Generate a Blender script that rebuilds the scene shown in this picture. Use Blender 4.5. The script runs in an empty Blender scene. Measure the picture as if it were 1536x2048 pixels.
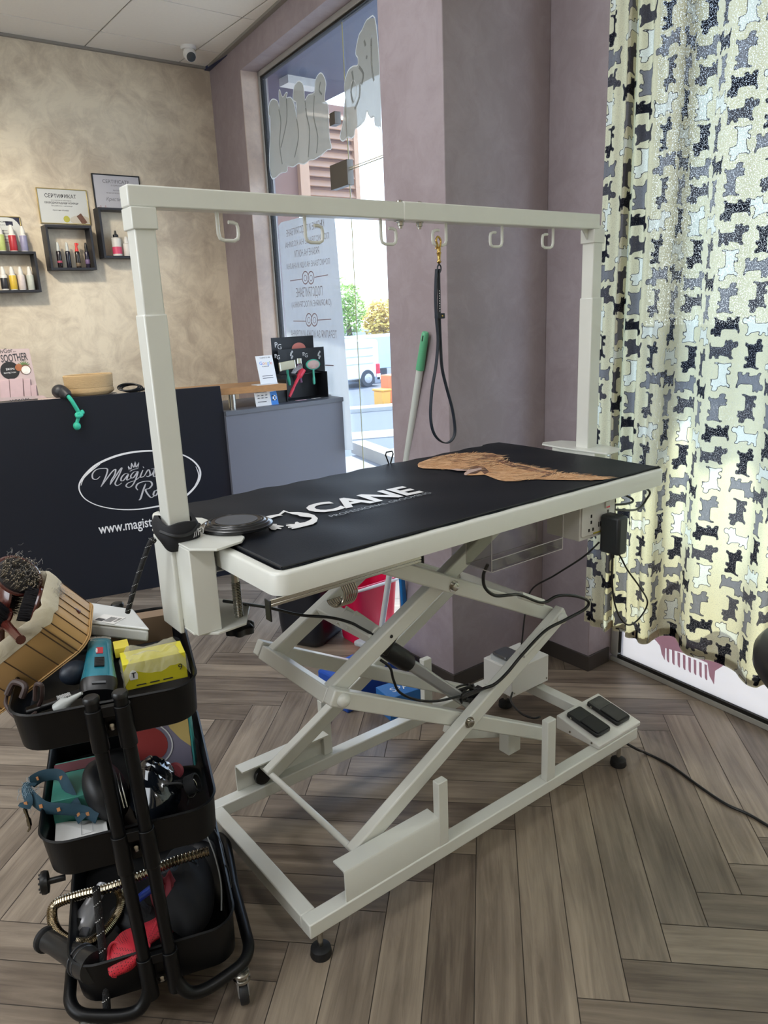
import bpy, bmesh, math, random
import numpy as np
from mathutils import Vector, Matrix
random.seed(7)
S = bpy.context.scene
COL = S.collection

# ------------------------------------------------------------------ camera
CAM_YAW, CAM_PITCH, CAM_ROLL = 0.6467, 0.2648, -0.0422
CAM_C = Vector((-1.1861, -1.4019, 1.396))
FPX = 1490.73                      # focal length in pixels of a 1536 x 2048 frame

def cam_axes():
    cy, sy = math.cos(CAM_YAW), math.sin(CAM_YAW)
    cp, sp = math.cos(CAM_PITCH), math.sin(CAM_PITCH)
    f = Vector((sy*cp, cy*cp, -sp)); r = Vector((cy, -sy, 0)); u = r.cross(f)
    c, s = math.cos(CAM_ROLL), math.sin(CAM_ROLL)
    return c*r+s*u, c*u-s*r, f
CR, CU, CF = cam_axes()
cd = bpy.data.cameras.new('camera'); cam = bpy.data.objects.new('camera', cd); COL.objects.link(cam)
cd.sensor_fit = 'VERTICAL'; cd.sensor_height = 36.0; cd.lens = FPX*36/2048; cd.clip_start = 0.02; cd.clip_end = 500
M = Matrix.Identity(4)
for i in range(3):
    M[i][0], M[i][1], M[i][2], M[i][3] = CR[i], CU[i], -CF[i], CAM_C[i]
cam.matrix_world = M
S.camera = cam

# ------------------------------------------------------------------ world, sun, lamps, exposure
S.view_settings.view_transform = 'Standard'; S.view_settings.look = 'None'
S.view_settings.gamma = 1; S.view_settings.use_curve_mapping = False
S.view_settings.exposure = 0.75
SKY_STRENGTH = 3.2
SUN_STRENGTH = 7.0
CEIL_FILL_W = 9.0
SPOT_W = 115.0
SIDE_W = 50.0
w = bpy.data.worlds.new('sky'); S.world = w; w.use_nodes = True
nt = w.node_tree; nt.nodes.clear()
out = nt.nodes.new('ShaderNodeOutputWorld'); bg = nt.nodes.new('ShaderNodeBackground')
tc = nt.nodes.new('ShaderNodeTexCoord'); sx = nt.nodes.new('ShaderNodeSeparateXYZ'); cr = nt.nodes.new('ShaderNodeValToRGB')
nt.links.new(tc.outputs['Generated'], sx.inputs[0]); nt.links.new(sx.outputs[2], cr.inputs[0])
cr.color_ramp.elements[0].position = 0.0; cr.color_ramp.elements[0].color = (0.78, 0.82, 0.86, 1)
cr.color_ramp.elements[1].position = 0.6; cr.color_ramp.elements[1].color = (0.42, 0.6, 0.95, 1)
nt.links.new(cr.outputs[0], bg.inputs[0]); bg.inputs[1].default_value = SKY_STRENGTH
nt.links.new(bg.outputs[0], out.inputs[0])

def add_light(name, kind, loc, target, energy, color=(1, 1, 1), **kw):
    ld = bpy.data.lights.new(name, kind); o = bpy.data.objects.new(name, ld); COL.objects.link(o)
    o.location = loc; ld.energy = energy; ld.color = color
    d = Vector(target)-Vector(loc); o.rotation_euler = d.to_track_quat('-Z', 'Y').to_euler()
    for k, v in kw.items(): setattr(ld, k, v)
    return o
add_light('sun', 'SUN', (6, -4, 6), (6-0.50, -4-0.16, 6-0.85), SUN_STRENGTH, (1.0, 0.93, 0.80), angle=0.01)
# unseen fill lights added under the ceiling to raise the room's ambient level
for i, (x, y) in enumerate(((-1.9, -0.6), (-0.7, 1.0), (-1.9, 1.6), (-0.6, -2.2))):
    add_light('ceiling_fill', 'AREA', (x, y, 2.97), (x, y, 0), CEIL_FILL_W, (0.97, 0.98, 1.0), shape='SQUARE', size=0.55)
add_light('wall_fill_spot', 'SPOT', (-1.0, 1.9, 2.9), (-0.05, 3.69, 1.1), SPOT_W, (1.0, 0.90, 0.74), spot_size=1.25, spot_blend=0.9, shadow_soft_size=0.12)  # added unseen spot, stands in for outdoor light bounced onto the back wall

# cool fill light added in front of the solid left wall, out of the frame
add_light('side_fill', 'AREA', (-3.35, 0.2, 1.55), (0, 0.2, 1.1), SIDE_W, (0.84, 0.92, 1.0), shape='RECTANGLE', size=2.4, size_y=2.2)

# ------------------------------------------------------------------ helpers
def ray(px, py):
    return (CF+CR*((px-768)/FPX)-CU*((py-1024)/FPX)).normalized()
def P(px, py, ax, val):            # where the sight line through a photo pixel meets an axis plane
    d = ray(px, py); i = 'xyz'.index(ax); t = (val-CAM_C[i])/d[i]; return CAM_C+d*t
def PV(px, py, p0, n):
    d = ray(px, py); n = Vector(n); t = (Vector(p0)-CAM_C).dot(n)/d.dot(n); return CAM_C+d*t
def lin(c):
    if isinstance(c, str): c = tuple(int(c[i:i+2], 16)/255 for i in (0, 2, 4))
    return tuple(((v/12.92) if v <= 0.04045 else ((v+0.055)/1.055)**2.4) for v in c)

def mat(name, col, rough=0.5, metal=0.0, var=0.06, scale=12.0, bump=0.0, bscale=None, coat=0.0, spec=None, emit=0.0, trans=0.0, ior=None, alpha=None, sheen=0.0, stretch=None):
    m = bpy.data.materials.new(name); m.use_nodes = True; nt = m.node_tree; b = nt.nodes['Principled BSDF']
    c = lin(col)
    tc = nt.nodes.new('ShaderNodeTexCoord'); n = nt.nodes.new('ShaderNodeTexNoise'); n.inputs['Scale'].default_value = scale; n.inputs['Detail'].default_value = 4
    if stretch:
        mp = nt.nodes.new('ShaderNodeMapping'); mp.inputs['Scale'].default_value = stretch
        nt.links.new(tc.outputs['Object'], mp.inputs[0]); nt.links.new(mp.outputs[0], n.inputs[0])
    else: nt.links.new(tc.outputs['Object'], n.inputs[0])
    mx = nt.nodes.new('ShaderNodeMix'); mx.data_type = 'RGBA'
    mx.inputs[6].default_value = tuple(max(0, v*(1-var)) for v in c)+(1,)
    mx.inputs[7].default_value = tuple(min(1, v*(1+var)) for v in c)+(1,)
    nt.links.new(n.outputs[0], mx.inputs[0]); nt.links.new(mx.outputs[2], b.inputs['Base Color'])
    b.inputs['Roughness'].default_value = rough; b.inputs['Metallic'].default_value = metal
    if spec is not None: b.inputs['Specular IOR Level'].default_value = spec
    if coat: b.inputs['Coat Weight'].default_value = coat; b.inputs['Coat Roughness'].default_value = 0.1
    if trans: b.inputs['Transmission Weight'].default_value = trans
    if ior: b.inputs['IOR'].default_value = ior
    if alpha is not None: b.inputs['Alpha'].default_value = alpha
    if sheen: b.inputs['Sheen Weight'].default_value = sheen
    if emit:
        b.inputs['Emission Color'].default_value = c+(1,); b.inputs['Emission Strength'].default_value = emit
    if bump:
        n2 = nt.nodes.new('ShaderNodeTexNoise'); n2.inputs['Scale'].default_value = bscale or scale*4; n2.inputs['Detail'].default_value = 5
        nt.links.new((mp.outputs[0] if stretch else tc.outputs['Object']), n2.inputs[0])
        bm = nt.nodes.new('ShaderNodeBump'); bm.inputs['Strength'].default_value = bump; bm.inputs['Distance'].default_value = 0.01
        nt.links.new(n2.outputs[0], bm.inputs['Height']); nt.links.new(bm.outputs[0], b.inputs['Normal'])
    return m

def catmull(pts, n=8, closed=False):
    pts = [Vector(p) for p in pts]; L = len(pts); out = []
    if L < 3: return pts
    for i in range(L if closed else L-1):
        if closed: a, b, c, d = pts[(i-1) % L], pts[i], pts[(i+1) % L], pts[(i+2) % L]
        else: a, b, c, d = pts[max(i-1, 0)], pts[i], pts[i+1], pts[min(i+2, L-1)]
        for k in range(n):
            t = k/n
            out.append(0.5*((2*b)+(c-a)*t+(2*a-5*b+4*c-d)*t*t+(3*b-a-3*c+d)*t**3))
    if not closed: out.append(pts[-1])
    return out

class MB:
    def __init__(s): s.v = []; s.f = []; s.m = []; s.cur = 0
    def add(s, vs, fs):
        o = len(s.v); s.v += [Vector(v) for v in vs]; s.f += [tuple(i+o for i in f) for f in fs]; s.m += [s.cur]*len(fs); return s
    def box(s, x0, x1, y0, y1, z0, z1):
        return s.add([(x0, y0, z0), (x1, y0, z0), (x1, y1, z0), (x0, y1, z0), (x0, y0, z1), (x1, y0, z1), (x1, y1, z1), (x0, y1, z1)],
                     [(0, 3, 2, 1), (4, 5, 6, 7), (0, 1, 5, 4), (1, 2, 6, 5), (2, 3, 7, 6), (3, 0, 4, 7)])
    def obox(s, c, a, b, d):
        c, a, b, d = Vector(c), Vector(a), Vector(b), Vector(d)
        if a.cross(b).dot(d) < 0: a = -a
        vs = [c+i*a+j*b+k*d for k in (-1, 1) for i, j in ((-1, -1), (1, -1), (1, 1), (-1, 1))]
        return s.add(vs, [(0, 3, 2, 1), (4, 5, 6, 7), (0, 1, 5, 4), (1, 2, 6, 5), (2, 3, 7, 6), (3, 0, 4, 7)])
    def beam(s, p0, p1, wd, h, side=(0, 1, 0)):
        p0, p1 = Vector(p0), Vector(p1); d = (p1-p0); L = d.length; d.normalize()
        sd = Vector(side); sd = (sd-d*sd.dot(d)).normalized(); up = d.cross(sd)
        return s.obox((p0+p1)/2, d*L/2, sd*wd/2, up*h/2)
    def tube(s, pts, r, seg=10, closed=False, smooth=0, caps=True, flat=None):
        pts = [Vector(p) for p in pts]
        if smooth: pts = catmull(pts, smooth, closed)
        n = len(pts); rr = r if isinstance(r, (list, tuple)) else [r]*n
        if len(rr) != n: rr = [rr[min(int(i*len(rr)/n), len(rr)-1)] for i in range(n)]
        t0 = (pts[1]-pts[0]).normalized(); nrm = t0.orthogonal().normalized()
        vs = []; prev = t0
        for i, p in enumerate(pts):
            if closed: t = (pts[(i+1) % n]-pts[(i-1) % n])
            else: t = pts[min(i+1, n-1)]-pts[max(i-1, 0)]
            if t.length < 1e-9: t = prev
            t = t.normalized()
            ax = prev.cross(t)
            if ax.length > 1e-8:
                nrm = Matrix.Rotation(prev.angle(t), 3, ax.normalized()) @ nrm
            nrm = (nrm-t*nrm.dot(t)).normalized(); b = t.cross(nrm); prev = t
            for k in range(seg):
                a = 2*math.pi*k/seg; vs.append(p+(nrm*math.cos(a)+b*math.sin(a))*rr[i])
        fs = []
        for i in range(n if closed else n-1):
            j = (i+1) % n
            for k in range(seg):
                l = (k+1) % seg; fs.append((i*seg+k, i*seg+l, j*seg+l, j*seg+k))
        if caps and not closed:
            fs.append(tuple(range(seg-1, -1, -1))); fs.append(tuple((n-1)*seg+k for k in range(seg)))
        return s.add(vs, fs)
    def lathe(s, prof, c=(0, 0, 0), axis=(0, 0, 1), seg=24, sx=1.0, sy=1.0, xdir=None):
        ax = Vector(axis).normalized(); u = Vector(xdir) if xdir else ax.orthogonal(); u = (u-ax*u.dot(ax)).normalized(); v = ax.cross(u); c = Vector(c)
        vs = []; fs = []
        for r, z in prof:
            for k in range(seg):
                a = 2*math.pi*k/seg; vs.append(c+ax*z+u*(r*sx*math.cos(a))+v*(r*sy*math.sin(a)))
        for i in range(len(prof)-1):
            for k in range(seg):
                l = (k+1) % seg; fs.append((i*seg+k, i*seg+l, (i+1)*seg+l, (i+1)*seg+k))
        if prof[0][0] > 1e-6: fs.append(tuple(range(seg-1, -1, -1)))
        if prof[-1][0] > 1e-6: fs.append(tuple((len(prof)-1)*seg+k for k in range(seg)))
        return s.add(vs, fs)
    def cyl(s, p0, p1, r, seg=16, r1=None):
        p0, p1 = Vector(p0), Vector(p1); d = p1-p0
        return s.lathe([(r, 0), (r1 if r1 is not None else r, d.length)], p0, d, seg)
    def ball(s, c, r, seg=16, sc=(1, 1, 1)):
        n = seg//2; vs = []; fs = []; c = Vector(c)
        for i in range(n+1):
            th = math.pi*i/n
            for k in range(seg):
                a = 2*math.pi*k/seg; vs.append(c+Vector((r*sc[0]*math.sin(th)*math.cos(a), r*sc[1]*math.sin(th)*math.sin(a), r*sc[2]*math.cos(th))))
        for i in range(n):
            for k in range(seg):
                l = (k+1) % seg; fs.append((i*seg+k, (i+1)*seg+k, (i+1)*seg+l, i*seg+l))
        return s.add(vs, fs)
    def prism(s, poly, o, u, v, n, t):
        """poly of (a,b) in frame o,u,v, extruded by t along n"""
        o, u, v, n = Vector(o), Vector(u), Vector(v), Vector(n); L = len(poly)
        area = sum(poly[i][0]*poly[(i+1) % L][1]-poly[(i+1) % L][0]*poly[i][1] for i in range(L))
        if (area < 0) != (u.cross(v).dot(n)*t < 0): poly = poly[::-1]
        a = [o+u*p[0]+v*p[1] for p in poly]; b = [p+n*t for p in a]
        fs = [tuple(range(L-1, -1, -1)), tuple(range(L, 2*L))]+[(i, (i+1) % L, L+(i+1) % L, L+i) for i in range(L)]
        return s.add(a+b, fs)
    def loft(s, rings, caps=True, closed=True):
        n = len(rings[0]); vs = [Vector(p) for r in rings for p in r]; fs = []
        for i in range(len(rings)-1):
            for k in range(n if closed else n-1):
                l = (k+1) % n; fs.append((i*n+k, i*n+l, (i+1)*n+l, (i+1)*n+k))
        if caps: fs.append(tuple(range(n-1, -1, -1))); fs.append(tuple((len(rings)-1)*n+k for k in range(n)))
        return s.add(vs, fs)
    def ribbon(s, pts, widths, n, t=0.0006, side=None):
        """flat stroke with thickness along n"""
        n = Vector(n).normalized(); pts = [Vector(p) for p in pts]; L = len(pts); a = []; b = []
        for i, p in enumerate(pts):
            d = (pts[min(i+1, L-1)]-pts[max(i-1, 0)]).normalized(); sd = n.cross(d).normalized()
            wd = widths[i] if isinstance(widths, (list, tuple)) else widths
            a.append(p+sd*wd/2); b.append(p-sd*wd/2)
        ring = [[a[i], b[i], b[i]+n*t, a[i]+n*t] for i in range(L)]
        return s.loft(ring)
    def text(s, st, o, u, v, n, size, t=0.0006, shear=0.0, bold=0.0, align='LEFT', xs=1.0):
        cu = bpy.data.curves.new('t', 'FONT'); cu.body = st; cu.size = size; cu.shear = shear; cu.offset = bold*size; cu.align_x = align; cu.resolution_u = 3; cu.extrude = 0
        ob = bpy.data.objects.new('t', cu); COL.objects.link(ob); dg = bpy.context.evaluated_depsgraph_get()
        me = bpy.data.meshes.new_from_object(ob.evaluated_get(dg)); o, u, v, n = Vector(o), Vector(u), Vector(v), Vector(n)
        s.add([o+u*p.co.x*xs+v*p.co.y+n*t for p in me.vertices], [tuple(p.vertices) for p in me.polygons])
        bpy.data.objects.remove(ob); bpy.data.curves.remove(cu); bpy.data.meshes.remove(me); return s
    def build(s, name, mats, parent=None, bevel=0.0, smooth=40, origin=None, seg=2, label=None, solid=0.0):
        me = bpy.data.meshes.new(name); o = Vector(origin) if origin is not None else (Vector(parent['_w']) if parent is not None else Vector((0, 0, 0)))
        me.from_pydata([v-o for v in s.v], [], s.f)
        if not isinstance(mats, (list, tuple)): mats = [mats]
        for m in mats: me.materials.append(m)
        if len(mats) > 1: me.polygons.foreach_set('material_index', s.m)
        me.update()
        if smooth:
            me.polygons.foreach_set('use_smooth', [True]*len(me.polygons)); me.set_sharp_from_angle(angle=math.radians(smooth))
        ob = bpy.data.objects.new(name, me); COL.objects.link(ob)
        if parent is not None:
            ob.parent = parent
            ob.location = o-Vector(parent['_w'])
        else: ob.location = o
        ob['_w'] = list(o)
        if solid:
            md = ob.modifiers.new('solid', 'SOLIDIFY'); md.thickness = solid; md.offset = 0
        if bevel:
            md = ob.modifiers.new('bevel', 'BEVEL'); md.width = bevel; md.segments = seg; md.limit_method = 'ANGLE'; md.angle_limit = math.radians(35)
        if label: ob['label'] = label
        return ob

def tag(o, label, cat, group=None, kind=None):
    o['label'] = label; o['category'] = cat
    if group: o['group'] = group
    if kind: o['kind'] = kind
    return o
def thing(name, label, cat, loc, group=None):
    o = bpy.data.objects.new(name, None); COL.objects.link(o); o.empty_display_size = 0.05
    o.location = loc; o['_w'] = list(loc); return tag(o, label, cat, group)
def struct(o):
    o['kind'] = 'structure'; return o
X, Y, Z = Vector((1, 0, 0)), Vector((0, 1, 0)), Vector((0, 0, 1))

# ------------------------------------------------------------------ materials
def plaster(name, c1, c2, rough=0.55, scale=2.2):
    m = mat(name, c1, rough); nt = m.node_tree; b = nt.nodes['Principled BSDF']
    tc = nt.nodes.new('ShaderNodeTexCoord')
    n1 = nt.nodes.new('ShaderNodeTexNoise'); n1.inputs['Scale'].default_value = scale; n1.inputs['Detail'].default_value = 8; n1.inputs['Roughness'].default_value = 0.62; n1.inputs['Distortion'].default_value = 0.9
    n2 = nt.nodes.new('ShaderNodeTexNoise'); n2.inputs['Scale'].default_value = scale*5; n2.inputs['Detail'].default_value = 9; n2.inputs['Roughness'].default_value = 0.7; n2.inputs['Distortion'].default_value = 0.9
    for n in (n1, n2): nt.links.new(tc.outputs['Object'], n.inputs[0])
    r = nt.nodes.new('ShaderNodeValToRGB'); r.color_ramp.elements[0].position = 0.42; r.color_ramp.elements[1].position = 0.59
    r.color_ramp.elements[0].color = lin(c1)+(1,); r.color_ramp.elements[1].color = lin(c2)+(1,)
    a = nt.nodes.new('ShaderNodeMath'); a.operation = 'MULTIPLY_ADD'; a.inputs[1].default_value = 0.45; 
    a2 = nt.nodes.new('ShaderNodeMath'); a2.operation = 'MULTIPLY'; a2.inputs[1].default_value = 0.55
    nt.links.new(n1.outputs[0], a2.inputs[0]); nt.links.new(n2.outputs[0], a.inputs[0]); nt.links.new(a2.outputs[0], a.inputs[2])
    nt.links.new(a.outputs[0], r.inputs[0]); nt.links.new(r.outputs[0], b.inputs['Base Color'])
    bm = nt.nodes.new('ShaderNodeBump'); bm.inputs['Strength'].default_value = 0.12; bm.inputs['Distance'].default_value = 0.02
    nt.links.new(a.outputs[0], bm.inputs['Height']); nt.links.new(bm.outputs[0], b.inputs['Normal'])
    return m
M_cream = plaster('cream_plaster', 'bdaf9b', 'e4d8c1', 0.42, 1.3)
M_pink = plaster('mauve_plaster', '94878b', 'a1959a', 0.5)
M_reveal = plaster('reveal_plaster', 'bfaea6', 'd2c0b4', 0.45)
M_white = mat('white_powder_coat', 'dbdcd5', 0.3, var=0.03, scale=30, coat=0.4)
M_bwhite = mat('white_enamel_boxes', 'd9d8d4', 0.4, var=0.02)
M_steel = mat('polished_steel', 'b5b2aa', 0.22, 1.0, var=0.05)
M_alu = mat('brushed_aluminium', 'b4b5b7', 0.35, 0.6, var=0.04)
M_brass = mat('brass', 'c6a562', 0.25, 1.0)
M_black = mat('black_metal_paint', '060709', 0.4, var=0.1, spec=0.3)
M_blackp = mat('black_plastic', '0b0c0f', 0.38, var=0.1)
M_rubber = mat('black_rubber', '16171a', 0.55, var=0.1)
M_cable = mat('black_cable_rubber', '0d0d0f', 0.4)
M_grip = mat('grey_translucent_plastic', 'c2c6c6', 0.3, var=0.02)
M_darktile = mat('dark_skirting_tile', '3c3632', 0.35, var=0.12, scale=6)
M_grout = mat('grout', '4d463f', 0.8)
M_ceil = mat('ceiling_tile', 'f0ece5', 0.85, var=0.03, scale=60)
M_ceilb = mat('ceiling_grid_metal', '8e8a84', 0.6)
M_navy = mat('navy_black_laminate', '161b26', 0.33, var=0.08, scale=3)
M_grey = mat('grey_laminate', '63656f', 0.4, var=0.03, scale=4)
M_greyd = mat('dark_grey_worktop', '595c63', 0.42, var=0.04)
M_oak = mat('oak_shelf', 'b08457', 0.45, var=0.22, scale=5, stretch=(1.5, 30, 30), bump=0.05)
M_letter = mat('white_lettering', 'e9e9ea', 0.4, var=0.0)
M_silver = mat('silver_lettering', 'cfd0d6', 0.3, 0.25, var=0.35, scale=10)
M_paper = mat('white_paper', 'e4e3e1', 0.6, var=0.01)
M_ink = mat('dark_print', '35343a', 0.6, var=0.0)
M_gold = mat('gold_frame', 'bda870', 0.3, 0.8)
M_turq = mat('turquoise_rope', '35b897', 0.5, var=0.08)
M_frame = mat('aluminium_window_frame', 'aeaca7', 0.4, 0.2)
M_gasket = mat('black_gasket', '15130f', 0.6)

def glassmat(name, col=(0.93, 0.97, 0.98), refl=0.06, haze=0.0):
    m = bpy.data.materials.new(name); m.use_nodes = True; nt = m.node_tree; nt.nodes.clear()
    o = nt.nodes.new('ShaderNodeOutputMaterial'); t = nt.nodes.new('ShaderNodeBsdfTransparent'); g = nt.nodes.new('ShaderNodeBsdfGlossy'); mx = nt.nodes.new('ShaderNodeMixShader')
    t.inputs[0].default_value = col+(1,); g.inputs[1].default_value = 0.02
    lw = nt.nodes.new('ShaderNodeLayerWeight'); pw = nt.nodes.new('ShaderNodeMath'); pw.operation = 'POWER'; pw.inputs[1].default_value = 5
    f = nt.nodes.new('ShaderNodeMath'); f.operation = 'MULTIPLY_ADD'; f.inputs[1].default_value = 0.5; f.inputs[2].default_value = 0.025
    nt.links.new(lw.outputs['Facing'], pw.inputs[0]); nt.links.new(pw.outputs[0], f.inputs[0]); nt.links.new(f.outputs[0], mx.inputs[0]); nt.links.new(t.outputs[0], mx.inputs[1]); nt.links.new(g.outputs[0], mx.inputs[2])
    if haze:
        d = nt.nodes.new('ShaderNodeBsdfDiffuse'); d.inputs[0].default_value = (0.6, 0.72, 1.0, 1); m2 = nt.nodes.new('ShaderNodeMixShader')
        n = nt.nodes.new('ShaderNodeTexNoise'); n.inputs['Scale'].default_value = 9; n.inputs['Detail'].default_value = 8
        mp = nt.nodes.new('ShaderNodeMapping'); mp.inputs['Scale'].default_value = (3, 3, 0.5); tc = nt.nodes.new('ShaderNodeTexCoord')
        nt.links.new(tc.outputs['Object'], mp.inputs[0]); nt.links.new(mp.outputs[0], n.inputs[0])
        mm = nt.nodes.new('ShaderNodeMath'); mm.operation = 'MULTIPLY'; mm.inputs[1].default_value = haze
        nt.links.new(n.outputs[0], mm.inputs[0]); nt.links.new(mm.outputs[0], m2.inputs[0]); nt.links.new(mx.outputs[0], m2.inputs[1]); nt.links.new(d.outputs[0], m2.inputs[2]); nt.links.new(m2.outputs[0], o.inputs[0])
    else: nt.links.new(mx.outputs[0], o.inputs[0])
    return m
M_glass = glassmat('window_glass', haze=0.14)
M_acryl = glassmat('clear_acrylic', (0.86, 0.86, 0.85))
def filmmat(name, col, opac, trl=0.6, ecol=None):
    m = bpy.data.materials.new(name); m.use_nodes = True; nt = m.node_tree; nt.nodes.clear()
    o = nt.nodes.new('ShaderNodeOutputMaterial'); t = nt.nodes.new('ShaderNodeBsdfTransparent')
    d = nt.nodes.new('ShaderNodeBsdfDiffuse'); tr = nt.nodes.new('ShaderNodeBsdfTranslucent'); a = nt.nodes.new('ShaderNodeMixShader'); b = nt.nodes.new('ShaderNodeMixShader')
    n = nt.nodes.new('ShaderNodeTexNoise'); n.inputs['Scale'].default_value = 14; n.inputs['Detail'].default_value = 3
    mx = nt.nodes.new('ShaderNodeMix'); mx.data_type = 'RGBA'; c = lin(col)
    mx.inputs[6].default_value = tuple(v*0.93 for v in c)+(1,); mx.inputs[7].default_value = c+(1,); nt.links.new(n.outputs[0], mx.inputs[0])
    nt.links.new(mx.outputs[2], d.inputs[0]); nt.links.new(mx.outputs[2], tr.inputs[0])
    a.inputs[0].default_value = trl; nt.links.new(d.outputs[0], a.inputs[1]); nt.links.new(tr.outputs[0], a.inputs[2])
    b.inputs[0].default_value = opac; nt.links.new(t.outputs[0], b.inputs[1]); nt.links.new(a.outputs[0], b.inputs[2]); nt.links.new(b.outputs[0], o.inputs[0])
    return m

# ================================================================== SETTING
# ---- floor: herringbone planks
def floor_mat():
    m = bpy.data.materials.new('wood_look_plank_tile'); m.use_nodes = True; nt = m.node_tree; b = nt.nodes['Principled BSDF']
    uv = nt.nodes.new('ShaderNodeUVMap'); at = nt.nodes.new('ShaderNodeAttribute'); at.attribute_name = 'rnd'
    mp = nt.nodes.new('ShaderNodeMapping'); mp.inputs['Scale'].default_value = (2.2, 34, 1); nt.links.new(uv.outputs[0], mp.inputs[0])
    n = nt.nodes.new('ShaderNodeTexNoise'); n.inputs['Scale'].default_value = 1.0; n.inputs['Detail'].default_value = 9; n.inputs['Roughness'].default_value = 0.66; n.inputs['Distortion'].default_value = 0.7
    nt.links.new(mp.outputs[0], n.inputs[0])
    mp2 = nt.nodes.new('ShaderNodeMapping'); mp2.inputs['Scale'].default_value = (3.0, 9, 1); nt.links.new(uv.outputs[0], mp2.inputs[0])
    n2 = nt.nodes.new('ShaderNodeTexNoise'); n2.inputs['Scale'].default_value = 1.0; n2.inputs['Detail'].default_value = 3; nt.links.new(mp2.outputs[0], n2.inputs[0])
    a = nt.nodes.new('ShaderNodeMath'); a.operation = 'MULTIPLY_ADD'; a.inputs[1].default_value = 0.55; nt.links.new(n.outputs[0], a.inputs[0])
    c = nt.nodes.new('ShaderNodeMath'); c.operation = 'MULTIPLY_ADD'; c.inputs[1].default_value = 0.30; nt.links.new(n2.outputs[0], c.inputs[0])
    d = nt.nodes.new('ShaderNodeMath'); d.operation = 'MULTIPLY'; d.inputs[1].default_value = 0.20; nt.links.new(at.outputs['Fac'], d.inputs[0])
    nt.links.new(d.outputs[0], c.inputs[2]); nt.links.new(c.outputs[0], a.inputs[2])
    r = nt.nodes.new('ShaderNodeValToRGB'); e = r.color_ramp.elements
    e[0].position = 0.36; e[0].color = lin('584c42')+(1,); e[1].position = 0.70; e[1].color = lin('a19280')+(1,)
    k = r.color_ramp.elements.new(0.52); k.color = lin('7c6f61')+(1,)
    nt.links.new(a.outputs[0], r.inputs[0]); nt.links.new(r.outputs[0], b.inputs['Base Color'])
    b.inputs['Roughness'].default_value = 0.34
    bm = nt.nodes.new('ShaderNodeBump'); bm.inputs['Strength'].default_value = 0.12; bm.inputs['Distance'].default_value = 0.004
    nt.links.new(n.outputs[0], bm.inputs['Height']); nt.links.new(bm.outputs[0], b.inputs['Normal'])
    return m
def make_floor():
    wd, L, g = 0.1062, 0.724, 0.0011
    s2 = math.sqrt(0.5); ox, oy = 0.065, -0.714       # a tip of the zigzag
    me = bpy.data.meshes.new('floor'); bm = bmesh.new(); uvl = bm.loops.layers.uv.new('UVMap'); rl = bm.faces.layers.float.new('rnd')
    def W(a, b): return Vector((ox+(a+b)*s2*1.0, oy+(b-a)*s2, 0))
    # pattern axes: A = (1,-1)/sqrt2, B = (1,1)/sqrt2
    for c in range(-9, 10):
        for k in range(-75, 76):
            for kind in (0, 1):
                a0 = k*wd+c*L; b0 = k*wd-c*L
                if kind == 0: r = (a0, a0+L, b0, b0+wd)
                else: r = (a0, a0+wd, b0+wd, b0+wd+L)
                cen = W((r[0]+r[1])/2, (r[2]+r[3])/2)
                if not (-4 < cen.x < 2.2 and -4 < cen.y < 4.3): continue
                vs = [bm.verts.new(W(x, y)) for x, y in ((r[0]+g, r[2]+g), (r[1]-g, r[2]+g), (r[1]-g, r[3]-g), (r[0]+g, r[3]-g))]
                f = bm.faces.new(vs); q = random.random(); f[rl] = q; oa, ob = random.random()*20, random.random()*20
                for lp, (x, y) in zip(f.loops, ((0, 0), (1, 0), (1, 1), (0, 1))):
                    lp[uvl].uv = (oa+x*L, ob+y*wd) if kind == 0 else (oa+y*L, ob+x*wd)
                f.normal_update()
                if f.normal.z < 0: f.normal_flip()
    def cut(co, no):
        geom = bm.verts[:]+bm.edges[:]+bm.faces[:]; bmesh.ops.bisect_plane(bm, geom=geom, plane_co=co, plane_no=no, clear_outer=True)
    cut((0, 3.69, 0), (0, 1, 0)); cut((-3.4, 0, 0), (-1, 0, 0)); cut((0, -3.4, 0), (0, -1, 0)); cut((1.48, 3.69, 0), (0.9965, -0.0837, 0))
    for f in bm.faces: f.material_index = 0
    gv = [bm.verts.new((x, y, -0.0015)) for x, y in ((-3.4, -3.4), (0.885, -3.4), (1.17, 0), (1.48, 3.69), (-3.4, 3.69))]
    f = bm.faces.new(gv); f.material_index = 1
    bv = [bm.verts.new((x, y, -0.12)) for x, y in ((-3.4, -3.4), (0.885, -3.4), (1.17, 0), (1.48, 3.69), (-3.4, 3.69))]
    f = bm.faces.new(bv[::-1]); f.material_index = 1
    for i in range(5):
        j = (i+1) % 5; f = bm.faces.new((bv[i], bv[j], gv[j], gv[i])); f.material_index = 1
    bm.to_mesh(me); bm.free(); me.materials.append(floor_mat()); me.materials.append(M_grout)
    o = bpy.data.objects.new('floor', me); COL.objects.link(o); struct(o)
make_floor()

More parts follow.
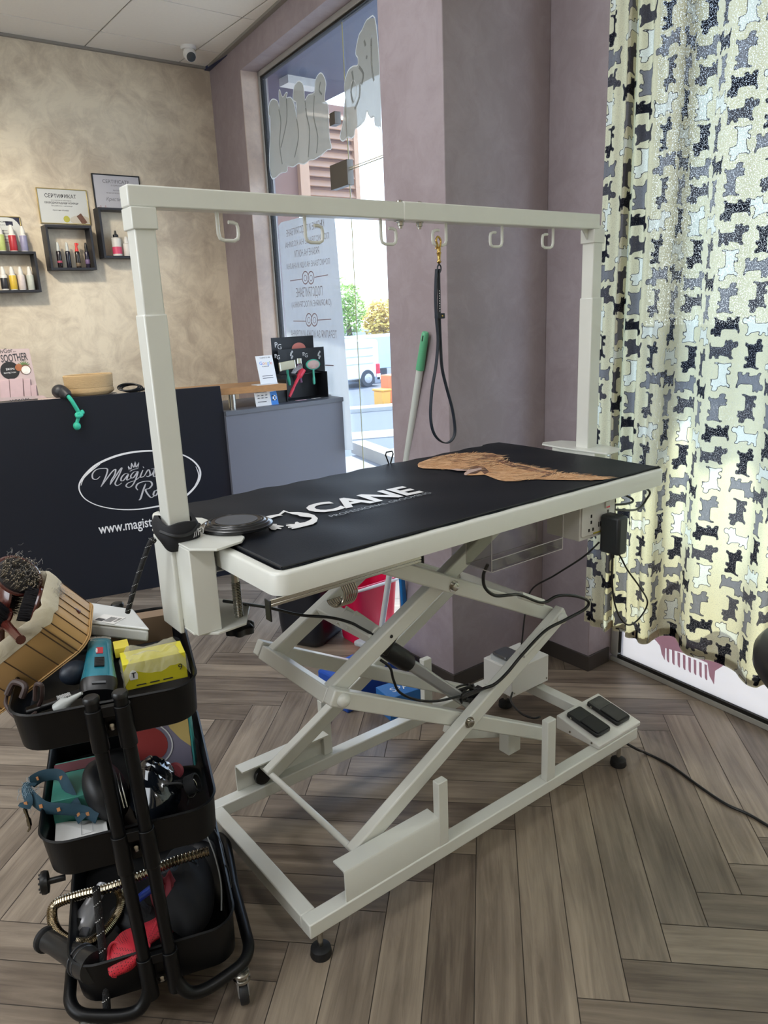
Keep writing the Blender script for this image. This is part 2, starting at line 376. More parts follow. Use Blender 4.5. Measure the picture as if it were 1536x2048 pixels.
# ---- walls
YB = 3.69
W0 = Vector((1.353, YB, 0)); WD = Vector((-0.115, -0.993, 0)).normalized(); WN = Vector((0.993, -0.115, 0)).normalized()   # street wall: along WD, outward WN
def wallpt(s, off=0, z=0): return W0+WD*s+WN*off+Z*z
def wslab(mb, s0, s1, o0, o1, z0, z1):
    c = wallpt((s0+s1)/2, (o0+o1)/2, (z0+z1)/2); mb.obox(c, WD*(s1-s0)/2, WN*(o1-o0)/2, Z*(z1-z0)/2); return mb
mb = MB(); mb.box(-3.4, 1.75, YB, YB+0.2, -0.1, 3.2); struct(mb.build('wall_back', M_cream))
S_OPEN0 = (YB-3.156)/0.990; S_END = 3.2; ZH = 2.846
mb = MB(); wslab(mb, 0, S_OPEN0, 0, 0.18, -0.1, 3.2); wslab(mb, S_OPEN0, S_END, 0, 0.18, ZH, 3.2); struct(mb.build('wall_street', M_pink))
mb = MB()       # plaster lining of the window recess (side and head)
c = wallpt(S_OPEN0+0.004, 0.055, ZH/2); mb.obox(c, WD*0.004, WN*0.0545, Z*ZH/2)
struct(mb.build('trim_1', M_reveal))
mb = MB(); mb.box(0.535, 1.30, 0.485, 0.80, -0.1, 3.2); mb.box(1.025, 1.30, 0.247, 0.485, -0.1, 3.2); struct(mb.build('wall_pillar', M_pink, bevel=0.003))
mb = MB(); mb.box(-3.6, -3.4, -3.6, YB+0.2, -0.1, 3.2); struct(mb.build('wall_left', M_cream))
mb = MB(); mb.box(-3.4, 2.0, -3.6, -3.4, -0.1, 3.2); struct(mb.build('wall_front', M_cream))
mb = MB()      # skirting
mb.box(0.527, 0.535, 0.477, 0.80, 0, 0.063); mb.box(0.535, 1.025, 0.477, 0.485, 0, 0.063); mb.box(1.017, 1.025, 0.239, 0.477, 0, 0.063); mb.box(1.025, 1.15, 0.239, 0.247, 0, 0.063)
struct(mb.build('baseboard_pillar', M_darktile, bevel=0.001))
mb = MB(); mb.box(-3.4, 1.35, YB-0.008, YB, 0, 0.063); struct(mb.build('baseboard_back', M_darktile))

# ---- ceiling tiles
mb = MB()
mb.cur = 1; mb.box(-3.4, 2.0, -3.4, YB, 3.006, 3.15); mb.cur = 0
for i in range(-8, 4):
    for j in range(-1, 13):
        x0 = 0.537+0.6*i; y1 = 3.39+0.3-0.6*j+0.3
        x1 = min(x0+0.6, 1.6); y0 = y1-0.6
        y1 = min(y1, YB); x0 = max(x0, -3.4)
        if y1-y0 < 0.02 or x1-x0 < 0.02: continue
        g = 0.005; mb.box(x0+g, x1-g, y0+g, y1-g, 3.0, 3.008)
struct(mb.build('ceiling', [M_ceil, M_ceilb], smooth=0))
mb = MB(); wslab(mb, 0, 3.2, -0.03, 0.0, 2.985, 3.0); mb.box(-3.4, 1.36, YB-0.02, YB, 2.985, 3.0); struct(mb.build('trim_2', M_ceilb))

# ---- window 1 (street window with frameless glass door)
def gp(s, z, off=0.13): return wallpt(s, off, z)
SG0, SG1 = S_OPEN0, 3.0
w1 = bpy.data.objects.new('window_1', None); COL.objects.link(w1); w1.location = gp(1.6, 0); w1['_w'] = list(w1.location); struct(w1)
mb = MB(); wslab(mb, SG0, SG0+0.028, 0.11, 0.16, 0, ZH); wslab(mb, SG0, SG1, 0.11, 0.16, ZH-0.028, ZH); wslab(mb, SG0, SG1, 0.11, 0.16, 0, 0.03)
mb.build('window_frame', M_frame, w1, bevel=0.002)
mb = MB(); wslab(mb, SG0+0.028, SG0+0.036, 0.118, 0.15, 0.03, ZH-0.028); wslab(mb, SG0+0.028, SG1, 0.118, 0.15, ZH-0.040, ZH-0.028); mb.build('gasket', M_gasket, w1)
def sofpx(px, py, off=0.13):
    q = PV(px, py, gp(0, 0, off), WN); d = q-W0; return d.dot(WD), q.z
sd_, zd_ = sofpx(700, 360); sT, zT = sofpx(706, 335)
mb = MB()
for a, b, z0, z1 in ((SG0+0.036, sd_-0.003, 0.03, ZH-0.04), (sd_+0.003, SG1, 0.03, zT-0.006), (sd_+0.003, SG1, zT+0.006, ZH-0.04)):
    wslab(mb, a, b, 0.126, 0.136, z0, z1)
mb.build('pane', M_glass, w1, smooth=0)
M_edge = mat('polished_glass_edge', 'b9b27c', 0.2, var=0.1)
mb = MB()
wslab(mb, sd_-0.003, sd_+0.003, 0.1265, 0.1285, 0.03, ZH-0.05)
wslab(mb, sd_, SG1, 0.1265, 0.1355, zT-0.006, zT-0.004); wslab(mb, sd_, SG1, 0.1265, 0.1355, zT+0.004, zT+0.006)
mb.build('glass_edge', M_edge, w1)
mb = MB()
s0, z0 = sofpx(665, 332); s1, z1 = sofpx(700, 370); wslab(mb, s0, s1+0.01, 0.112, 0.15, z1, z0)
s0, z0 = sofpx(664, 228); s1, z1 = sofpx(676, 248); wslab(mb, s0, s1, 0.112, 0.15, z1, z0)
mb.build('door_patch_fitting', mat('bronze_patch_fitting', '6b6660', 0.35, 0.6), w1, bevel=0.002)

# ---- window 2 (shop window behind the curtain)
G0 = Vector((1.164, 0.235, 0)); GD = Vector((-0.0785, -0.9969, 0)); GN = Vector((0.9969, -0.0785, 0))
def g2(s, off=0, z=0): return G0+GD*s+GN*off+Z*z
def gslab(mb, s0, s1, o0, o1, z0, z1): mb.obox(g2((s0+s1)/2, (o0+o1)/2, (z0+z1)/2), GD*(s1-s0)/2, GN*(o1-o0)/2, Z*(z1-z0)/2)
w2 = bpy.data.objects.new('window_2', None); COL.objects.link(w2); w2.location = g2(1.5); w2['_w'] = list(w2.location); struct(w2)
mb = MB(); gslab(mb, -0.01, 3.7, 0.0, 0.05, 0, 0.020); gslab(mb, -0.01, 0.022, 0.0, 0.05, 0.028, 2.85); gslab(mb, 3.65, 3.7, 0, 0.05, 0.028, 2.85); gslab(mb, 0.0, 3.7, 0, 0.05, 2.80, 2.85)
mb.build('window_frame', M_frame, w2, bevel=0.002)
mb = MB(); gslab(mb, 0.022, 3.65, 0.004, 0.04, 0.020, 0.034); gslab(mb, 0.022, 0.03, 0.008, 0.04, 0.042, 2.80); mb.build('gasket', M_gasket, w2)
mb = MB(); gslab(mb, 0.03, 3.65, 0.022, 0.030, 0.034, 2.80); mb.build('pane', glassmat('shop_glass'), w2, smooth=0)
mb = MB(); gslab(mb, -0.03, 3.75, 0.0, 0.3, 2.85, 3.2); struct(mb.build('wall_street_header', M_pink))
M_film = filmmat('white_window_film', 'e0dad8', 0.93, 0.55)
M_filmp = filmmat('pink_window_film', 'cfa0b0', 0.75, 0.6)
fl = MB(); gslab(fl, 0.03, 3.65, 0.0150, 0.0180, 0.034, 0.62); fo = fl.build('window_film', M_film, origin=g2(1.5, 0.02, 0.3), smooth=0)
tag(fo, 'white translucent privacy film along the foot of the shop window', 'window film')
# comb motif
def gpx(px, py, off=0.0130):
    q = PV(px, py, g2(0, off), GN); d = q-g2(0, off); return d.dot(GD), q.z
comb = MB()
def gpoly(mb, pts, off, t=0.0012):
    mb.prism([gpx(*p) for p in pts], g2(0, off), GD, Z, -GN, t)
kk = lambda x, y: (1230+x/5.02, 1240+y/5.02)
gpoly(comb, [kk(*p) for p in ((330, 130), (420, 215), (455, 260), (470, 340), (500, 400), (505, 280), (720, 340), (930, 430), (950, 560), (995, 645), (1005, 510), (1070, 470), (1110, 440), (900, 320), (600, 160))], 0.0130)
for i in range(8):
    x = 520+i*54.5; y0 = 275+i*24; y1 = 420+i*25.5
    gpoly(comb, [kk(*p) for p in ((x-1, y0), (x+24, y0+10), (x+24, y1+5), (x+14, y1+2), (x+2, y1-22))], 0.0130)
co = comb.build('comb_decal', M_filmp, origin=g2(0.7, 0.016, 0.25), smooth=0); tag(co, 'pink comb shaped sticker on the white film below the curtain hem', 'sticker')

# ---- outside
M_lot = mat('sunlit_asphalt', '5d6168', 0.9, var=0.06, scale=2)
M_kerb = mat('pale_kerb', 'a9a79f', 0.9, var=0.05)
mb = MB(); mb.box(0.9, 9, -9, 4.9, -0.32, -0.06); struct(mb.build('terrace_ground', mat('terrace_paving', '8a8680', 0.85, var=0.08, scale=3)))
mb = MB(); mb.box(-30, 80, -40, 140, -1.9, -1.7); struct(mb.build('parking_ground', M_lot))
def gl(px, py): return P(px, py, 'z', -1.7)
def strip(mb, y0, y1, z=-1.695, h=0.02):
    a = gl(640, y0+6); b = gl(860, y0-12); c = gl(860, y1-12); d = gl(640, y1+6)
    e = [Vector((p.x, p.y, z)) for p in (a, b, c, d)]; mb.loft([e, [p+Z*h for p in e]])
mb = MB(); strip(mb, 866, 880); mb.build('road_marking', M_kerb); tag(bpy.data.objects['road_marking'], 'wide pale band across the sunlit road seen through the door', 'road marking')
mb = MB(); strip(mb, 820, 826, h=0.12); k = mb.build('kerb', M_kerb); tag(k, 'pale kerb beyond the road behind the white van', 'kerb')
kc = P(752, 915, 'z', -0.06)
mb = MB(); mb.beam(P(716, 893, 'z', 0.0), P(800, 925, 'z', 0.0), 0.12, 0.16, (0, 0, 1)); k = mb.build('kerb', M_kerb); tag(k, 'low pale kerb of the terrace just outside the glass door', 'kerb')

# van
vd = 24.0
def vp(px, py, y=vd): return P(px, py, 'y', y)
vx0 = vp(560, 700).x; vx1 = vp(757, 700).x; zr = vp(757, 678).z; zb = -1.7
M_van = mat('white_van_paint', 'e8e8ea', 0.35, var=0.01)
van = thing('delivery_van', 'white panel van with red tail light parked beyond the road', 'van', ((vx0+vx1)/2, vd+1, -1.7))
vl = vx1-vx0; hgt = zr+1.7
mb = MB()
prof = [(0, 0.35), (0, 1.2), (0.5, 1.35), (1.2, hgt*0.95), (1.6, hgt), (vl-0.08, hgt), (vl, hgt-0.1), (vl, 0.35)]
mb.prism(prof, (vx0, vd, -1.7), X, Z, Y, 2.0); mb.build('van_body', M_van, van, bevel=0.06)
mb = MB()
for z_ in (0.95, 1.25, hgt-0.35): mb.box(vx0+1.4, vx1-0.3, vd-0.012, vd, -1.7+z_, -1.7+z_+0.04)
mb.build('side_groove', mat('van_groove_grey', 'b3b6ba', 0.5), van)  # thin grey strips mark the grooves along the van's side
tl = (vp(755, 727), vp(766, 764))
mb = MB(); mb.box(vx1-0.18, vx1+0.03, vd-0.03, vd+0.15, tl[1].z, tl[0].z); mb.build('tail_light', mat('red_lens', 'd22a3a', 0.2), van, bevel=0.03)
mb = MB(); mb.box(vx1-0.17, vx1+0.04, vd-0.04, vd+0.1, tl[1].z+0.12, tl[1].z+0.38); mb.build('reversing_lens', M_paper, van, bevel=0.02)
for wx in (vp(737, 790).x, vx0+1.0):
    mb = MB(); mb.lathe([(0.0, -0.02), (0.2, -0.03), (0.33, -0.02), (0.36, 0.03), (0.36, 0.25)], (wx, vd-0.02, -1.34), (0, 1, 0), 28); wh = mb.build('wheel', mat('tyre', '3a3c40', 0.7), van)
    mb = MB(); mb.lathe([(0.0, -0.03), (0.08, -0.05), (0.2, -0.01), (0.21, 0.03)], (wx, vd-0.05, -1.34), (0, 1, 0), 10); mb.build('hubcap', mat('hubcap_grey', 'b8b9bb', 0.4, 0.5), wh)
mb = MB(); mb.box(vp(750, 790).x, vx1+0.02, vd-0.04, vd+1.9, -1.3, tl[1].z-0.02); mb.build('rear_bumper', mat('bumper_grey', '8d9095', 0.6), van, bevel=0.03)
truck = thing('box_truck', 'pale blue box truck standing behind the white van', 'truck', (vx1+2.2, vd+2.5, -1.7))
mb = MB(); mb.box(vx1+0.12, vx1+4.5, vd+1.2, vd+4, -1.1, vp(770, 672, vd+1.2).z); mb.build('cargo_box', mat('pale_blue_paint', 'b9cfe0', 0.4), truck, bevel=0.03)
for x_ in (1.0, 3.6):
    mb = MB(); mb.lathe([(0, -0.02), (0.42, 0), (0.45, 0.05), (0.45, 0.3)], (vx1+x_, vd+1.3, -1.25), (0, 1, 0), 20); mb.build('wheel', mat('tyre2', '3a3c40', 0.7), truck)
cr0 = P(762, 805, 'z', -1.7); 
mb = MB(); s_ = 0.5
cq = P(772, 812, 'z', -1.7)
mb.box(cq.x-0.12, cq.x+0.22, cq.y, cq.y+0.5, -1.7, -1.22); mb.box(cq.x-0.16, cq.x+0.24, cq.y-0.04, cq.y+0.54, -1.22, -1.14)
o = mb.build('waste_container', mat('yellow_plastic', 'e0a23c', 0.5), origin=(cq.x, cq.y, -1.7), bevel=0.03); tag(o, 'small yellow container with a lid standing behind the van', 'container')
mb = MB(); mb.box(cq.x+0.26, cq.x+0.8, cq.y+0.1, cq.y+0.6, -1.7, -0.72)
o = mb.build('waste_container', mat('orange_plastic', 'd8743a', 0.5), origin=(cq.x+0.5, cq.y, -1.7), bevel=0.04); tag(o, 'tall orange container beside the yellow one outside', 'container')

# trees
def tree(px, pw, ptop, pbot, dist, label, c1, c2, seed):
    rnd = random.Random(seed); a = P(px-pw/2, ptop, 'y', dist); b = P(px+pw/2, ptop, 'y', dist); wd = (b-a).length; zt = a.z; base = P(px, 700, 'y', dist)
    t = thing('tree', label, 'tree', (base.x, dist, -1.7), 'trees beyond the parked vehicles'); cz0 = P(px, pbot, 'y', dist).z
    mb = MB(); mb.tube([(base.x, dist, -1.7), (base.x+0.1, dist, (cz0-1.7)/2), (base.x, dist, cz0+1)], [0.28, 0.22, 0.12], 8); mb.build('trunk', mat('bark', '5c4a3a', 0.9), t)
    mb = MB(); cx, cz = base.x, (zt+cz0)/2; rx, rz = wd/2, (zt-cz0)/2
    for i in range(2600):
        while True:
            q = Vector((rnd.uniform(-1, 1), rnd.uniform(-1, 1), rnd.uniform(-1, 1)))
            if q.length < 1: break
        k = 0.8+0.25*math.sin(q.x*7+seed)*math.cos(q.z*6); c = Vector((cx+q.x*rx*k, dist+q.y*rx*0.8, cz+q.z*rz*k)); s_ = rnd.uniform(0.12, 0.3)*wd/5
        u = Vector((rnd.gauss(0, 1), rnd.gauss(0, 1), rnd.gauss(0, 1))).normalized(); v = u.orthogonal().normalized()
        mb.add([c-u*s_, c+v*s_*0.5, c+u*s_, c-v*s_*0.5], [(0, 1, 2, 3)])
    m = mat('leaves', c1, 0.6, var=0.3, scale=0.8); mb.build('foliage', m, t, smooth=0)
tree(700, 70, 545, 690, 31, 'green leafy tree left of the door edge above the van', '8fae4a', '', 3)
tree(765, 80, 588, 690, 36, 'yellow autumn tree right of the green one above the van', 'd9bd5a', '', 5)
tree(630, 110, 600, 690, 40, 'pale tree beyond the lettered film behind the van', 'a4b070', '', 8)

# neighbouring facade with louvres and canopy
yF = 5.0
fa = P(537, 300, 'y', yF); fb = P(712, 300, 'y', yF); ftop = P(680, 212, 'y', yF).z
nb = thing('louvred_facade', 'brown rendered facade wing with a louvred shutter outside the window', 'building', ((fa.x+fb.x)/2, yF, -0.06))
fbot = P(690, 424, 'y', yF).z; fcx = P(598, 430, 'y', yF).x
mb = MB(); mb.box(1.5, fcx, yF, yF+0.4, -0.06, fbot); mb.box(1.5, fb.x, yF, yF+0.4, fbot, ftop); mb.build('wall', mat('brown_render', '8d6a5c', 0.8), nb)
lx0 = P(612, 330, 'y', yF).x; lx1 = P(704, 330, 'y', yF).x
mb = MB(); mb.box(lx0-0.10, lx0, yF-0.05, yF, fbot, ftop); mb.box(lx1, lx1+0.05, yF-0.05, yF, fbot, ftop); mb.build('shutter_frame', mat('copper_frame', 'c79c7c', 0.5), nb)
mb = MB(); n_ = int((ftop-fbot-0.05)/0.085)
for i in range(n_):
    z_ = fbot+0.03+i*0.085; mb.obox(((lx0+lx1)/2, yF-0.02, z_+0.04), X*(lx1-lx0)/2, Vector((0, 0.02, 0.028)), Vector((0, -0.003, 0.003)))
mb.build('louvre', mat('copper_louvre', 'b58a6c', 0.5), nb, smooth=0)
mb = MB(); zc = 2.98
ca = P(650, 203, 'z', zc); cb = P(690, 183, 'z', zc); cdv = (cb-ca).normalized(); e1 = ca+cdv*8; e0 = ca-cdv*2.0
ring = [Vector((1.35, e0.y+0.5, zc)), Vector((e0.x, e0.y, zc)), Vector((e1.x, e1.y, zc)), Vector((1.2, -6, zc))]
mb.loft([ring, [p+Z*0.25 for p in ring]]); o = mb.build('canopy', mat('dark_canopy_soffit', '1a2852', 0.35, var=0.15, stretch=(8, 1, 1)), smooth=0); struct(o); o.name = 'ceiling_canopy'
mb = MB(); q = P(597, 168, 'z', zc-0.03); mb.box(q.x-0.12, q.x+0.15, q.y-0.06, q.y+0.06, zc-0.05, zc)
o = mb.build('floodlight', M_paper, origin=(q.x, q.y, zc)); tag(o, 'small white lamp fixed under the outdoor canopy behind the stickers', 'lamp')

# ================================================================== GROOMING TABLE
TL_, TW, TH, TT = 1.2, 0.608, 0.955, 0.0425
tab = thing('grooming_table', 'white electric scissor-lift dog grooming table on the plank floor', 'table', (0, 0, 0))
def rrect(x0, x1, y0, y1, r, n=5):
    out = []
    for cx, cy, a0 in ((x1-r, y1-r, 0), (x0+r, y1-r, 90), (x0+r, y0+r, 180), (x1-r, y0+r, 270)):
        for k in range(n+1):
            a = math.radians(a0+90*k/n); out.append((cx+r*math.cos(a), cy+r*math.sin(a)))
    return out
mb = MB(); hx, hy = TL_/2, TW/2
prof = [(0.0, TH-TT, 0.03), (0.0, TH-0.005, 0.03), (0.0015, TH-0.0015, 0.03), (0.005, TH, 0.028), (0.017, TH, 0.016), (0.0185, TH-0.004, 0.015), (0.0185, TH-TT, 0.015)]
rings = [[Vector((x, y, z)) for x, y in rrect(-hx+d, hx-d, -hy+d, hy-d, r)] for d, z, r in prof]; rings.append(rings[0])
mb.loft(rings, caps=False); mb.build('tabletop_frame', M_white, tab, smooth=50)
mb = MB(); mb.prism(rrect(-hx+0.019, hx-0.019, -hy+0.019, hy-0.019, 0.012), (0, 0, TH-0.02), X, Y, Z, 0.018); mb.build('tabletop_board', M_rubber, tab)

# base frame
BX0, BX1, BY0, BY1, RW, BZ, BT = -0.551, 0.640, -0.2334, 0.304, 0.0377, 0.124, 0.037
def rail(name, x0, x1, y0, y1, z0, z1, bv=0.003):
    mb = MB(); mb.box(x0, x1, y0, y1, z0, z1); return mb.build(name, M_white, tab, bevel=bv)
mb = MB(); mb.box(BX0, BX1, BY0, BY0+RW, BZ-BT, BZ); mb.box(BX0, BX1, BY1-RW, BY1, BZ-BT, BZ); mb.box(BX0, BX0+RW, BY0+RW, BY1-RW, BZ-BT, BZ); mb.box(BX1-RW, BX1, BY0+RW, BY1-RW, BZ-BT, BZ)
mb.build('base_frame', M_white, tab, bevel=0.003)
for x, y in ((BX0+0.04, BY0+0.03), (BX0+0.04, BY1-0.03), (BX1-0.05, BY0+0.03), (BX1-0.05, BY1-0.03)):
    mb = MB(); mb.lathe([(0.0235, 0), (0.025, 0.004), (0.023, 0.020), (0.012, 0.026)], (x, y, 0.0), seg=20); f = mb.build('foot', M_rubber, tab)
    mb = MB(); mb.cyl((x, y, 0.024), (x, y, BZ-BT+0.002), 0.0065); mb.lathe([(0.010, 0), (0.010, 0.006)], (x, y, BZ-BT-0.018), seg=6); mb.build('threaded_stem', M_steel, f)
# guide channels for the rollers
def channel(y_out, s):       # s=+1 opens towards +y
    mb = MB(); x0, x1, z0, z1, t, d = -0.452, -0.172, BZ, 0.205, 0.004, 0.046
    yo = y_out; pts = [(0, 0), (0, z1-z0-0.006), (s*0.003, z1-z0-0.001), (s*0.008, z1-z0), (s*d, z1-z0), (s*d, z1-z0-t), (s*0.008, z1-z0-t), (s*t, z1-z0-0.008), (s*t, 0)]
    mb.prism(pts, (x0, yo, z0), Y, Z, X, x1-x0); mb.build('roller_channel', M_white, tab)
channel(BY0+0.003, 1); channel(BY1-0.003, -1)
# stop posts
for x, y0, z1 in ((-0.175, BY0+0.001, 0.300), (0.219, BY0+0.001, 0.307), (-0.175, BY1-0.023, 0.300), (0.219, BY1-0.023, 0.300)):
    mb = MB(); mb.box(x, x+0.034 if x > 0 else x+0.03, y0, y0+0.022, BZ, z1); mb.build('stop_post', M_white, tab, bevel=0.002)
YM = (BY0+BY1)/2
J1, J2, X1 = (-0.373, 0.562), (0.330, 0.562), (-0.022, 0.382)
A0, B0 = (-0.374, 0.183), (0.322, 0.187)
D1, C1 = (-0.40, 0.93), (0.33, 0.93)
def arm(p, q, yc, ext0=0.012, ext1=0.012, wd=0.030, h=0.040):
    a, b = Vector((p[0], yc, p[1])), Vector((q[0], yc, q[1])); d = (b-a).normalized(); mb = MB(); mb.beam(a-d*ext0, b+d*ext1, wd, h); return mb.build('scissor_arm', M_white, tab, bevel=0.004)
for s in (1, -1):
    def yy(v): return v if s == 1 else 2*YM-v
    ya, yb_, yc_ = yy(-0.165), yy(-0.130), yy(-0.095)
    arm(A0, J2, ya, 0.014, 0.022); arm(B0, J1, yb_, 0.012, 0.030)
    arm(J1, (0.31, 0.925), yc_, 0.018, 0.0); arm(J2, (-0.40, 0.925), yb_, 0.0, 0.0)
    for (x, z), ys, r in ((X1, -0.180, 0.010), ((-0.035, 0.742), -0.145, 0.010)):
        y = yy(ys); mb = MB(); mb.lathe([(r*1.5, 0), (r*1.5, 0.002), (r, 0.0021), (r, 0.009), (r*0.7, 0.010)], (x, y, z), (0, -s, 0), 12); mb.cyl((x, y, z), (x, y+s*0.05, z), 0.006, 8); mb.build('pivot_bolt', M_steel, tab)
    for (x, z), ys in ((J1, -0.145), (J2, -0.180)):
        y = yy(ys); mb = MB(); mb.lathe([(0.0165, 0), (0.0165, 0.004), (0.013, 0.010), (0.006, 0.014), (0.0, 0.015)], (x, y, z), (0, -s, 0), 20); mb.build('joint_cap', M_white, tab)
# cross members
mb = MB(); mb.cyl((A0[0]-0.008, BY0+0.03, A0[1]), (A0[0]-0.008, BY1-0.03, A0[1]), 0.0085, 16); mb.build('roller_axle', M_white, tab)
for y in (BY0+0.018, BY1-0.034):
    mb = MB(); mb.lathe([(0.010, 0), (0.024, 0.002), (0.026, 0.008), (0.024, 0.016), (0.010, 0.018)], (A0[0]-0.008, y, BZ+0.0275), (0, 1, 0), 20); mb.build('roller', M_blackp, tab)
ux = Vector((J1[0]-B0[0], 0, J1[1]-B0[1])).normalized()
mb = MB(); mb.beam((J1[0]-0.012, -0.115, J1[1]+0.0), (J1[0]-0.012, 2*YM+0.115, J1[1]+0.0), 0.036, 0.036, ux); mb.build('cross_tube', M_white, tab, bevel=0.003)
mb = MB(); mb.beam((-0.225, -0.080, 0.648), (-0.225, 2*YM+0.080, 0.648), 0.038, 0.038, (1, 0, 0.5)); cx_ = mb.build('cross_tube', M_white, tab, bevel=0.003)
mb = MB(); mb.beam((0.31, -0.12, 0.585), (0.31, 2*YM+0.12, 0.585), 0.036, 0.036, (1, 0, -.5)); mb.build('cross_tube', M_white, tab, bevel=0.003)
# underframe rails just below the top, that the upper arms run into
for y in (-0.20, 2*YM+0.12):
    mb = MB(); mb.box(-0.46, 0.42, y, y+0.03, TH-TT-0.002, TH-0.021); mb.build('underframe_rail', M_white, tab, bevel=0.002)
# actuator
a0, a1 = Vector((-0.205, YM, 0.625)), Vector((0.215, YM, 0.235))
ad = (a1-a0).normalized()
mb = MB()
for dy in (-0.024, 0.018): mb.obox(a0+Y*(dy+0.003)+Z*0.012, ad*0.038, Y*0.003, ad.cross(Y)*0.026)
mb.build('actuator_bracket', M_white, tab, bevel=0.002)
for dx_ in (0.0, 0.03):
    mb = MB(); mb.lathe([(0.013, 0), (0.013, 0.006), (0.009, 0.012)], a0+Y*-0.024+ad*dx_+Z*0.012, (0, -1, 0), 8); mb.build('bracket_bolt', M_steel, tab)
m0 = a0+ad*0.03; m1 = a0+ad*0.215
mb = MB(); mb.tube([m0, m1], [0.012, 0.012], 14); mb.build('actuator_rod', M_steel, tab)
mb = MB(); mb.tube([m0+ad*0.07, m0+ad*0.085, m1-ad*0.01, m1+ad*0.01], [0.016, 0.026, 0.028, 0.024], 18); mb.build('actuator_motor', M_blackp, tab)
mb = MB(); sd = ad.cross(Y)
mb.obox((m1+a1)/2, (a1-m1)/2, Y*0.019, sd*0.016); mb.build('actuator_housing', M_alu, tab, bevel=0.006)
mb = MB(); mb.beam(a0+ad*0.10+sd*-0.02+Y*-0.02, a0+ad*0.10+sd*0.055+Y*-0.02, 0.03, 0.026); mb.build('actuator_gearbox', M_blackp, tab, bevel=0.006)
# slanting tray beneath the actuator's end and its bolted ears
mb = MB(); pl = [(0.0, 0), (0.05, 0.0), (0.04, -0.055), (0.0, -0.065)]
mb.obox((0.17, YM-0.03, 0.20), Vector((0.09, 0, -0.035)), Y*0.028, Vector((0.006, 0, 0.016))); mb.build('actuator_mount', M_white, tab, bevel=0.002)
mb = MB(); mb.box(0.225, 0.275, -0.085, -0.045, 0.13, 0.215); mb.build('mounting_ear', M_white, tab, bevel=0.003)
# control box with its lidded switch
cb = (0.46, 0.585, 0.165, 0.278, 0.145, 0.262)
mb = MB(); mb.box(0.40, 0.52, BY1-0.10, BY1-0.02, BZ, BZ+0.010); mb.build('box_bracket', M_white, tab)
M_ctrl = M_bwhite
c_ = P(1048, 1393, 'z', 0.137); u_ = Vector((1, 0, 0)); v_ = Vector((0, 1, 0))
mb = MB(); mb.box(0.470, 0.650, 0.130, 0.262, 0.137, 0.235); cbx = mb.build('control_box', M_ctrl, tab, bevel=0.002)
mb = MB(); mb.prism(rrect(0.478, 0.560, 0.160, 0.245, 0.012), (0, 0, 0.235), X, Y, Z, 0.014); mb.build('switch_base', M_grip, cbx)
mb = MB(); mb.prism(rrect(0.483, 0.555, 0.165, 0.240, 0.014), (0, 0, 0.249), X, Y, Z, 0.012); lid = mb.build('switch_lid', mat('smoked_lid', '3b3c40', 0.12, var=0.3, scale=60, coat=1.0), cbx, bevel=0.005)
mb = MB(); mb.box(0.512, 0.524, 0.153, 0.166, 0.240, 0.253); mb.build('lid_latch', M_blackp, cbx)
mb = MB()
for (a, b, z_) in ((0.480, 0.129, 0.15), (0.64, 0.129, 0.15)): mb.lathe([(0.003, 0), (0.003, 0.002)], (a, b+0.001, z_), (0, -1, 0), 8)
mb.build('box_screw', M_steel, cbx)
# foot pedals
pb = thing('foot_pedal_unit', 'white metal plate with two black rubber foot pedals on the table base corner', 'foot pedal', (0.55, -0.12, BZ))
px0, px1, py0, py1 = 0.450, 0.655, -0.232, -0.072
mb = MB(); rg = lambda y: [Vector((px0, y, BZ+0.0005)), Vector((px1, y, BZ+0.0005)), Vector((px1, y, BZ+(0.046 if y > -0.1 else 0.014))), Vector((px0, y, BZ+(0.046 if y > -0.1 else 0.014)))]
mb.loft([rg(py0), rg(py1)]); mb.build('pedal_housing', M_bwhite, pb, bevel=0.003)
mb = MB()
for y in (-0.205, -0.125): mb.lathe([(0.004, 0), (0.003, 0.002)], (px0, y, BZ+0.012), (-1, 0, 0), 8)
mb.build('housing_screw', M_steel, pb)
sl = Vector((0, -(py1-py0), -0.032)).normalized(); nn = X.cross(sl)
if nn.z < 0: nn = -nn
for xc in (0.503, 0.601):
    c = Vector((xc, -0.150, BZ+0.0315)); mb = MB(); mb.prism(rrect(-0.060, 0.060, -0.033, 0.033, 0.008), c, sl, X, nn, 0.013)
    pd = mb.build('pedal', M_blackp, pb, bevel=0.003)
    mb = MB(); mb.prism(rrect(-0.012, 0.056, -0.029, 0.029, 0.005), c+nn*0.0125, sl, X, nn, 0.004); mb.build('pedal_pad', M_rubber, pd, bevel=0.002)
    mb = MB(); mb.lathe([(0.0035, 0), (0.0035, 0.0015)], c-X*0.033-sl*0.040+nn*0.006, (-1, 0, 0), 8); mb.build('pedal_pin', M_steel, pd)
# grip sleeves for cables on the arms
for (p0, p1) in (((1040, 1190), (1085, 1205)), ((1090, 1262), (1044, 1310))):
    y = -0.186; a, b = P(*p0, 'y', y), P(*p1, 'y', y); mb = MB(); mb.tube([a, b], 0.0098, 14); mb.build('cable_sleeve', M_white, tab)
# knurled screw holes
for q in ((783, 1273), (701, 1231)):
    y = -0.111 if q[0] > 750 else 0.15; c = P(*q, 'y', y); mb = MB(); mb.lathe([(0.0045, 0), (0.004, 0.0012)], c, (0, -1, 0), 12); mb.build('screw_hole', M_cable, tab)
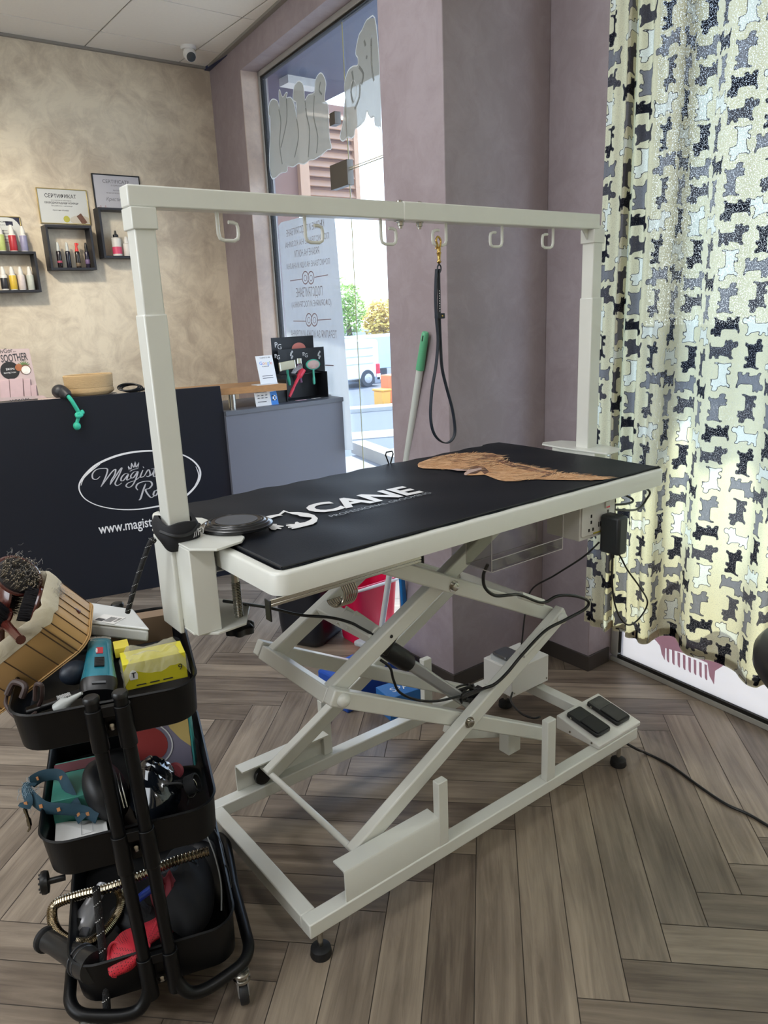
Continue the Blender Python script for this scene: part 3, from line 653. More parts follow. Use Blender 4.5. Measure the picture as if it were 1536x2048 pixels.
# tool rail under the near edge
rl = thing('hook_rail', 'thin steel rail with sliding hooks under the near table edge', 'rail', (-0.44, -0.29, 0.905))
mb = MB(); mb.box(-0.612, -0.263, -0.300, -0.288, 0.898, 0.904); mb.box(-0.612, -0.263, -0.300, -0.297, 0.904, 0.912); mb.build('rail', M_steel, rl, bevel=0.001)
for x in (-0.616, -0.262): 
    mb = MB(); mb.box(x, x+0.003, -0.303, -0.284, 0.872 if x < -0.5 else 0.895, 0.912); mb.build('end_bracket', M_blackp, rl, bevel=0.001)
for i in range(7):
    x = -0.458+i*0.0050; mb = MB(); mb.tube([(x, -0.291, 0.900), (x+0.005, -0.295, 0.880), (x+0.001, -0.293, 0.862), (x-0.010, -0.290, 0.855), (x-0.022, -0.287, 0.862), (x-0.027, -0.285, 0.872)], 0.0019, 6, smooth=5)
    mb.build('sliding_hook', M_steel, rl)
# clear acrylic tray
ac = thing('acrylic_holder', 'clear acrylic holder hanging under the near table edge', 'holder', (0.08, -0.27, 0.88))
mb = MB(); x0, x1 = -0.05, 0.193
ys = [(-0.285, 0.905), (-0.285, 0.822), (-0.28, 0.816), (-0.20, 0.816)]
mb.box(x0, x1, -0.288, -0.285, 0.822, 0.846); mb.box(x0, x1, -0.288, -0.205, 0.817, 0.820); mb.build('trough', M_acryl, ac, bevel=0.001)
for x in (x0, x1-0.003):
    mb = MB(); mb.box(x, x+0.003, -0.288, -0.205, 0.820, 0.910); mb.build('side_panel', M_acryl, ac, bevel=0.001)
mb = MB(); mb.box(x0, x1, -0.208, -0.205, 0.820, 0.910); mb.build('back_panel', M_acryl, ac, bevel=0.001)
mb = MB()
for a, b in (((x0, -0.288, 0.846), (x1, -0.288, 0.846)), ((x0, -0.288, 0.818), (x1, -0.288, 0.818)), ((x0, -0.206, 0.818), (x1, -0.206, 0.818)), ((x0, -0.288, 0.818), (x0, -0.288, 0.908)), ((x1, -0.288, 0.818), (x1, -0.288, 0.908)), ((x0, -0.206, 0.818), (x0, -0.206, 0.908)), ((x1, -0.206, 0.818), (x1, -0.206, 0.908)), ((x0, -0.288, 0.818), (x0, -0.206, 0.818)), ((x1, -0.288, 0.818), (x1, -0.206, 0.818))): mb.tube([a, b], 0.0011, 6)
mb.build('bright_edge', mat('bright_acrylic_edge', 'cfc9c6', 0.2, alpha=0.55), ac)
# power sockets under the table
so = thing('power_socket_box', 'white power socket box with red switch under the near table edge', 'socket', (0.35, -0.25, 0.86))
mb = MB(); mb.box(0.280, 0.421, -0.270, -0.165, 0.812, 0.9115); mb.build('box', M_bwhite, so, bevel=0.002)
mb = MB(); mb.prism(rrect(0.284, 0.417, 0.822, 0.908, 0.006), (0, -0.270, 0), X, Z, -Y, 0.004); fpl = mb.build('face_plate', M_bwhite, so, bevel=0.001)
mb = MB()
for cx in (0.320, 0.388):
    for dx, dz, a in ((0, 0.014, 1), (-0.008, -0.006, 0), (0.008, -0.006, 0), (0, 0.03, 1)): mb.box(cx+dx-0.0022, cx+dx+0.0022, -0.2755, -0.274, 0.842+dz-0.004, 0.842+dz+0.004)
for dx in (0.350, 0.357): mb.box(dx, dx+0.0025, -0.2755, -0.274, 0.838, 0.851)
mb.build('socket_opening', M_cable, fpl)
mb = MB(); mb.box(0.374, 0.392, -0.278, -0.274, 0.882, 0.900); sw = mb.build('switch', M_bwhite, fpl, bevel=0.001)
mb = MB(); mb.box(0.376, 0.390, -0.2786, -0.277, 0.883, 0.887); mb.build('switch_lamp', mat('red_switch', 'e0505a', 0.4), sw)
mb = MB(); mb.box(0.330, 0.36, -0.2748, -0.274, 0.8225, 0.826); mb.build('yellow_sticker', mat('yellow_label', 'b9ae3c', 0.5), fpl)
ad_ = thing('power_adapter', 'black plug-in power adapter in the socket box under the table', 'adapter', (0.385, -0.30, 0.81))
mb = MB(); mb.box(0.352, 0.392, -0.335, -0.276, 0.770, 0.872); mb.build('adapter_body', mat('charcoal_plastic', '23272a', 0.42), ad_, bevel=0.008)
mb = MB(); mb.cyl((0.372, -0.305, 0.757), (0.372, -0.305, 0.772), 0.005, 10); mb.build('strain_relief', M_cable, ad_)

# ---- mat on the table
def inpoly(x, y, poly):
    c = False; j = len(poly)-1
    for i in range(len(poly)):
        xi, yi = poly[i]; xj, yj = poly[j]
        if (yi > y) != (yj > y) and x < (xj-xi)*(y-yi)/(yj-yi)+xi: c = not c
        j = i
    return c
M_mat = mat('black_rubber_mat', '0b1019', 0.52, var=0.3, scale=5, spec=0.22, bump=0.05, bscale=300)
gm = thing('table_mat', 'black printed rubber mat with dog picture lying on the grooming table', 'mat', (0, 0, TH))
mb = MB(); nx, ny = 110, 50; xs0, xs1, ys0, ys1 = -0.578, 0.592, -0.2885, 0.3
grid = []
def matz(x, y): 
    return TH+0.0035+0.0009*math.sin(x*38+math.sin(y*9)*2)*math.exp(-((x+0.35)/0.25)**2)+0.0008*math.sin(x*17+y*22)
for layer in (0, 1):
    for j in range(ny+1):
        for i in range(nx+1):
            x = xs0+(xs1-xs0)*i/nx; y = ys0+(ys1-ys0)*j/ny; e = (j/ny)
            x2 = x+(0.010*(1-abs(2*i/nx-1)))*0
            if e > 0.85: y += 0.004*math.sin(x*60)*(e-0.85)/0.15+(0.010 if i/nx > 0.93 else 0)*(e-0.85)/0.15
            if e < 0.15: y += 0.0015*math.sin(x*50)*(0.15-e)/0.15
            z = matz(x, y)+(0.0 if layer == 0 else -0.0028)
            grid.append((x, y, z))
N1 = (nx+1)*(ny+1); fs = []
for j in range(ny):
    for i in range(nx):
        a = j*(nx+1)+i; fs.append((a, a+1, a+nx+2, a+nx+1)); fs.append((N1+a, N1+a+nx+1, N1+a+nx+2, N1+a+1))
edge = [i for i in range(nx+1)]+[j*(nx+1)+nx for j in range(1, ny+1)]+[ny*(nx+1)+i for i in range(nx-1, -1, -1)]+[j*(nx+1) for j in range(ny-1, 0, -1)]
for k in range(len(edge)):
    a, b = edge[k], edge[(k+1) % len(edge)]; fs.append((a, N1+a, N1+b, b))
mb.add(grid, fs); mb.build('mat_sheet', M_mat, gm, smooth=60)
mb = MB(); mb.tube([(xs0+0.003, ys0+0.004, TH+0.004), (xs0+0.003, 0.295, TH+0.004)], 0.0028, 8); mb.tube([(xs0+0.003, ys0+0.004, TH+0.004), (xs1-0.003, ys0+0.003, TH+0.004)], 0.0022, 8); mb.build('stitched_edge', M_rubber, gm)
ZP = TH+0.0056
def mp_(px, py): return P(px, py, 'z', ZP)
def k2(x, y): return (480+x/3.84, 960+y/3.84)
def k3(x, y): return (860+x/5.486, 840+y/5.486)
# wordmark: baseline from C to E
b0 = mp_(*k2(590, 262)); b1 = mp_(*k2(1405, 92)); t0 = mp_(*k2(640, 195)); 
bu = (b1-b0); bl = bu.length; bu.normalize(); bv_ = Z.cross(bu)
mb = MB(); mb.text('CANE', b0, bu, bv_, Z, 0.118, bold=0.035, xs=1.0)
w_ = max((v-b0).dot(bu) for v in mb.v); k_ = bl/w_
for v in mb.v:
    d = (v-b0).dot(bu); v += bu*(d*k_-d)
mb.build('wordmark', M_letter, gm, smooth=0)
p0 = mp_(*k2(695, 285)); p1 = mp_(*k2(1465, 100)); pu = (p1-p0); pl_ = pu.length; pu.normalize(); pv_ = Z.cross(pu)
mb = MB(); mb.text('PROFESSIONAL GROOMING', p0-pv_*0.004, pu, pv_, Z, 0.023)
w_ = max((v-p0).dot(pu) for v in mb.v); k_ = pl_/w_
for v in mb.v:
    d = (v-p0).dot(pu); v += pu*(d*k_-d)
mb.build('small_wordmark', mat('grey_lettering', '9aa1a8', 0.5), gm, smooth=0)
def flat(mb, pts, z=ZP, t=0.0006): 
    q = [P(*p, 'z', z) for p in pts]; mb.prism([(v.x, v.y) for v in q], (0, 0, z), X, Y, Z, t)
mb = MB()
flat(mb, [k2(*p) for p in ((70, 298), (150, 298), (200, 280), (300, 262), (335, 233), (375, 248), (450, 248), (520, 256), (570, 270), (598, 295), (590, 320), (560, 340), (500, 355), (430, 372), (400, 376), (395, 370), (420, 364), (370, 368), (368, 362), (405, 356), (355, 354), (354, 348), (390, 348), (352, 340), (420, 340), (425, 325), (440, 322), (460, 332), (500, 325), (530, 312), (552, 298), (548, 288), (500, 284), (460, 278), (440, 268), (400, 262), (345, 245), (310, 270), (330, 272), (290, 277), (230, 297), (160, 303), (75, 303))])
flat(mb, [k2(*p) for p in ((215, 345), (260, 338), (285, 340), (280, 348), (335, 354), (335, 360), (290, 362), (320, 372), (315, 378), (285, 374), (270, 385), (240, 380), (225, 368))])
mb.build('dog_logo', M_letter, gm, smooth=0)
# poodle print
def furmat(name, stops):
    m = bpy.data.materials.new(name); m.use_nodes = True; nt = m.node_tree; b = nt.nodes['Principled BSDF']; tc = nt.nodes.new('ShaderNodeTexCoord')
    mp = nt.nodes.new('ShaderNodeMapping'); mp.inputs['Scale'].default_value = (7, 20, 1); mp.inputs['Rotation'].default_value = (0, 0, 0.5)
    n = nt.nodes.new('ShaderNodeTexNoise'); n.inputs['Scale'].default_value = 1; n.inputs['Detail'].default_value = 7; n.inputs['Distortion'].default_value = 1.2
    nt.links.new(tc.outputs['Object'], mp.inputs[0]); nt.links.new(mp.outputs[0], n.inputs[0]); r = nt.nodes.new('ShaderNodeValToRGB'); nt.links.new(n.outputs[0], r.inputs[0])
    e = r.color_ramp.elements; e[0].position, e[0].color = stops[0][0], lin(stops[0][1])+(1,); e[1].position, e[1].color = stops[-1][0], lin(stops[-1][1])+(1,)
    for p, c in stops[1:-1]: q = e.new(p); q.color = lin(c)+(1,)
    nt.links.new(r.outputs[0], b.inputs['Base Color']); b.inputs['Roughness'].default_value = 0.6; return m
M_fur = furmat('printed_apricot_fur', ((0.25, 'a87856'), (0.42, 'cf9e74'), (0.6, 'dfb288'), (0.78, 'b98562')))
M_furd = furmat('printed_dark_fur', ((0.30, '2a221e'), (0.5, '6e4a3a'), (0.7, '9c6a50')))
mb = MB()
flat(mb, [k3(*p) for p in ((-135, 490), (-120, 470), (-40, 440), (60, 405), (200, 380), (400, 362), (600, 362), (700, 370), (760, 395), (820, 420), (790, 440), (900, 470), (1060, 500), (1200, 530), (1330, 560), (1420, 585), (1536, 588), (1700, 605), (1850, 620), (1990, 640), (1900, 655), (1750, 660), (1536, 658), (1300, 655), (1150, 650), (1060, 650), (960, 670), (830, 672), (740, 655), (640, 615), (600, 600), (450, 608), (380, 605), (375, 585), (410, 555), (300, 555), (215, 540), (60, 536), (-80, 530), (-130, 515))])
pr = mb.build('dog_print', M_fur, gm, smooth=0)
mb = MB()
for pts in (((210, 540), (330, 548), (430, 520), (560, 500), (600, 520), (650, 570), (600, 595), (560, 560), (500, 590), (430, 590), (470, 560), (400, 548), (330, 556)), ((700, 430), (800, 440), (960, 490), (1100, 520), (1250, 560), (1390, 580), (1330, 610), (1200, 632), (1290, 590), (1100, 560), (950, 530), (820, 490)),
            ((600, 372), (700, 378), (790, 402), (700, 415), (560, 440), (480, 450), (560, 410))):
    flat(mb, [k3(*p) for p in pts], ZP+0.0007, 0.0004)
mb.build('print_shading_fur', M_furd, gm, smooth=0)
mb = MB(); flat(mb, [k3(*p) for p in ((215, 541), (300, 536), (400, 548), (470, 540), (560, 525), (570, 540), (500, 562), (440, 580), (400, 606), (375, 600), (375, 585), (415, 556), (300, 556))], ZP+0.0012, 0.0004)
mb.build('print_pale_muzzle', mat('printed_pale_muzzle', 'c3a9a0', 0.6, var=0.25, scale=60), gm, smooth=0)

rnd = random.Random(21)
outl = [P(*k3(*p), 'z', ZP) for p in ((-135, 490), (-40, 440), (60, 405), (200, 380), (400, 362), (600, 362), (760, 395), (900, 470), (1200, 530), (1420, 585), (1700, 605), (1990, 640), (1750, 660), (1300, 655), (960, 670), (830, 672), (740, 655), (640, 615), (600, 590), (450, 560), (215, 540), (-80, 530))]
opoly = [(p.x, p.y) for p in outl]; strk = [MB(), MB(), MB()]; bxs = [p[0] for p in opoly]; bys = [p[1] for p in opoly]
cnt = 0
while cnt < 1500:
    x, y = rnd.uniform(min(bxs), max(bxs)), rnd.uniform(min(bys), max(bys))
    if not inpoly(x, y, opoly): continue
    cnt += 1; t_ = (x-min(bxs))/(max(bxs)-min(bxs)); a = -0.9+1.0*t_+rnd.gauss(0, 0.28)+0.5*math.sin(y*30); L_ = rnd.uniform(0.012, 0.034)
    p0 = Vector((x, y, ZP+0.0007+rnd.uniform(0, 0.0005))); d = Vector((math.cos(a), math.sin(a), 0)); e = Vector((-d.y, d.x, 0))*rnd.uniform(-0.004, 0.004)
    up_ = (y-sum(bys)/len(bys)); k_ = 2 if rnd.random() < (0.30 if up_ > 0.02 and t_ > 0.35 else 0.06) else (0 if rnd.random() < 0.5 else 1)
    strk[k_].ribbon([p0, p0+d*L_*0.5+e, p0+d*L_], [0.0022, 0.0018, 0.0003], Z, 0.0001)
for m2, c_ in zip(strk, ('e6c096', 'c59469', '6f4936')): m2.build('fur_strokes', mat('printed_fur_'+c_, c_, 0.6, var=0.1), gm, smooth=0)

# ---- overhead arch clamped to the table
YF, BD = -0.0116, 0.040
ar = thing('grooming_arch', 'white square-tube overhead arch clamped to both ends of the grooming table', 'grooming arch', (0, 0.01, TH))
ZT, ZBm = 1.628, 1.591
mb = MB(); mb.box(-0.673, -0.040, YF, YF+BD, ZBm, ZT); mb.build('crossbar', M_white, ar, bevel=0.003)
mb = MB(); mb.box(-0.045, 0.665, YF-0.0015, YF+BD+0.0015, ZBm-0.0015, ZT+0.0015); mb.build('crossbar', M_white, ar, bevel=0.003)
for i, (x0, x1, xs) in enumerate(((-0.668, -0.628, -1), (0.641, 0.681, 1))):
    mb = MB(); mb.box(x0-0.004, x1+0.004, YF-0.004, YF+BD+0.004, 1.553, ZBm+(0.0 if i == 0 else -0.001)); mb.build('corner_sleeve', M_white, ar, bevel=0.002)
    mb = MB(); mb.box(x0, x1, YF, YF+BD, 1.39, 1.60 if i else 1.592); mb.build('upper_post', M_white, ar, bevel=0.003)
    zb_ = 0.80 if i == 0 else TH+0.006
    mb = MB(); mb.box(x0-0.0025, x1+0.0025, YF-0.0025, YF+BD+0.0025, zb_, 1.405); mb.build('lower_post', M_white, ar, bevel=0.003)
mb = MB(); mb.prism([(0, 0), (0.035, 0), (0, -0.0)], (0.6, 0, 0), X, Z, Y, 0.001) if False else None
mb = MB(); mb.prism([(0, 0), (-0.028, 0), (0, -0.032)], (0.641, YF+BD/2-0.002, ZBm-0.001), X, Z, Y, 0.004); mb.build('gusset', M_white, ar)
# clamps
M_plate = M_white
tp = [(-0.664, -0.086), (-0.625, -0.125), (-0.565, -0.112), (-0.548, -0.09), (-0.540, 0.0), (-0.548, 0.11), (-0.565, 0.135), (-0.625, 0.145), (-0.664, 0.106)]
mb = MB(); mb.prism(tp, (0, 0, TH+0.009), X, Y, Z, 0.005); mb.build('clamp_top_plate', M_plate, ar, bevel=0.001)
mb = MB(); mb.prism([(-0.664, -0.06), (-0.625, -0.092), (-0.560, -0.086), (-0.512, -0.01), (-0.512, 0.04), (-0.560, 0.11), (-0.625, 0.12), (-0.664, 0.08)], (0, 0, 0.780), X, Y, Z, 0.005); mb.build('clamp_bottom_plate', M_plate, ar, bevel=0.001)
mb = MB(); mb.box(-0.664, -0.612, -0.082, 0.10, 0.785, TH+0.009); mb.build('clamp_web', M_plate, ar, bevel=0.002)
mb = MB(); mb.box(-0.6735, -0.664, -0.0145, 0.078, 0.770, TH+0.012); mb.build('clamp_sleeve', M_plate, ar, bevel=0.003)
sx_, sy_ = -0.556, -0.045
mb = MB(); mb.tube([(sx_, sy_, 0.77), (sx_, sy_, 0.900)], 0.0085, 14)
for i in range(26): mb.lathe([(0.0086, 0), (0.0098, 0.0016), (0.0086, 0.0032)], (sx_, sy_, 0.775+i*0.0034), seg=14)
mb.build('clamp_screw', M_steel, ar)
mb = MB(); mb.prism(rrect(-0.020, 0.020, -0.018, 0.018, 0.008), (sx_-0.012, sy_, 0.9), X, Y, Z, 0.003); mb.obox((sx_-0.048, sy_, 0.915), (0.0015, 0, 0), (0, 0.018, 0), (0, 0, 0.018)); mb.box(sx_-0.049, sx_-0.01, sy_-0.018, sy_+0.018, 0.9, 0.903); mb.build('clamp_pad', M_alu, ar, bevel=0.001)
mb = MB(); n_ = 48; prof = []
for h, rr in ((0.748, 0.024), (0.751, 0.029), (0.764, 0.029), (0.768, 0.024)):
    prof.append([Vector((sx_+rr*(1+0.13*math.cos(6*2*math.pi*k/n_))*math.cos(2*math.pi*k/n_), sy_+rr*(1+0.13*math.cos(6*2*math.pi*k/n_))*math.sin(2*math.pi*k/n_), h)) for k in range(n_)])
mb.loft(prof); mb.cyl((sx_, sy_, 0.766), (sx_, sy_, 0.781), 0.014); mb.build('clamp_knob', M_blackp, ar)
rp = [(0.603, 0.061), (0.610, -0.105), (0.661, -0.105), (0.700, -0.085), (0.712, -0.04), (0.712, 0.10), (0.697, 0.135), (0.635, 0.157), (0.612, 0.14)]
mb = MB(); mb.prism(rp, (0, 0, TH+0.009), X, Y, Z, 0.005); mb.build('clamp_top_plate', M_plate, ar, bevel=0.001)
mb = MB(); mb.box(0.612, 0.664, -0.06, 0.10, 0.80, TH+0.009); mb.build('clamp_web', M_plate, ar, bevel=0.002)
# bolts through the crossbar
for x in (-0.040, 0.017):
    mb = MB(); mb.lathe([(0.010, 0), (0.010, -0.002), (0.0075, -0.003), (0.0075, -0.010), (0.0045, -0.011), (0.0045, -0.016)], (x, YF+BD/2, ZBm-0.0015), seg=8); mb.lathe([(0.008, 0), (0.008, 0.003), (0.004, 0.005)], (x, YF+BD/2, ZT+0.0015), seg=12); mb.cyl((x, YF+BD/2, ZBm-0.004), (x, YF+BD/2, ZT+0.002), 0.004, 8); mb.build('crossbar_bolt', M_steel, ar)
# six hooks: drop, bend and return
def hook(x, s, wide=0.043, col=M_white):
    yh = YF+BD/2; mb = MB(); zz = ZBm
    mb.tube([(x, yh, zz+0.002), (x, yh, zz-0.040), (x+s*0.003, yh, zz-0.0485), (x+s*0.012, yh, zz-0.052), (x+s*(wide-0.010), yh, zz-0.052), (x+s*(wide-0.002), yh, zz-0.048), (x+s*wide, yh, zz-0.040), (x+s*wide, yh, zz-0.028), (x+s*(wide-0.002), yh, zz-0.021), (x+s*(wide-0.010), yh, zz-0.018), (x+s*(wide-0.020), yh, zz-0.018)], 0.0036, 10)
    mb.build('hook', M_white, ar)
for px, s in ((437, 1), (611, 1), (762, 1), (892, -1), (1004, -1), (1106, -1)):
    hook(P(px, 470, 'y', YF+BD/2).x, s)

# ---- leather loop lead hanging from the fourth hook
xl = P(875, 480, 'y', YF+BD/2).x; yl = YF+BD/2-0.004
ld_ = thing('grooming_loop', 'dark leather grooming loop with brass snap hanging from a hook of the arch', 'leash', (xl, yl, 1.30))
def lz(py): return P(876, py, 'y', yl).z
mb = MB()
M_leather = mat('navy_leather', '1f2733', 0.45, var=0.1)
mb.tube([(xl-0.004, yl, lz(489)), (xl-0.008, yl, lz(480)), (xl-0.002, yl, lz(474)+0.001), (xl+0.006, yl, lz(480)), (xl+0.005, yl, lz(490)), (xl, yl, lz(500)), (xl-0.005, yl, lz(490))], 0.0024, 8, smooth=4)
mb.lathe([(0.002, 0), (0.0055, -0.003), (0.0045, -0.010), (0.006, -0.013), (0.0045, -0.018), (0.0035, -0.030), (0.006, -0.034), (0.002, -0.038)], (xl, yl, lz(494)), seg=12)
mb.tube([(xl-0.010, yl, lz(498)), (xl-0.002, yl, lz(488))], 0.0016, 6)
mb.build('snap_hook', M_brass, ld_)
mb = MB()
mb.tube([(xl, yl, lz(528)), (xl-0.005, yl, lz(533)), (xl-0.005, yl, lz(540)), (xl, yl, lz(546)), (xl+0.005, yl, lz(540)), (xl+0.005, yl, lz(533)), (xl, yl, lz(528))], 0.0018, 8, smooth=3)
mb.build('ring', M_leather, ld_)
def strap(path, wd=0.009, t=0.003, name='strap'):
    pts = catmull([P(*q, 'y', yl) for q in path], 6); mb = MB()
    L = len(pts); rings = []
    for i, p in enumerate(pts):
        d = (pts[min(i+1, L-1)]-pts[max(i-1, 0)]).normalized(); sd = Y.cross(d).normalized()
        rings.append([p+sd*t/2-Y*wd/2, p+sd*t/2+Y*wd/2, p-sd*t/2+Y*wd/2, p-sd*t/2-Y*wd/2])
    mb.loft(rings); return mb.build(name, M_leather, ld_, bevel=0.0005)
strap([(873, 538), (871, 590), (873, 640), (876, 680), (872, 730), (864, 780), (861, 830), (866, 862), (878, 880), (893, 886), (905, 878), (910, 860), (905, 820), (893, 775), (884, 735), (881, 690), (879, 640), (878, 590), (877, 538)])
q = P(877, 632, 'y', yl); mb = MB(); mb.box(q.x-0.008, q.x+0.016, yl-0.007, yl+0.007, q.z-0.0065, q.z+0.0065); sl_ = mb.build('slide_keeper', M_leather, ld_, bevel=0.002)
mb = MB(); mb.lathe([(0.0025, 0), (0.002, 0.0015)], (q.x+0.006, yl-0.0072, q.z), (0, -1, 0), 10); mb.build('stud', M_brass, sl_)
mb = MB()
for i in range(9): mb.box(xl-0.0068, xl-0.0050, yl-0.0062, yl-0.0055, lz(582+i*5)-0.0012, lz(582+i*5)+0.0012)
mb.build('stitching', M_letter, ld_)

# carabiner clipped to the far table edge
q = P(783, 935, 'y', 0.300); kz = TH+0.002
cb2 = MB(); cb2.tube([(q.x-0.003, 0.308, kz), (q.x-0.014, 0.308, kz+0.028), (q.x-0.011, 0.308, kz+0.036), (q.x+0.011, 0.308, kz+0.036), (q.x+0.014, 0.308, kz+0.028), (q.x+0.003, 0.308, kz), (q.x+0.003, 0.308, kz-0.02), (q.x-0.003, 0.308, kz-0.02)], 0.0022, 8, closed=True)
o = cb2.build('carabiner', M_blackp, origin=(q.x, 0.308, kz)); tag(o, 'small black clip sticking up at the far edge of the table', 'clip')

# ---- waist band wrapped round the left post
wb = thing('waist_bag', 'black belt bag with small white letters strapped round the left arch post', 'belt bag', (-0.65, 0.0, TH+0.02))
n_ = 40; rings = []
for hz, gr in ((0.0, -0.004), (0.012, 0.002), (0.030, 0.003), (0.044, -0.003)):
    ring = []
    for k in range(n_):
        a = 2*math.pi*k/n_; cx, cy = -0.648, 0.010; rx, ry = 0.040+gr, 0.043+gr
        ca_, sa_ = math.cos(a), math.sin(a); sag = -0.020*max(0, -sa_)*(1.0 if hz < 0.02 else 0.4)
        ring.append(Vector((cx+rx*math.copysign(abs(ca_)**0.7, ca_), cy+ry*math.copysign(abs(sa_)**0.7, sa_), TH+0.012+hz+sag+0.004*math.sin(3*a))))
    rings.append(ring)
inner = [[Vector((-0.648+(p.x+0.648)*0.80, 0.010+(p.y-0.010)*0.80, p.z)) for p in r] for r in rings[::-1]]
mb = MB(); mb.loft(rings+inner+[rings[0]], caps=False); wbb = mb.build('band', mat('black_neoprene', '111218', 0.75, var=0.15), wb, smooth=60)
mb = MB(); mb.tube([(-0.689, -0.010, TH+0.038), (-0.670, -0.037, TH+0.030), (-0.640, -0.040, TH+0.030), (-0.612, -0.024, TH+0.040)], 0.0035, 8, smooth=5); mb.build('zip_piping', M_rubber, wb)
mb = MB(); mb.text('//FY', (-0.634, -0.0385, TH+0.020), Vector((0.93, 0.36, 0.08)).normalized(), Z, Vector((0.36, -0.93, 0)), 0.020, t=0.001, bold=0.01, shear=0.2); mb.build('lettering', M_letter, wb, smooth=0)

# collapsible bowl
bc = Vector((-0.528, -0.018, 0)); bz = TH+0.0145
bw = MB(); bw.lathe([(0.0, 0.0), (0.062, 0.0), (0.067, 0.003), (0.067, 0.008), (0.062, 0.010), (0.061, 0.012), (0.058, 0.013), (0.056, 0.0105), (0.054, 0.0145), (0.051, 0.0155), (0.049, 0.012), (0.046, 0.0165), (0.043, 0.0165), (0.040, 0.0155), (0.0, 0.0155)], (bc.x, bc.y, bz), seg=56, sx=1.12, sy=0.98, xdir=(0.8, -0.6, 0))
bwt = thing('collapsible_bowl', 'black folded round rubber bowl lying on the clamp plate and mat corner', 'bowl', (bc.x, bc.y, bz))
bw.build('bowl_rings', mat('glossy_black_silicone', '0e1014', 0.3, coat=0.3), bwt, smooth=50)
mb = MB(); mb.lathe([(0, 0.0157), (0.0395, 0.0157), (0.0395, 0.0166), (0, 0.0168)], (bc.x, bc.y, bz), seg=48, sx=1.12, sy=0.98, xdir=(0.8, -0.6, 0)); mb.build('bowl_base', mat('grey_bowl_centre', '4a4d53', 0.5, var=0.2, scale=40), bwt)

# ---- cables
def cable(name, pts, r, label, cat='cable', smooth=8, m=M_cable, group=None):
    mb = MB(); mb.tube(pts, r, 8, smooth=smooth); o = mb.build(name, m, origin=pts[0], smooth=60); return tag(o, label, cat, group)
def pp(x, y, ax, v): return P(x, y, ax, v)
yc1 = -0.205
cable('cable', [pp(975, 1130, 'y', -0.24), pp(967, 1150, 'y', -0.215), pp(970, 1175, 'y', yc1), pp(990, 1191, 'y', yc1), pp(1020, 1190, 'y', yc1), pp(1040, 1190, 'y', -0.194), pp(1085, 1205, 'y', -0.194), pp(1115, 1192, 'y', -0.20), pp(1150, 1192, 'y', -0.21), pp(1176, 1202, 'y', -0.21), pp(1170, 1218, 'y', -0.208), pp(1130, 1240, 'y', -0.203), pp(1090, 1262, 'y', -0.196), pp(1044, 1310, 'y', -0.196), pp(1015, 1345, 'y', -0.194), pp(990, 1368, 'y', -0.192), pp(965, 1378, 'y', -0.17), pp(925, 1395, 'y', -0.02)], 0.0042, 'thick black cable looping from the acrylic holder along the scissor arms')
cable('cable', [pp(1198, 1085, 'y', -0.279), pp(1165, 1115, 'y', -0.2), pp(1110, 1150, 'y', -0.1), pp(1063, 1180, 'y', 0.0), pp(1050, 1230, 'y', 0.08), pp(1043, 1290, 'y', 0.15), pp(1036, 1318, 'y', 0.2)], 0.0026, 'thin black cable from the socket box down to the control box')
cable('cable', [Vector((0.372, -0.305, 0.760)), pp(1224, 1150, 'y', -0.3), pp(1228, 1200, 'y', -0.28), pp(1240, 1235, 'y', -0.26), pp(1258, 1250, 'y', -0.26), pp(1280, 1235, 'y', -0.26), pp(1295, 1205, 'y', -0.27), pp(1280, 1175, 'y', -0.29), pp(1255, 1140, 'y', -0.30), pp(1240, 1112, 'y', -0.31), Vector((0.382, -0.305, 0.770))], 0.0024, 'thin black adapter cable hanging in a loop before the curtain')
cable('cable', [Vector((0.425, -0.20, 0.86)), pp(1245, 1020, 'y', -0.2), pp(1275, 1018, 'y', -0.18), pp(1292, 1000, 'y', -0.17), pp(1293, 978, 'y', -0.17), Vector((0.50, -0.16, 0.914))], 0.0032, 'black plug cable curving up under the right end of the table', 'cable')
cable('cable', [Vector((0.425, -0.18, 0.865)), pp(1250, 1008, 'y', -0.2), pp(1262, 996, 'y', -0.19), Vector((0.47, -0.17, 0.914))], 0.0032, 'short black cable beside the plug behind the socket box', 'cable')
cable('cable', [pp(447, 1202, 'y', -0.01), pp(490, 1208, 'y', 0.0), pp(540, 1216, 'y', 0.02), pp(600, 1230, 'y', 0.0), pp(660, 1235, 'y', -0.05), pp(700, 1245, 'y', -0.07), pp(722, 1256, 'y', -0.075), pp(748, 1270, 'y', -0.078)], 0.0035, 'black cable running from the left clamp to the lifting motor')
cable('cable', [Vector((-0.16, 0.0, 0.535)), pp(780, 1335, 'y', -0.02), pp(787, 1360, 'y', -0.02), pp(800, 1385, 'y', -0.02), pp(835, 1400, 'y', -0.01), pp(875, 1402, 'y', 0.0), pp(920, 1392, 'y', 0.0)], 0.0036, 'black motor cable hanging below the scissor arms')
cable('cable', [Vector((0.60, 0.0, 0.10)), pp(1262, 1492, 'z', 0.05), pp(1290, 1505, 'z', 0.006), pp(1340, 1530, 'z', 0.005), pp(1395, 1570, 'z', 0.005), pp(1450, 1607, 'z', 0.005), pp(1500, 1630, 'z', 0.005), pp(1560, 1665, 'z', 0.005), pp(1640, 1700, 'z', 0.005)], 0.0042, 'black mains cable lying across the plank floor to the right', 'cable')
cable('cable', [pp(1025, 1385, 'y', 0.13), pp(1022, 1402, 'y', 0.10), pp(1040, 1425, 'y', 0.0), pp(1065, 1436, 'y', -0.05), pp(1080, 1434, 'y', -0.08)], 0.0035, 'short black cable leaving the underside of the control box')
tn = MB(); rnd = random.Random(4); cc = pp(925, 1392, 'y', 0.02)
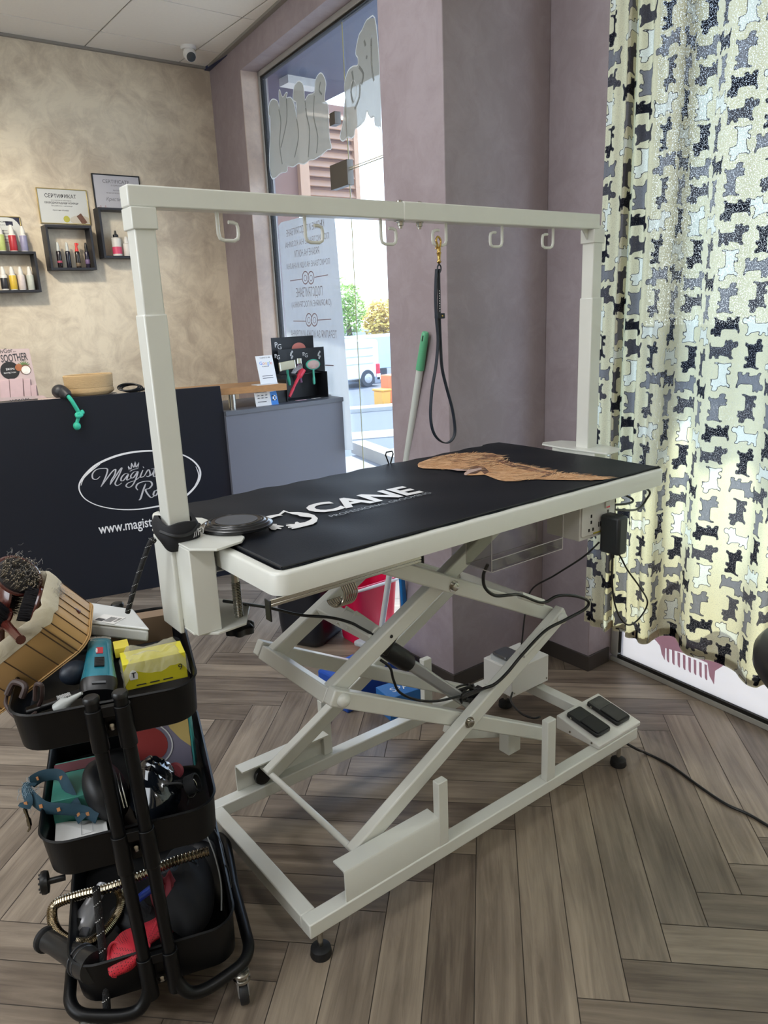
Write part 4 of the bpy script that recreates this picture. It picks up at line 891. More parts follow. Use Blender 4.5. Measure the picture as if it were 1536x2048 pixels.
for i in range(9):
    pts = []; a0_ = rnd.uniform(0, 6.28)
    for k in range(6):
        a = a0_+k*1.05; pts.append(cc+Vector((math.cos(a)*rnd.uniform(0.02, 0.05)+0.02, rnd.uniform(-0.03, 0.03), math.sin(a)*rnd.uniform(0.008, 0.02))))
    tn.tube(pts, 0.0032, 7, smooth=5)
tn.obox(cc+Vector((0.05, 0, -0.015)), (0.028, 0, 0.006), (0, 0.014, 0), (-0.003, 0, 0.012))
o = tn.build('cable_bundle', M_cable, origin=cc); tag(o, 'tangled black cable bundle tied at the lower end of the lifting motor', 'cable bundle')

# ================================================================== BEHIND THE TABLE
mt = P(851, 664, 'x', 0.515); mbt = P(762, 1262, 'z', 0.06)
mop = thing('mop', 'mop with pale grey pole and green grip leaning on the mauve pillar', 'mop', (mbt.x, mbt.y, 0))
md_ = (mt-mbt).normalized(); Lm = (mt-mbt).length
mb = MB(); mb.tube([mbt, mbt+md_*(Lm-0.095)], 0.0125, 16); mb.build('pole', mat('pale_grey_pole', 'c9cdc8', 0.35, var=0.03), mop)
mb = MB(); mb.tube([mbt+md_*(Lm-0.135), mbt+md_*(Lm-0.12), mt-md_*0.035, mt-md_*0.005, mt], [0.0155, 0.0150, 0.0135, 0.0125, 0.009], 18); gr_ = mb.build('grip', mat('green_plastic', '5fae84', 0.45, var=0.05), mop)
q = mt-md_*0.022; mb = MB(); mb.obox(q+Vector((-0.0118, -0.004, 0)), (0.0015, 0, 0), (0, 0.0018, 0), md_*0.010); mb.build('hanging_slot', M_cable, gr_)
mb = MB(); mb.obox((mbt.x, mbt.y, 0.035), (0.12, 0.02, 0), (-0.01, 0.045, 0), (0, 0, 0.012)); mb.build('mop_head', mat('mop_cloth', 'b8bcc0', 0.9, bump=0.6, bscale=200), mop, bevel=0.008)
# red bucket-like dustpan and blue handle
rc = P(760, 1290, 'z', 0.0)
rdp = thing('bucket', 'crimson red mop bucket standing on the floor behind the scissor lift', 'bucket', (0.52, 0.93, 0))
rx, ry = P(745, 1300, 'z', 0.02).x, 0.93
cx, cy = 0.585, 1.10
mb = MB(); rings = []
for z_, k in ((0.0, 0.80), (0.01, 0.84), (0.26, 1.0), (0.268, 1.05), (0.275, 1.05), (0.275, 0.97), (0.262, 0.96), (0.02, 0.8)):
    rings.append([Vector((cx+x*k, cy+y*k, z_)) for x, y in rrect(-0.12, 0.12, -0.09, 0.09, 0.04)])
mb.loft(rings); mb.build('bucket_body', mat('crimson_plastic', 'd8124a', 0.45, var=0.05), rdp)
mb = MB(); mb.tube([(cx-0.122, cy-0.02, 0.25), (cx-0.118, cy-0.085, 0.262), (cx+0.0, cy-0.100, 0.266), (cx+0.118, cy-0.085, 0.262), (cx+0.122, cy-0.02, 0.25)], 0.007, 8, smooth=5); mb.build('bucket_handle', mat('white_plastic', 'd8d8d6', 0.4), rdp)
bh0, bh1 = P(803, 1150, 'y', 0.74), P(815, 1300, 'y', 0.80)
dd_ = (bh0-bh1).normalized(); b_lo = bh1-dd_*((bh1.z-0.03)/dd_.z); b_hi = b_lo+dd_*0.60
bs = thing('dustpan', 'blue dustpan with an upright flat blue handle standing beside the red bucket', 'dustpan', (b_lo.x, b_lo.y, 0))
mb = MB(); mb.beam(b_lo, b_hi, 0.022, 0.016, (1, 0, 0)); mb.build('handle', mat('blue_plastic', '1a6fb0', 0.4, var=0.05), bs, bevel=0.004)
mb = MB(); mb.box(b_lo.x-0.12, b_lo.x+0.10, b_lo.y-0.02, b_lo.y+0.10, 0.0, 0.012); mb.box(b_lo.x-0.12, b_lo.x+0.10, b_lo.y+0.09, b_lo.y+0.10, 0.012, 0.09); mb.box(b_lo.x-0.12, b_lo.x-0.112, b_lo.y-0.02, b_lo.y+0.09, 0.012, 0.07); mb.box(b_lo.x+0.092, b_lo.x+0.10, b_lo.y-0.02, b_lo.y+0.09, 0.012, 0.07)
mb.build('pan', mat('dark_blue_plastic', '184a9a', 0.4), bs, bevel=0.003)
# dark waste bin
bcx, bcy = 0.405, 1.25
bn = thing('waste_bin', 'dark navy open waste bin on the floor beyond the table', 'bin', (bcx, bcy, 0))
c0 = P(635, 1292, 'z', 0); bcx, bcy = c0.x+0.05, c0.y+0.10
bn.location = (bcx, bcy, 0); bn['_w'] = [bcx, bcy, 0]
rings = []
for z_, k in ((0.0, 0.70), (0.006, 0.76), (0.04, 0.86), (0.09, 0.90), (0.36, 1.0), (0.368, 1.03), (0.376, 1.03), (0.376, 0.96), (0.36, 0.95), (0.05, 0.82)):
    rings.append([Vector((bcx+(x*0.89-y*0.45)*k, bcy+(x*0.45+y*0.89)*k, z_)) for x, y in rrect(-0.155, 0.155, -0.12, 0.12, 0.055, 7)])
mb = MB(); mb.loft(rings); mb.build('bin_body', mat('navy_black_plastic', '10151f', 0.35, var=0.1), bn)
mb = MB(); rnd = random.Random(9)
for i in range(26):
    a = rnd.uniform(0, 6.28); r0 = rnd.uniform(0.0, 0.07); pts = [Vector((bcx+0.06+r0*math.cos(a+k)+rnd.uniform(-.03, .03), bcy-0.02+r0*math.sin(a+k)+rnd.uniform(-.03, .03), 0.35+rnd.uniform(0, 0.07))) for k in range(5)]
    mb.tube(pts, 0.0022, 5, smooth=4)
o = mb.build('foil_scrap', mat('silver_foil', 'c9d2dc', 0.15, 1.0), origin=(bcx, bcy, 0.36)); tag(o, 'crumpled silver foil strips lying in the dark waste bin', 'foil scraps', kind='stuff')
# blue carton on the floor
q0 = P(765, 1392, 'z', 0.0); q1 = P(845, 1405, 'z', 0.0); bxd = Vector((1, -0.12, 0)).normalized(); byd = Z.cross(bxd)
cbx_ = thing('blue_carton', 'flat blue cardboard box with white letters on the floor beneath the lift', 'box', (q0.x+0.1, q0.y+0.08, 0))
cc = P(806, 1372, 'z', 0.09)
mb = MB(); mb.obox((cc.x, cc.y, 0.045), bxd*0.085, byd*0.05, Z*0.045); mb.build('carton', mat('blue_card', '2f6fb4', 0.5, var=0.04), cbx_, bevel=0.002)
mb = MB(); mb.text('SPA', Vector((cc.x, cc.y, 0.0905))-bxd*0.055-byd*0.02, bxd, byd, Z, 0.045, t=0.0004); mb.build('lettering', M_letter, cbx_, smooth=0)
q = P(735, 1335, 'z', 0.12); mb = MB(); mb.obox((q.x+0.02, q.y+0.05, 0.06), (0.16, 0.02, 0), (-0.01, 0.08, 0), (0, 0, 0.06)); o = mb.build('blue_basin', mat('royal_blue_plastic', '1c4aa6', 0.4), origin=(q.x, q.y, 0), bevel=0.006); tag(o, 'royal blue plastic tub partly hidden behind the scissor arms', 'tub')

# stool at the right edge
st = thing('stool', 'black round salon stool cut off by the right edge of the photo', 'stool', (0.0, -0.9, 0))
dC = ray(1508, 1330); 
sc_ = CAM_C+ray(1826, 1345)*(1.15/ray(1826, 1345).dot(CF))
zc_ = sc_.z; cxs, cys = sc_.x, sc_.y
st.location = (cxs, cys, 0); st['_w'] = [cxs, cys, 0]
R_ = 0.222
mb = MB(); mb.lathe([(0.0, 0.0), (R_*0.80, 0.0), (R_*0.86, 0.006), (R_*0.85, 0.018), (R_*0.96, 0.022), (R_, 0.035), (R_, 0.052), (R_*0.95, 0.066), (R_*0.82, 0.073), (0, 0.070)], (cxs, cys, zc_-0.05), seg=64); mb.build('seat', mat('black_vinyl', '07080a', 0.35, var=0.1, coat=0.2), st)
mb = MB(); mb.cyl((cxs, cys, 0.08), (cxs, cys, zc_-0.04), 0.025); mb.build('column', M_steel, st)
mb = MB(); mb.lathe([(0, 0), (0.10, 0), (0.102, 0.006), (0.095, 0.014), (0.05, 0.03), (0.03, 0.08), (0, 0.085)], (cxs, cys, 0.0), seg=40); mb.build('base_disc', M_steel, st)

# ================================================================== CURTAIN
hem = [(1168, 1242), (1176, 1246), (1186, 1252), (1200, 1258), (1212, 1264), (1220, 1257), (1230, 1262), (1244, 1266), (1258, 1278), (1272, 1281), (1284, 1291), (1298, 1291), (1310, 1283), (1326, 1275), (1350, 1276), (1360, 1286), (1367, 1302), (1379, 1313), (1401, 1320), (1429, 1325), (1453, 1334), (1473, 1346), (1483, 1360), (1495, 1372), (1513, 1378), (1530, 1372)]
ZH_ = 0.245
plan = []
for h in hem:
    q = P(*h, 'z', ZH_); plan.append((q.x, q.y))
# pull into a believable band next to the wall, add tight pleats where the stack hangs
base = []
for i, (x, y) in enumerate(plan):
    base.append(Vector((min(max(x, 0.80), 1.06), y, 0)))
yl_ = base[-1].y; xl_ = base[-1].x
k = 0
while yl_ > -3.0:
    k += 1; yl_ -= 0.045; base.append(Vector((0.90+0.055*math.sin(k*0.8+1.2)+0.085*(yl_+0.5), yl_, 0)))
pc = catmull(base, 10)
# arc length, resampled at 4.5 mm near, coarser beyond the frame
dist_ = [0]
for i in range(1, len(pc)): dist_.append(dist_[-1]+(pc[i]-pc[i-1]).length)
tot = dist_[-1]; cur_s = []; s_ = 0.0
pcx = np.array([p.x for p in pc]); pcy = np.array([p.y for p in pc]); dn = np.array(dist_)
while s_ < tot: cur_s.append(s_); s_ += 0.0045 if np.interp(s_, dn, pcy) > -0.75 else 0.02
cs = np.array(cur_s); cxs_ = np.interp(cs, dn, pcx); cys_ = np.interp(cs, dn, pcy)
zs = np.arange(0, 2.66/0.0045)*0.0045; nS, nZ = len(cs), len(zs)
SS, ZZ = np.meshgrid(cs, zs)
XX = np.tile(cxs_, (nZ, 1)); YY = np.tile(cys_, (nZ, 1))
mean_x = 0.955
wob = 0.010*np.sin(ZZ*1.7+SS*2.3)+0.006*np.sin(ZZ*4.1+SS*7)
tight = np.clip((ZZ-0.3)/2.0, 0, 1)*np.clip(SS/0.2, 0, 1); XX = XX+0.03*np.clip((ZZ-0.3)/1.5, 0, 1)*np.exp(-SS/0.12)
XX = XX+(mean_x-0.0+0.085*np.minimum(YY+0.5, 0)-XX)*(0.25*tight)+wob*0.6
XX += 0.008*np.sin(SS*95)*np.clip((SS-0.0)/0.02, 0, 1)*np.exp(-np.maximum(SS-0.26, 0)/0.05)
YY = YY+0.012*np.sin(ZZ*1.3+SS*3)*np.clip(SS*3, 0, 1)
Zw = ZZ+ZH_
# scottie motif, traced once, repeated with four turns
dog = np.array([(1142, 770), (1142, 800), (1160, 818), (1188, 815), (1195, 835), (1208, 850), (1200, 880), (1205, 905), (1180, 935), (1185, 945), (1215, 944), (1235, 915), (1262, 912), (1290, 905), (1320, 898), (1350, 905), (1328, 930), (1335, 940), (1368, 938), (1385, 905), (1400, 908), (1418, 915), (1412, 940), (1440, 945), (1460, 940), (1456, 900), (1448, 870), (1455, 830), (1468, 790), (1466, 765), (1452, 765), (1448, 795), (1425, 812), (1370, 812), (1320, 815), (1285, 812), (1275, 780), (1275, 730), (1258, 735), (1248, 750), (1225, 730), (1205, 735), (1200, 765), (1165, 752), (1150, 752)], float)
dog = (dog-np.array([1305, 840]))*np.array([1, -1])*0.000262
sdf = np.full(SS.shape, 0.02); tone = np.zeros(SS.shape)
def poly_sd(px, py, poly):
    d = np.full(px.shape, 1e9); inside = np.zeros(px.shape, bool); n = len(poly)
    for i in range(n):
        ax_, ay_ = poly[i]; bx_, by_ = poly[(i+1) % n]; ex, ey = bx_-ax_, by_-ay_; wx, wy = px-ax_, py-ay_
        t = np.clip((wx*ex+wy*ey)/(ex*ex+ey*ey), 0, 1); d = np.minimum(d, (wx-ex*t)**2+(wy-ey*t)**2)
        c1 = (ay_ > py) != (by_ > py)
        with np.errstate(divide='ignore', invalid='ignore'): xi = ax_+(py-ay_)*(bx_-ax_)/(by_-ay_)
        inside ^= c1 & (px < xi)
    d = np.sqrt(d); return np.where(inside, -d, d)
rnd = random.Random(11)
seqs = [[(0, 2), (1, 0), (3, 3), (2, 1)], [(3, 1), (2, 3), (1, 2), (0, 0)], [(1, 3), (0, 1), (2, 0), (3, 2)], [(2, 2), (3, 0), (0, 3), (1, 1)], [(0, 1), (2, 3), (1, 0), (3, 2)]]
c_i = 0; u0 = 0.03
umax = float(np.interp(-0.9, -pcy, dn)) if False else 1.9
while u0 < tot:
    seq = seqs[c_i % 5]; z0 = -0.03-rnd.uniform(0, 0.07); r_i = 0
    while z0 < 2.75:
        rot, tn_ = seq[r_i % 4]; hh = 0.066 if rot % 2 == 0 else 0.092; zc = z0+hh/2; uc = u0+rnd.uniform(-0.006, 0.006)
        i0, i1 = np.searchsorted(cs, uc-0.062), np.searchsorted(cs, uc+0.062); j0 = max(0, int((zc-0.062)/0.0045)); j1 = max(0, int((zc+0.062)/0.0045)+1)
        if i1 > i0 and j1 > j0:
            du = SS[j0:j1, i0:i1]-uc; dz = ZZ[j0:j1, i0:i1]-zc; a = rot*math.pi/2
            lx = du*math.cos(a)+dz*math.sin(a); ly = -du*math.sin(a)+dz*math.cos(a)
            if c_i % 2 and rot % 2 == 0: lx = -lx
            d = poly_sd(lx, ly, dog); sub = sdf[j0:j1, i0:i1]; m_ = d < sub
            sub[m_] = d[m_]; tone[j0:j1, i0:i1][m_] = tn_/3.0
        z0 += hh; r_i += 1
    u0 += 0.090; c_i += 1
verts = np.stack([XX, YY, Zw], -1).reshape(-1, 3)
me = bpy.data.meshes.new('curtain')
ii = np.arange(nZ-1)[:, None]*nS+np.arange(nS-1)[None, :]; q4 = np.stack([ii, ii+1, ii+nS+1, ii+nS], -1).reshape(-1, 4)
me.vertices.add(len(verts)); org = np.array([0.95, -0.3, ZH_]); me.vertices.foreach_set('co', (verts-org).astype(np.float32).ravel())
me.loops.add(q4.size); me.loops.foreach_set('vertex_index', q4.astype(np.int32).ravel()); me.polygons.add(len(q4))
me.polygons.foreach_set('loop_start', np.arange(0, q4.size, 4, dtype=np.int32)); me.update(); me.validate()
me.polygons.foreach_set('use_smooth', [True]*len(me.polygons))
at = me.attributes.new('motif', 'FLOAT', 'POINT'); at.data.foreach_set('value', sdf.astype(np.float32).ravel())
at = me.attributes.new('tone', 'FLOAT', 'POINT'); at.data.foreach_set('value', tone.astype(np.float32).ravel())
at = me.attributes.new('hemdist', 'FLOAT', 'POINT'); at.data.foreach_set('value', ZZ.astype(np.float32).ravel())
def curtain_mat():
    m = bpy.data.materials.new('printed_curtain_cotton'); m.use_nodes = True; nt = m.node_tree; nt.nodes.clear(); N = nt.nodes.new; Lk = nt.links.new
    o = N('ShaderNodeOutputMaterial'); a1 = N('ShaderNodeAttribute'); a1.attribute_name = 'motif'; a2 = N('ShaderNodeAttribute'); a2.attribute_name = 'tone'
    ins = N('ShaderNodeMath'); ins.operation = 'LESS_THAN'; ins.inputs[1].default_value = 0.0; Lk(a1.outputs['Fac'], ins.inputs[0])
    ab = N('ShaderNodeMath'); ab.operation = 'ABSOLUTE'; Lk(a1.outputs['Fac'], ab.inputs[0]); ol = N('ShaderNodeMath'); ol.operation = 'LESS_THAN'; ol.inputs[1].default_value = 0.0009; Lk(ab.outputs[0], ol.inputs[0])
    r = N('ShaderNodeValToRGB'); r.color_ramp.interpolation = 'CONSTANT'; e = r.color_ramp.elements
    e[0].position = 0; e[0].color = lin('1d1d24')+(1,); e[1].position = 0.2; e[1].color = lin('47444a')+(1,)
    k = e.new(0.5); k.color = lin('77757c')+(1,); k = e.new(0.85); k.color = lin('dbdad4')+(1,)
    Lk(a2.outputs['Fac'], r.inputs[0])
    tc = N('ShaderNodeTexCoord'); nz = N('ShaderNodeTexNoise'); nz.inputs['Scale'].default_value = 900; nz.inputs['Detail'].default_value = 2; Lk(tc.outputs['Object'], nz.inputs[0])
    cr_ = N('ShaderNodeMix'); cr_.data_type = 'RGBA'; cr_.inputs[6].default_value = lin('cbc1a6')+(1,); cr_.inputs[7].default_value = lin('dad2b8')+(1,); Lk(nz.outputs[0], cr_.inputs[0])
    m1 = N('ShaderNodeMix'); m1.data_type = 'RGBA'; Lk(ins.outputs[0], m1.inputs[0]); Lk(cr_.outputs[2], m1.inputs[6]); Lk(r.outputs[0], m1.inputs[7])
    m2 = N('ShaderNodeMix'); m2.data_type = 'RGBA'; m2.inputs[7].default_value = lin('4a484c')+(1,); Lk(ol.outputs[0], m2.inputs[0]); Lk(m1.outputs[2], m2.inputs[6])
    d = N('ShaderNodeBsdfDiffuse'); t = N('ShaderNodeBsdfTranslucent'); mx = N('ShaderNodeMixShader')
    Lk(m2.outputs[2], d.inputs[0]); tm = N('ShaderNodeMix'); tm.data_type = 'RGBA'; tm.blend_type = 'MULTIPLY'; tm.inputs[0].default_value = 1; tm.inputs[7].default_value = (0.92, 1.0, 0.90, 1)
    # added see-through specks imitate the sparkle of light from the glass behind
    sp = N('ShaderNodeTexNoise'); sp.inputs['Scale'].default_value = 420; sp.inputs['Detail'].default_value = 1; Lk(tc.outputs['Object'], sp.inputs[0])
    Lk(m2.outputs[2], tm.inputs[6]); Lk(tm.outputs[2], t.inputs[0])
    mx.inputs[0].default_value = 0.5; Lk(d.outputs[0], mx.inputs[1]); Lk(t.outputs[0], mx.inputs[2])
    gt = N('ShaderNodeMath'); gt.operation = 'GREATER_THAN'; gt.inputs[1].default_value = 0.60; Lk(sp.outputs[0], gt.inputs[0]); ml = N('ShaderNodeMath'); ml.operation = 'MULTIPLY'; ml.inputs[1].default_value = 0.22; Lk(gt.outputs[0], ml.inputs[0])
    tr = N('ShaderNodeBsdfTransparent'); mz = N('ShaderNodeMixShader'); Lk(ml.outputs[0], mz.inputs[0]); Lk(mx.outputs[0], mz.inputs[1]); Lk(tr.outputs[0], mz.inputs[2]); Lk(mz.outputs[0], o.inputs[0])
    return m
me.materials.append(curtain_mat())
cu = bpy.data.objects.new('curtain', me); COL.objects.link(cu); cu.location = org.tolist()
tag(cu, 'cream curtain printed with black, grey and white scottie dogs over the shop window', 'curtain')
# folded hem at the back of the cloth
off = [Vector((float(x)+0.004, float(y), 0)) for x, y in zip(XX[4, ::4], YY[4, ::4])]
mb = MB(); mb.loft([[p+Z*(ZH_+0.003) for p in off], [p+Z*(ZH_+0.030) for p in off]], caps=False, closed=False); 
hm = mb.build('folded_hem', mat('folded_hem_cotton', 'a8977c', 0.8), origin=org.tolist(), smooth=60); hm.parent = cu; hm.location = (0, 0, 0)


# ================================================================== RECEPTION
desk = thing('reception_desk', 'reception desk with navy logo panel, grey side unit and oak shelf', 'desk', (0.5, 2.5, 0))
PL0, PR0 = Vector((-0.246, 2.46, 0)), Vector((0.148, 2.363, 0)); PD = (PR0-PL0).normalized(); PN = Vector((PD.y, -PD.x, 0))    # towards the room
def pan(px, py, off=0.0): return PV(px, py, PL0+PN*off, PN)
pr_ = pan(453, 860); s1 = (pr_-PL0).dot(PD); zt_ = pan(440, 772).z
tr_ = (pan(440, 772)-PL0).dot(PD); br_ = (pan(467, 960)-PL0).dot(PD); slope = (br_-tr_)/(pan(440, 772).z-pan(467, 960).z)
mb = MB(); pts = [(-1.6, 0.0), (tr_+slope*zt_, 0.0), (tr_, zt_), (-1.6, zt_)]
mb.prism(pts, PL0, PD, Z, -PN, 0.03); npan = mb.build('logo_panel', M_navy, desk, bevel=0.001)
# counter top slab behind the panel
mb = MB(); c = PL0+PD*((-1.6+0.30)/2)-PN*0.10+Z*(zt_-0.016); mb.obox(c, PD*(0.30+1.6)/2, PN*0.07, Z*0.012); mb.build('counter_top', M_greyd, desk, bevel=0.001)
# ellipse logo
def pq(x, y): return (140+x/5.486, 880+y/5.486)
el = []
ce, = [pan(279, 960)]
pts = [pq(*p) for p in ((912, 118), (760, 125), (600, 150), (450, 195), (300, 265), (200, 345), (130, 430), (100, 500), (110, 570), (165, 645), (270, 705), (400, 742), (560, 762), (740, 760), (900, 738), (1060, 705), (1230, 640), (1340, 550), (1410, 450), (1430, 360), (1400, 280), (1320, 205), (1200, 150), (1060, 122))]
w3 = [pan(*p, off=0.0005) for p in pts]
mb = MB(); cl_ = catmull(w3, 5, True); cl_.append(cl_[0]); wd = [0.0075+0.003*math.sin(i*0.09) for i in range(len(cl_))]
mb.ribbon(cl_, wd, PN, 0.0012); mb.build('logo_ellipse', M_letter, npan, smooth=0)
mb = MB()
pts = [pq(*p) for p in ((120, 500), (150, 420), (230, 340), (330, 265))]; cl_ = catmull([pan(*p, off=0.0005) for p in pts], 6); mb.ribbon(cl_, [0.002+0.004*math.sin(math.pi*i/(len(cl_)-1)) for i in range(len(cl_))], PN, 0.0012)
mb.build('logo_brush_stroke', M_letter, npan, smooth=0); mb = MB()
pts = [pq(*p) for p in ((1370, 500), (1405, 430), (1410, 370), (1380, 290))]; cl_ = catmull([pan(*p, off=0.0005) for p in pts], 6); mb.ribbon(cl_, [0.002+0.004*math.sin(math.pi*i/(len(cl_)-1)) for i in range(len(cl_))], PN, 0.0012)
mb.build('logo_brush_stroke', M_letter, npan, smooth=0)
def strokes(mb, lst, thick=0.006):
    for st_ in lst:
        cl_ = catmull([pan(*pq(*p), off=0.0005) for p in st_], 6); n = len(cl_); ws = []
        for i in range(n):
            d = (cl_[min(i+1, n-1)]-cl_[max(i-1, 0)]).normalized(); k_ = 0.45+0.75*abs(d.z)**1.2; ws.append(thick*k_*(0.5+0.5*min(1, 6*min(i, n-1-i)/n)))
        mb.ribbon(cl_, ws, PN, 0.0012)
mb = MB()
strokes(mb, [[(330, 400), (290, 432), (250, 420), (248, 370), (290, 325), (360, 312), (410, 320), (400, 380), (370, 450), (338, 515)],
 [(338, 515), (400, 430), (460, 350), (500, 322), (490, 380), (455, 440), (440, 490)], [(440, 490), (500, 400), (545, 330), (570, 305), (545, 370), (510, 440), (495, 480), (520, 500), (570, 470)],
 [(640, 365), (600, 372), (565, 410), (560, 445), (590, 440), (640, 375), (625, 420), (630, 440), (670, 415)],
 [(740, 345), (700, 352), (668, 390), (672, 415), (700, 408), (745, 345), (725, 420), (690, 490), (650, 520), (615, 505), (640, 470), (720, 440), (770, 400)],
 [(800, 330), (775, 390), (780, 410), (815, 395)], [(800, 292), (812, 306)], [(815, 395), (860, 325), (880, 375), (860, 400), (835, 395)], [(865, 400), (905, 370), (945, 280), (915, 385), (935, 398), (975, 370)], [(890, 318), (960, 305)]])
mb.build('logo_script', M_silver, npan, smooth=0)
mb = MB()
strokes(mb, [[(650, 330), (640, 295), (668, 318), (676, 262), (700, 300), (715, 248), (725, 298), (752, 258), (745, 305)], [(655, 345), (700, 322), (750, 312)]], 0.0045)
for p in ((640, 290), (676, 256), (714, 242), (754, 252)): mb.ball(pan(*pq(*p), off=0.001), 0.0022, 8)
mb.build('logo_crown', M_silver, npan, smooth=0)
mb = MB()
strokes(mb, [[(830, 480), (800, 560), (775, 640), (755, 660)], [(745, 550), (725, 520), (745, 480), (810, 455), (880, 455), (900, 490), (870, 530), (830, 545), (850, 590), (890, 630), (930, 610)], [(960, 555), (930, 560), (915, 600), (940, 610), (965, 570), (955, 545), (990, 560)], [(1010, 545), (985, 590), (1020, 600), (1030, 560), (1010, 545)]], 0.0075)
mb.build('logo_script_lower', M_silver, npan, smooth=0)
u0_ = pan(*pq(322, 1030)); u1_ = pan(*pq(900, 905)); uu = (u1_-u0_); 
mb = MB(); mb.text('www.magist', u0_+PN*0.0003, PD, Z, PN, 0.075, bold=0.012)
wmx = max((v-u0_).dot(PD) for v in mb.v); kx = ((u1_-u0_).dot(PD))/wmx
base_ = list(mb.v); mb = MB(); mb.text('www.magisterroyal', u0_+PN*0.0003, PD, Z, PN, 0.075, bold=0.012)
for v in mb.v:
    d = (v-u0_).dot(PD); v += PD*(d*kx-d); 
mb.build('web_address', M_letter, npan, smooth=0)
# grey side unit
YD = 2.24
gx0 = 0.545; gx1 = min(P(698, 793, 'y', YD).x, 1.300); gz = P(698, 793, 'y', YD).z
mb = MB(); mb.box(gx0, gx1-0.004, YD+0.006, YD+0.50, 0, gz-0.024); mb.build('side_cabinet', M_grey, desk, bevel=0.001)
mb = MB(); mb.box(gx0, gx1, YD, YD+0.51, gz-0.024, gz); mb.build('worktop', M_greyd, desk, bevel=0.001)
# oak shelf on posts
ys_ = YD-0.02; o1 = P(573, 767, 'y', ys_); sh_t = o1.z; th_ = sh_t-P(573, 780, 'y', ys_).z
mb = MB(); mb.prism([(0.30, 2.375), (0.56, 2.312), (o1.x, ys_), (o1.x, ys_+0.28), (0.56, 2.60), (0.30, 2.655)], (0, 0, sh_t-th_), X, Y, Z, th_); mb.build('oak_shelf', M_oak, desk, bevel=0.001)
for px in (464, 545):
    q = P(px, 800, 'y', YD+0.06); mb = MB(); mb.cyl((q.x, YD+(0.06 if px < 500 else 0.2), gz), (q.x, YD+(0.06 if px < 500 else 0.2), sh_t-th_), 0.020, 20); mb.build('shelf_post', M_steel if px < 500 else M_paper, desk)

# items on the desk -------------------------------------------------
def card(name, label, cat, corners, y, mats, depth=0.003, tilt=0.0):
    pass
# google review sign
yg = YD+0.04
g0, g1, g2_, g3 = P(521, 762, 'y', yg), P(557, 760, 'y', yg), P(544, 707, 'y', yg+0.05), P(508, 709, 'y', yg+0.05)
gs = thing('review_sign', 'small white tilted review sign on the end of the oak shelf', 'sign', tuple((g0+g1)/2))
zs_ = sh_t; hgt_ = g3.z-zs_; wdt = 0.105; gc = (g0.x+g1.x)/2-0.005
uG = X; vG = Vector((0, 0.25, 0.97)).normalized(); nG = uG.cross(vG); oG = Vector((gc-wdt/2, yg, zs_+0.003))
sw_, sh_ = wdt, 0.155
mb = MB(); mb.prism([(0, 0), (sw_, 0), (sw_, sh_), (0, sh_)], oG, uG, vG, nG, 0.003); bd = mb.build('sign_board', M_paper, gs, bevel=0.0008)
mb = MB(); mb.box(gc-wdt/2-0.03, gc+wdt/2-0.005, yg-0.02, yg+0.05, zs_, zs_+0.003); mb.build('sign_foot', M_paper, gs)
cols = ['4a86d8', 'd86050', 'e6b84a', '4a86d8', '5aa86a', 'd86050']; xx = 0.016
for ch, cc_ in zip('Google', cols):
    mb = MB(); mb.text(ch, oG+nG*0.003+uG*xx+vG*0.105, uG, vG, nG, 0.026, t=0.0004); xx = max((v-oG).dot(uG) for v in mb.v)+0.0015; mb.build('letter', mat('letter_'+cc_, cc_, 0.5, var=0), bd, smooth=0)
mb = MB(); mb.text('ОЦЕНЕТЕ НИ', oG+nG*0.003+uG*0.025+vG*0.140, uG, vG, nG, 0.010, t=0.0004); mb.text('★★★★★', oG+nG*0.003+uG*0.03+vG*0.092, uG, vG, nG, 0.009, t=0.0004)
for k_ in range(2): mb.prism([(0.02, 0.042-k_*0.012), (0.085, 0.042-k_*0.012), (0.085, 0.045-k_*0.012), (0.02, 0.045-k_*0.012)], oG+nG*0.003, uG, vG, nG, 0.0004)
mb.build('small_print', M_ink, bd, smooth=0)
# blue and white card stand
q0, q1 = P(512, 808, 'y', YD+0.05), P(557, 804, 'y', YD+0.05)
cs_ = thing('card_stand', 'small white and blue card stand on the grey worktop under the shelf', 'card', (q0.x+0.05, YD+0.05, gz))
mb = MB(); wA = (q1.x-q0.x); mb.prism([(0, 0), (wA*0.68, 0), (wA*0.66, 0.072), (-0.004, 0.074)], (q0.x, YD+0.05, gz), X, Vector((0, 0.1, 1)).normalized(), -Y, 0.002); wc = mb.build('white_card', M_paper, cs_)
mb = MB(); mb.prism([(wA*0.68, 0), (wA, 0), (wA*0.95, 0.074), (wA*0.66, 0.072)], (q0.x, YD+0.05, gz), X, Vector((0, 0.1, 1)).normalized(), -Y, 0.002); bc_ = mb.build('blue_card', mat('bright_blue_card', '2f7fd0', 0.5), cs_)
mb = MB()
for i in range(3):
    for j in range(2): mb.box(q0.x+0.012+i*0.024, q0.x+0.024+i*0.024, YD+0.0465, YD+0.0475, gz+0.042+j*0.014, gz+0.046+j*0.014)
mb.box(q0.x+0.012, q0.x+0.065, YD+0.0465, YD+0.0475, gz+0.022, gz+0.025); mb.build('small_print', M_ink, wc)
mb = MB(); xm = q0.x+wA*0.83; 
for a in ((-.012, -.004, -.014, .014), (.006, .012, -.014, .014), (-.012, .012, .008, .014), (-.012, .012, -.014, -.008)): mb.box(xm+a[0], xm+a[1], YD+0.048, YD+0.0495, gz+0.038+a[2], gz+0.038+a[3])
mb.build('square_symbol', M_letter, bc_)
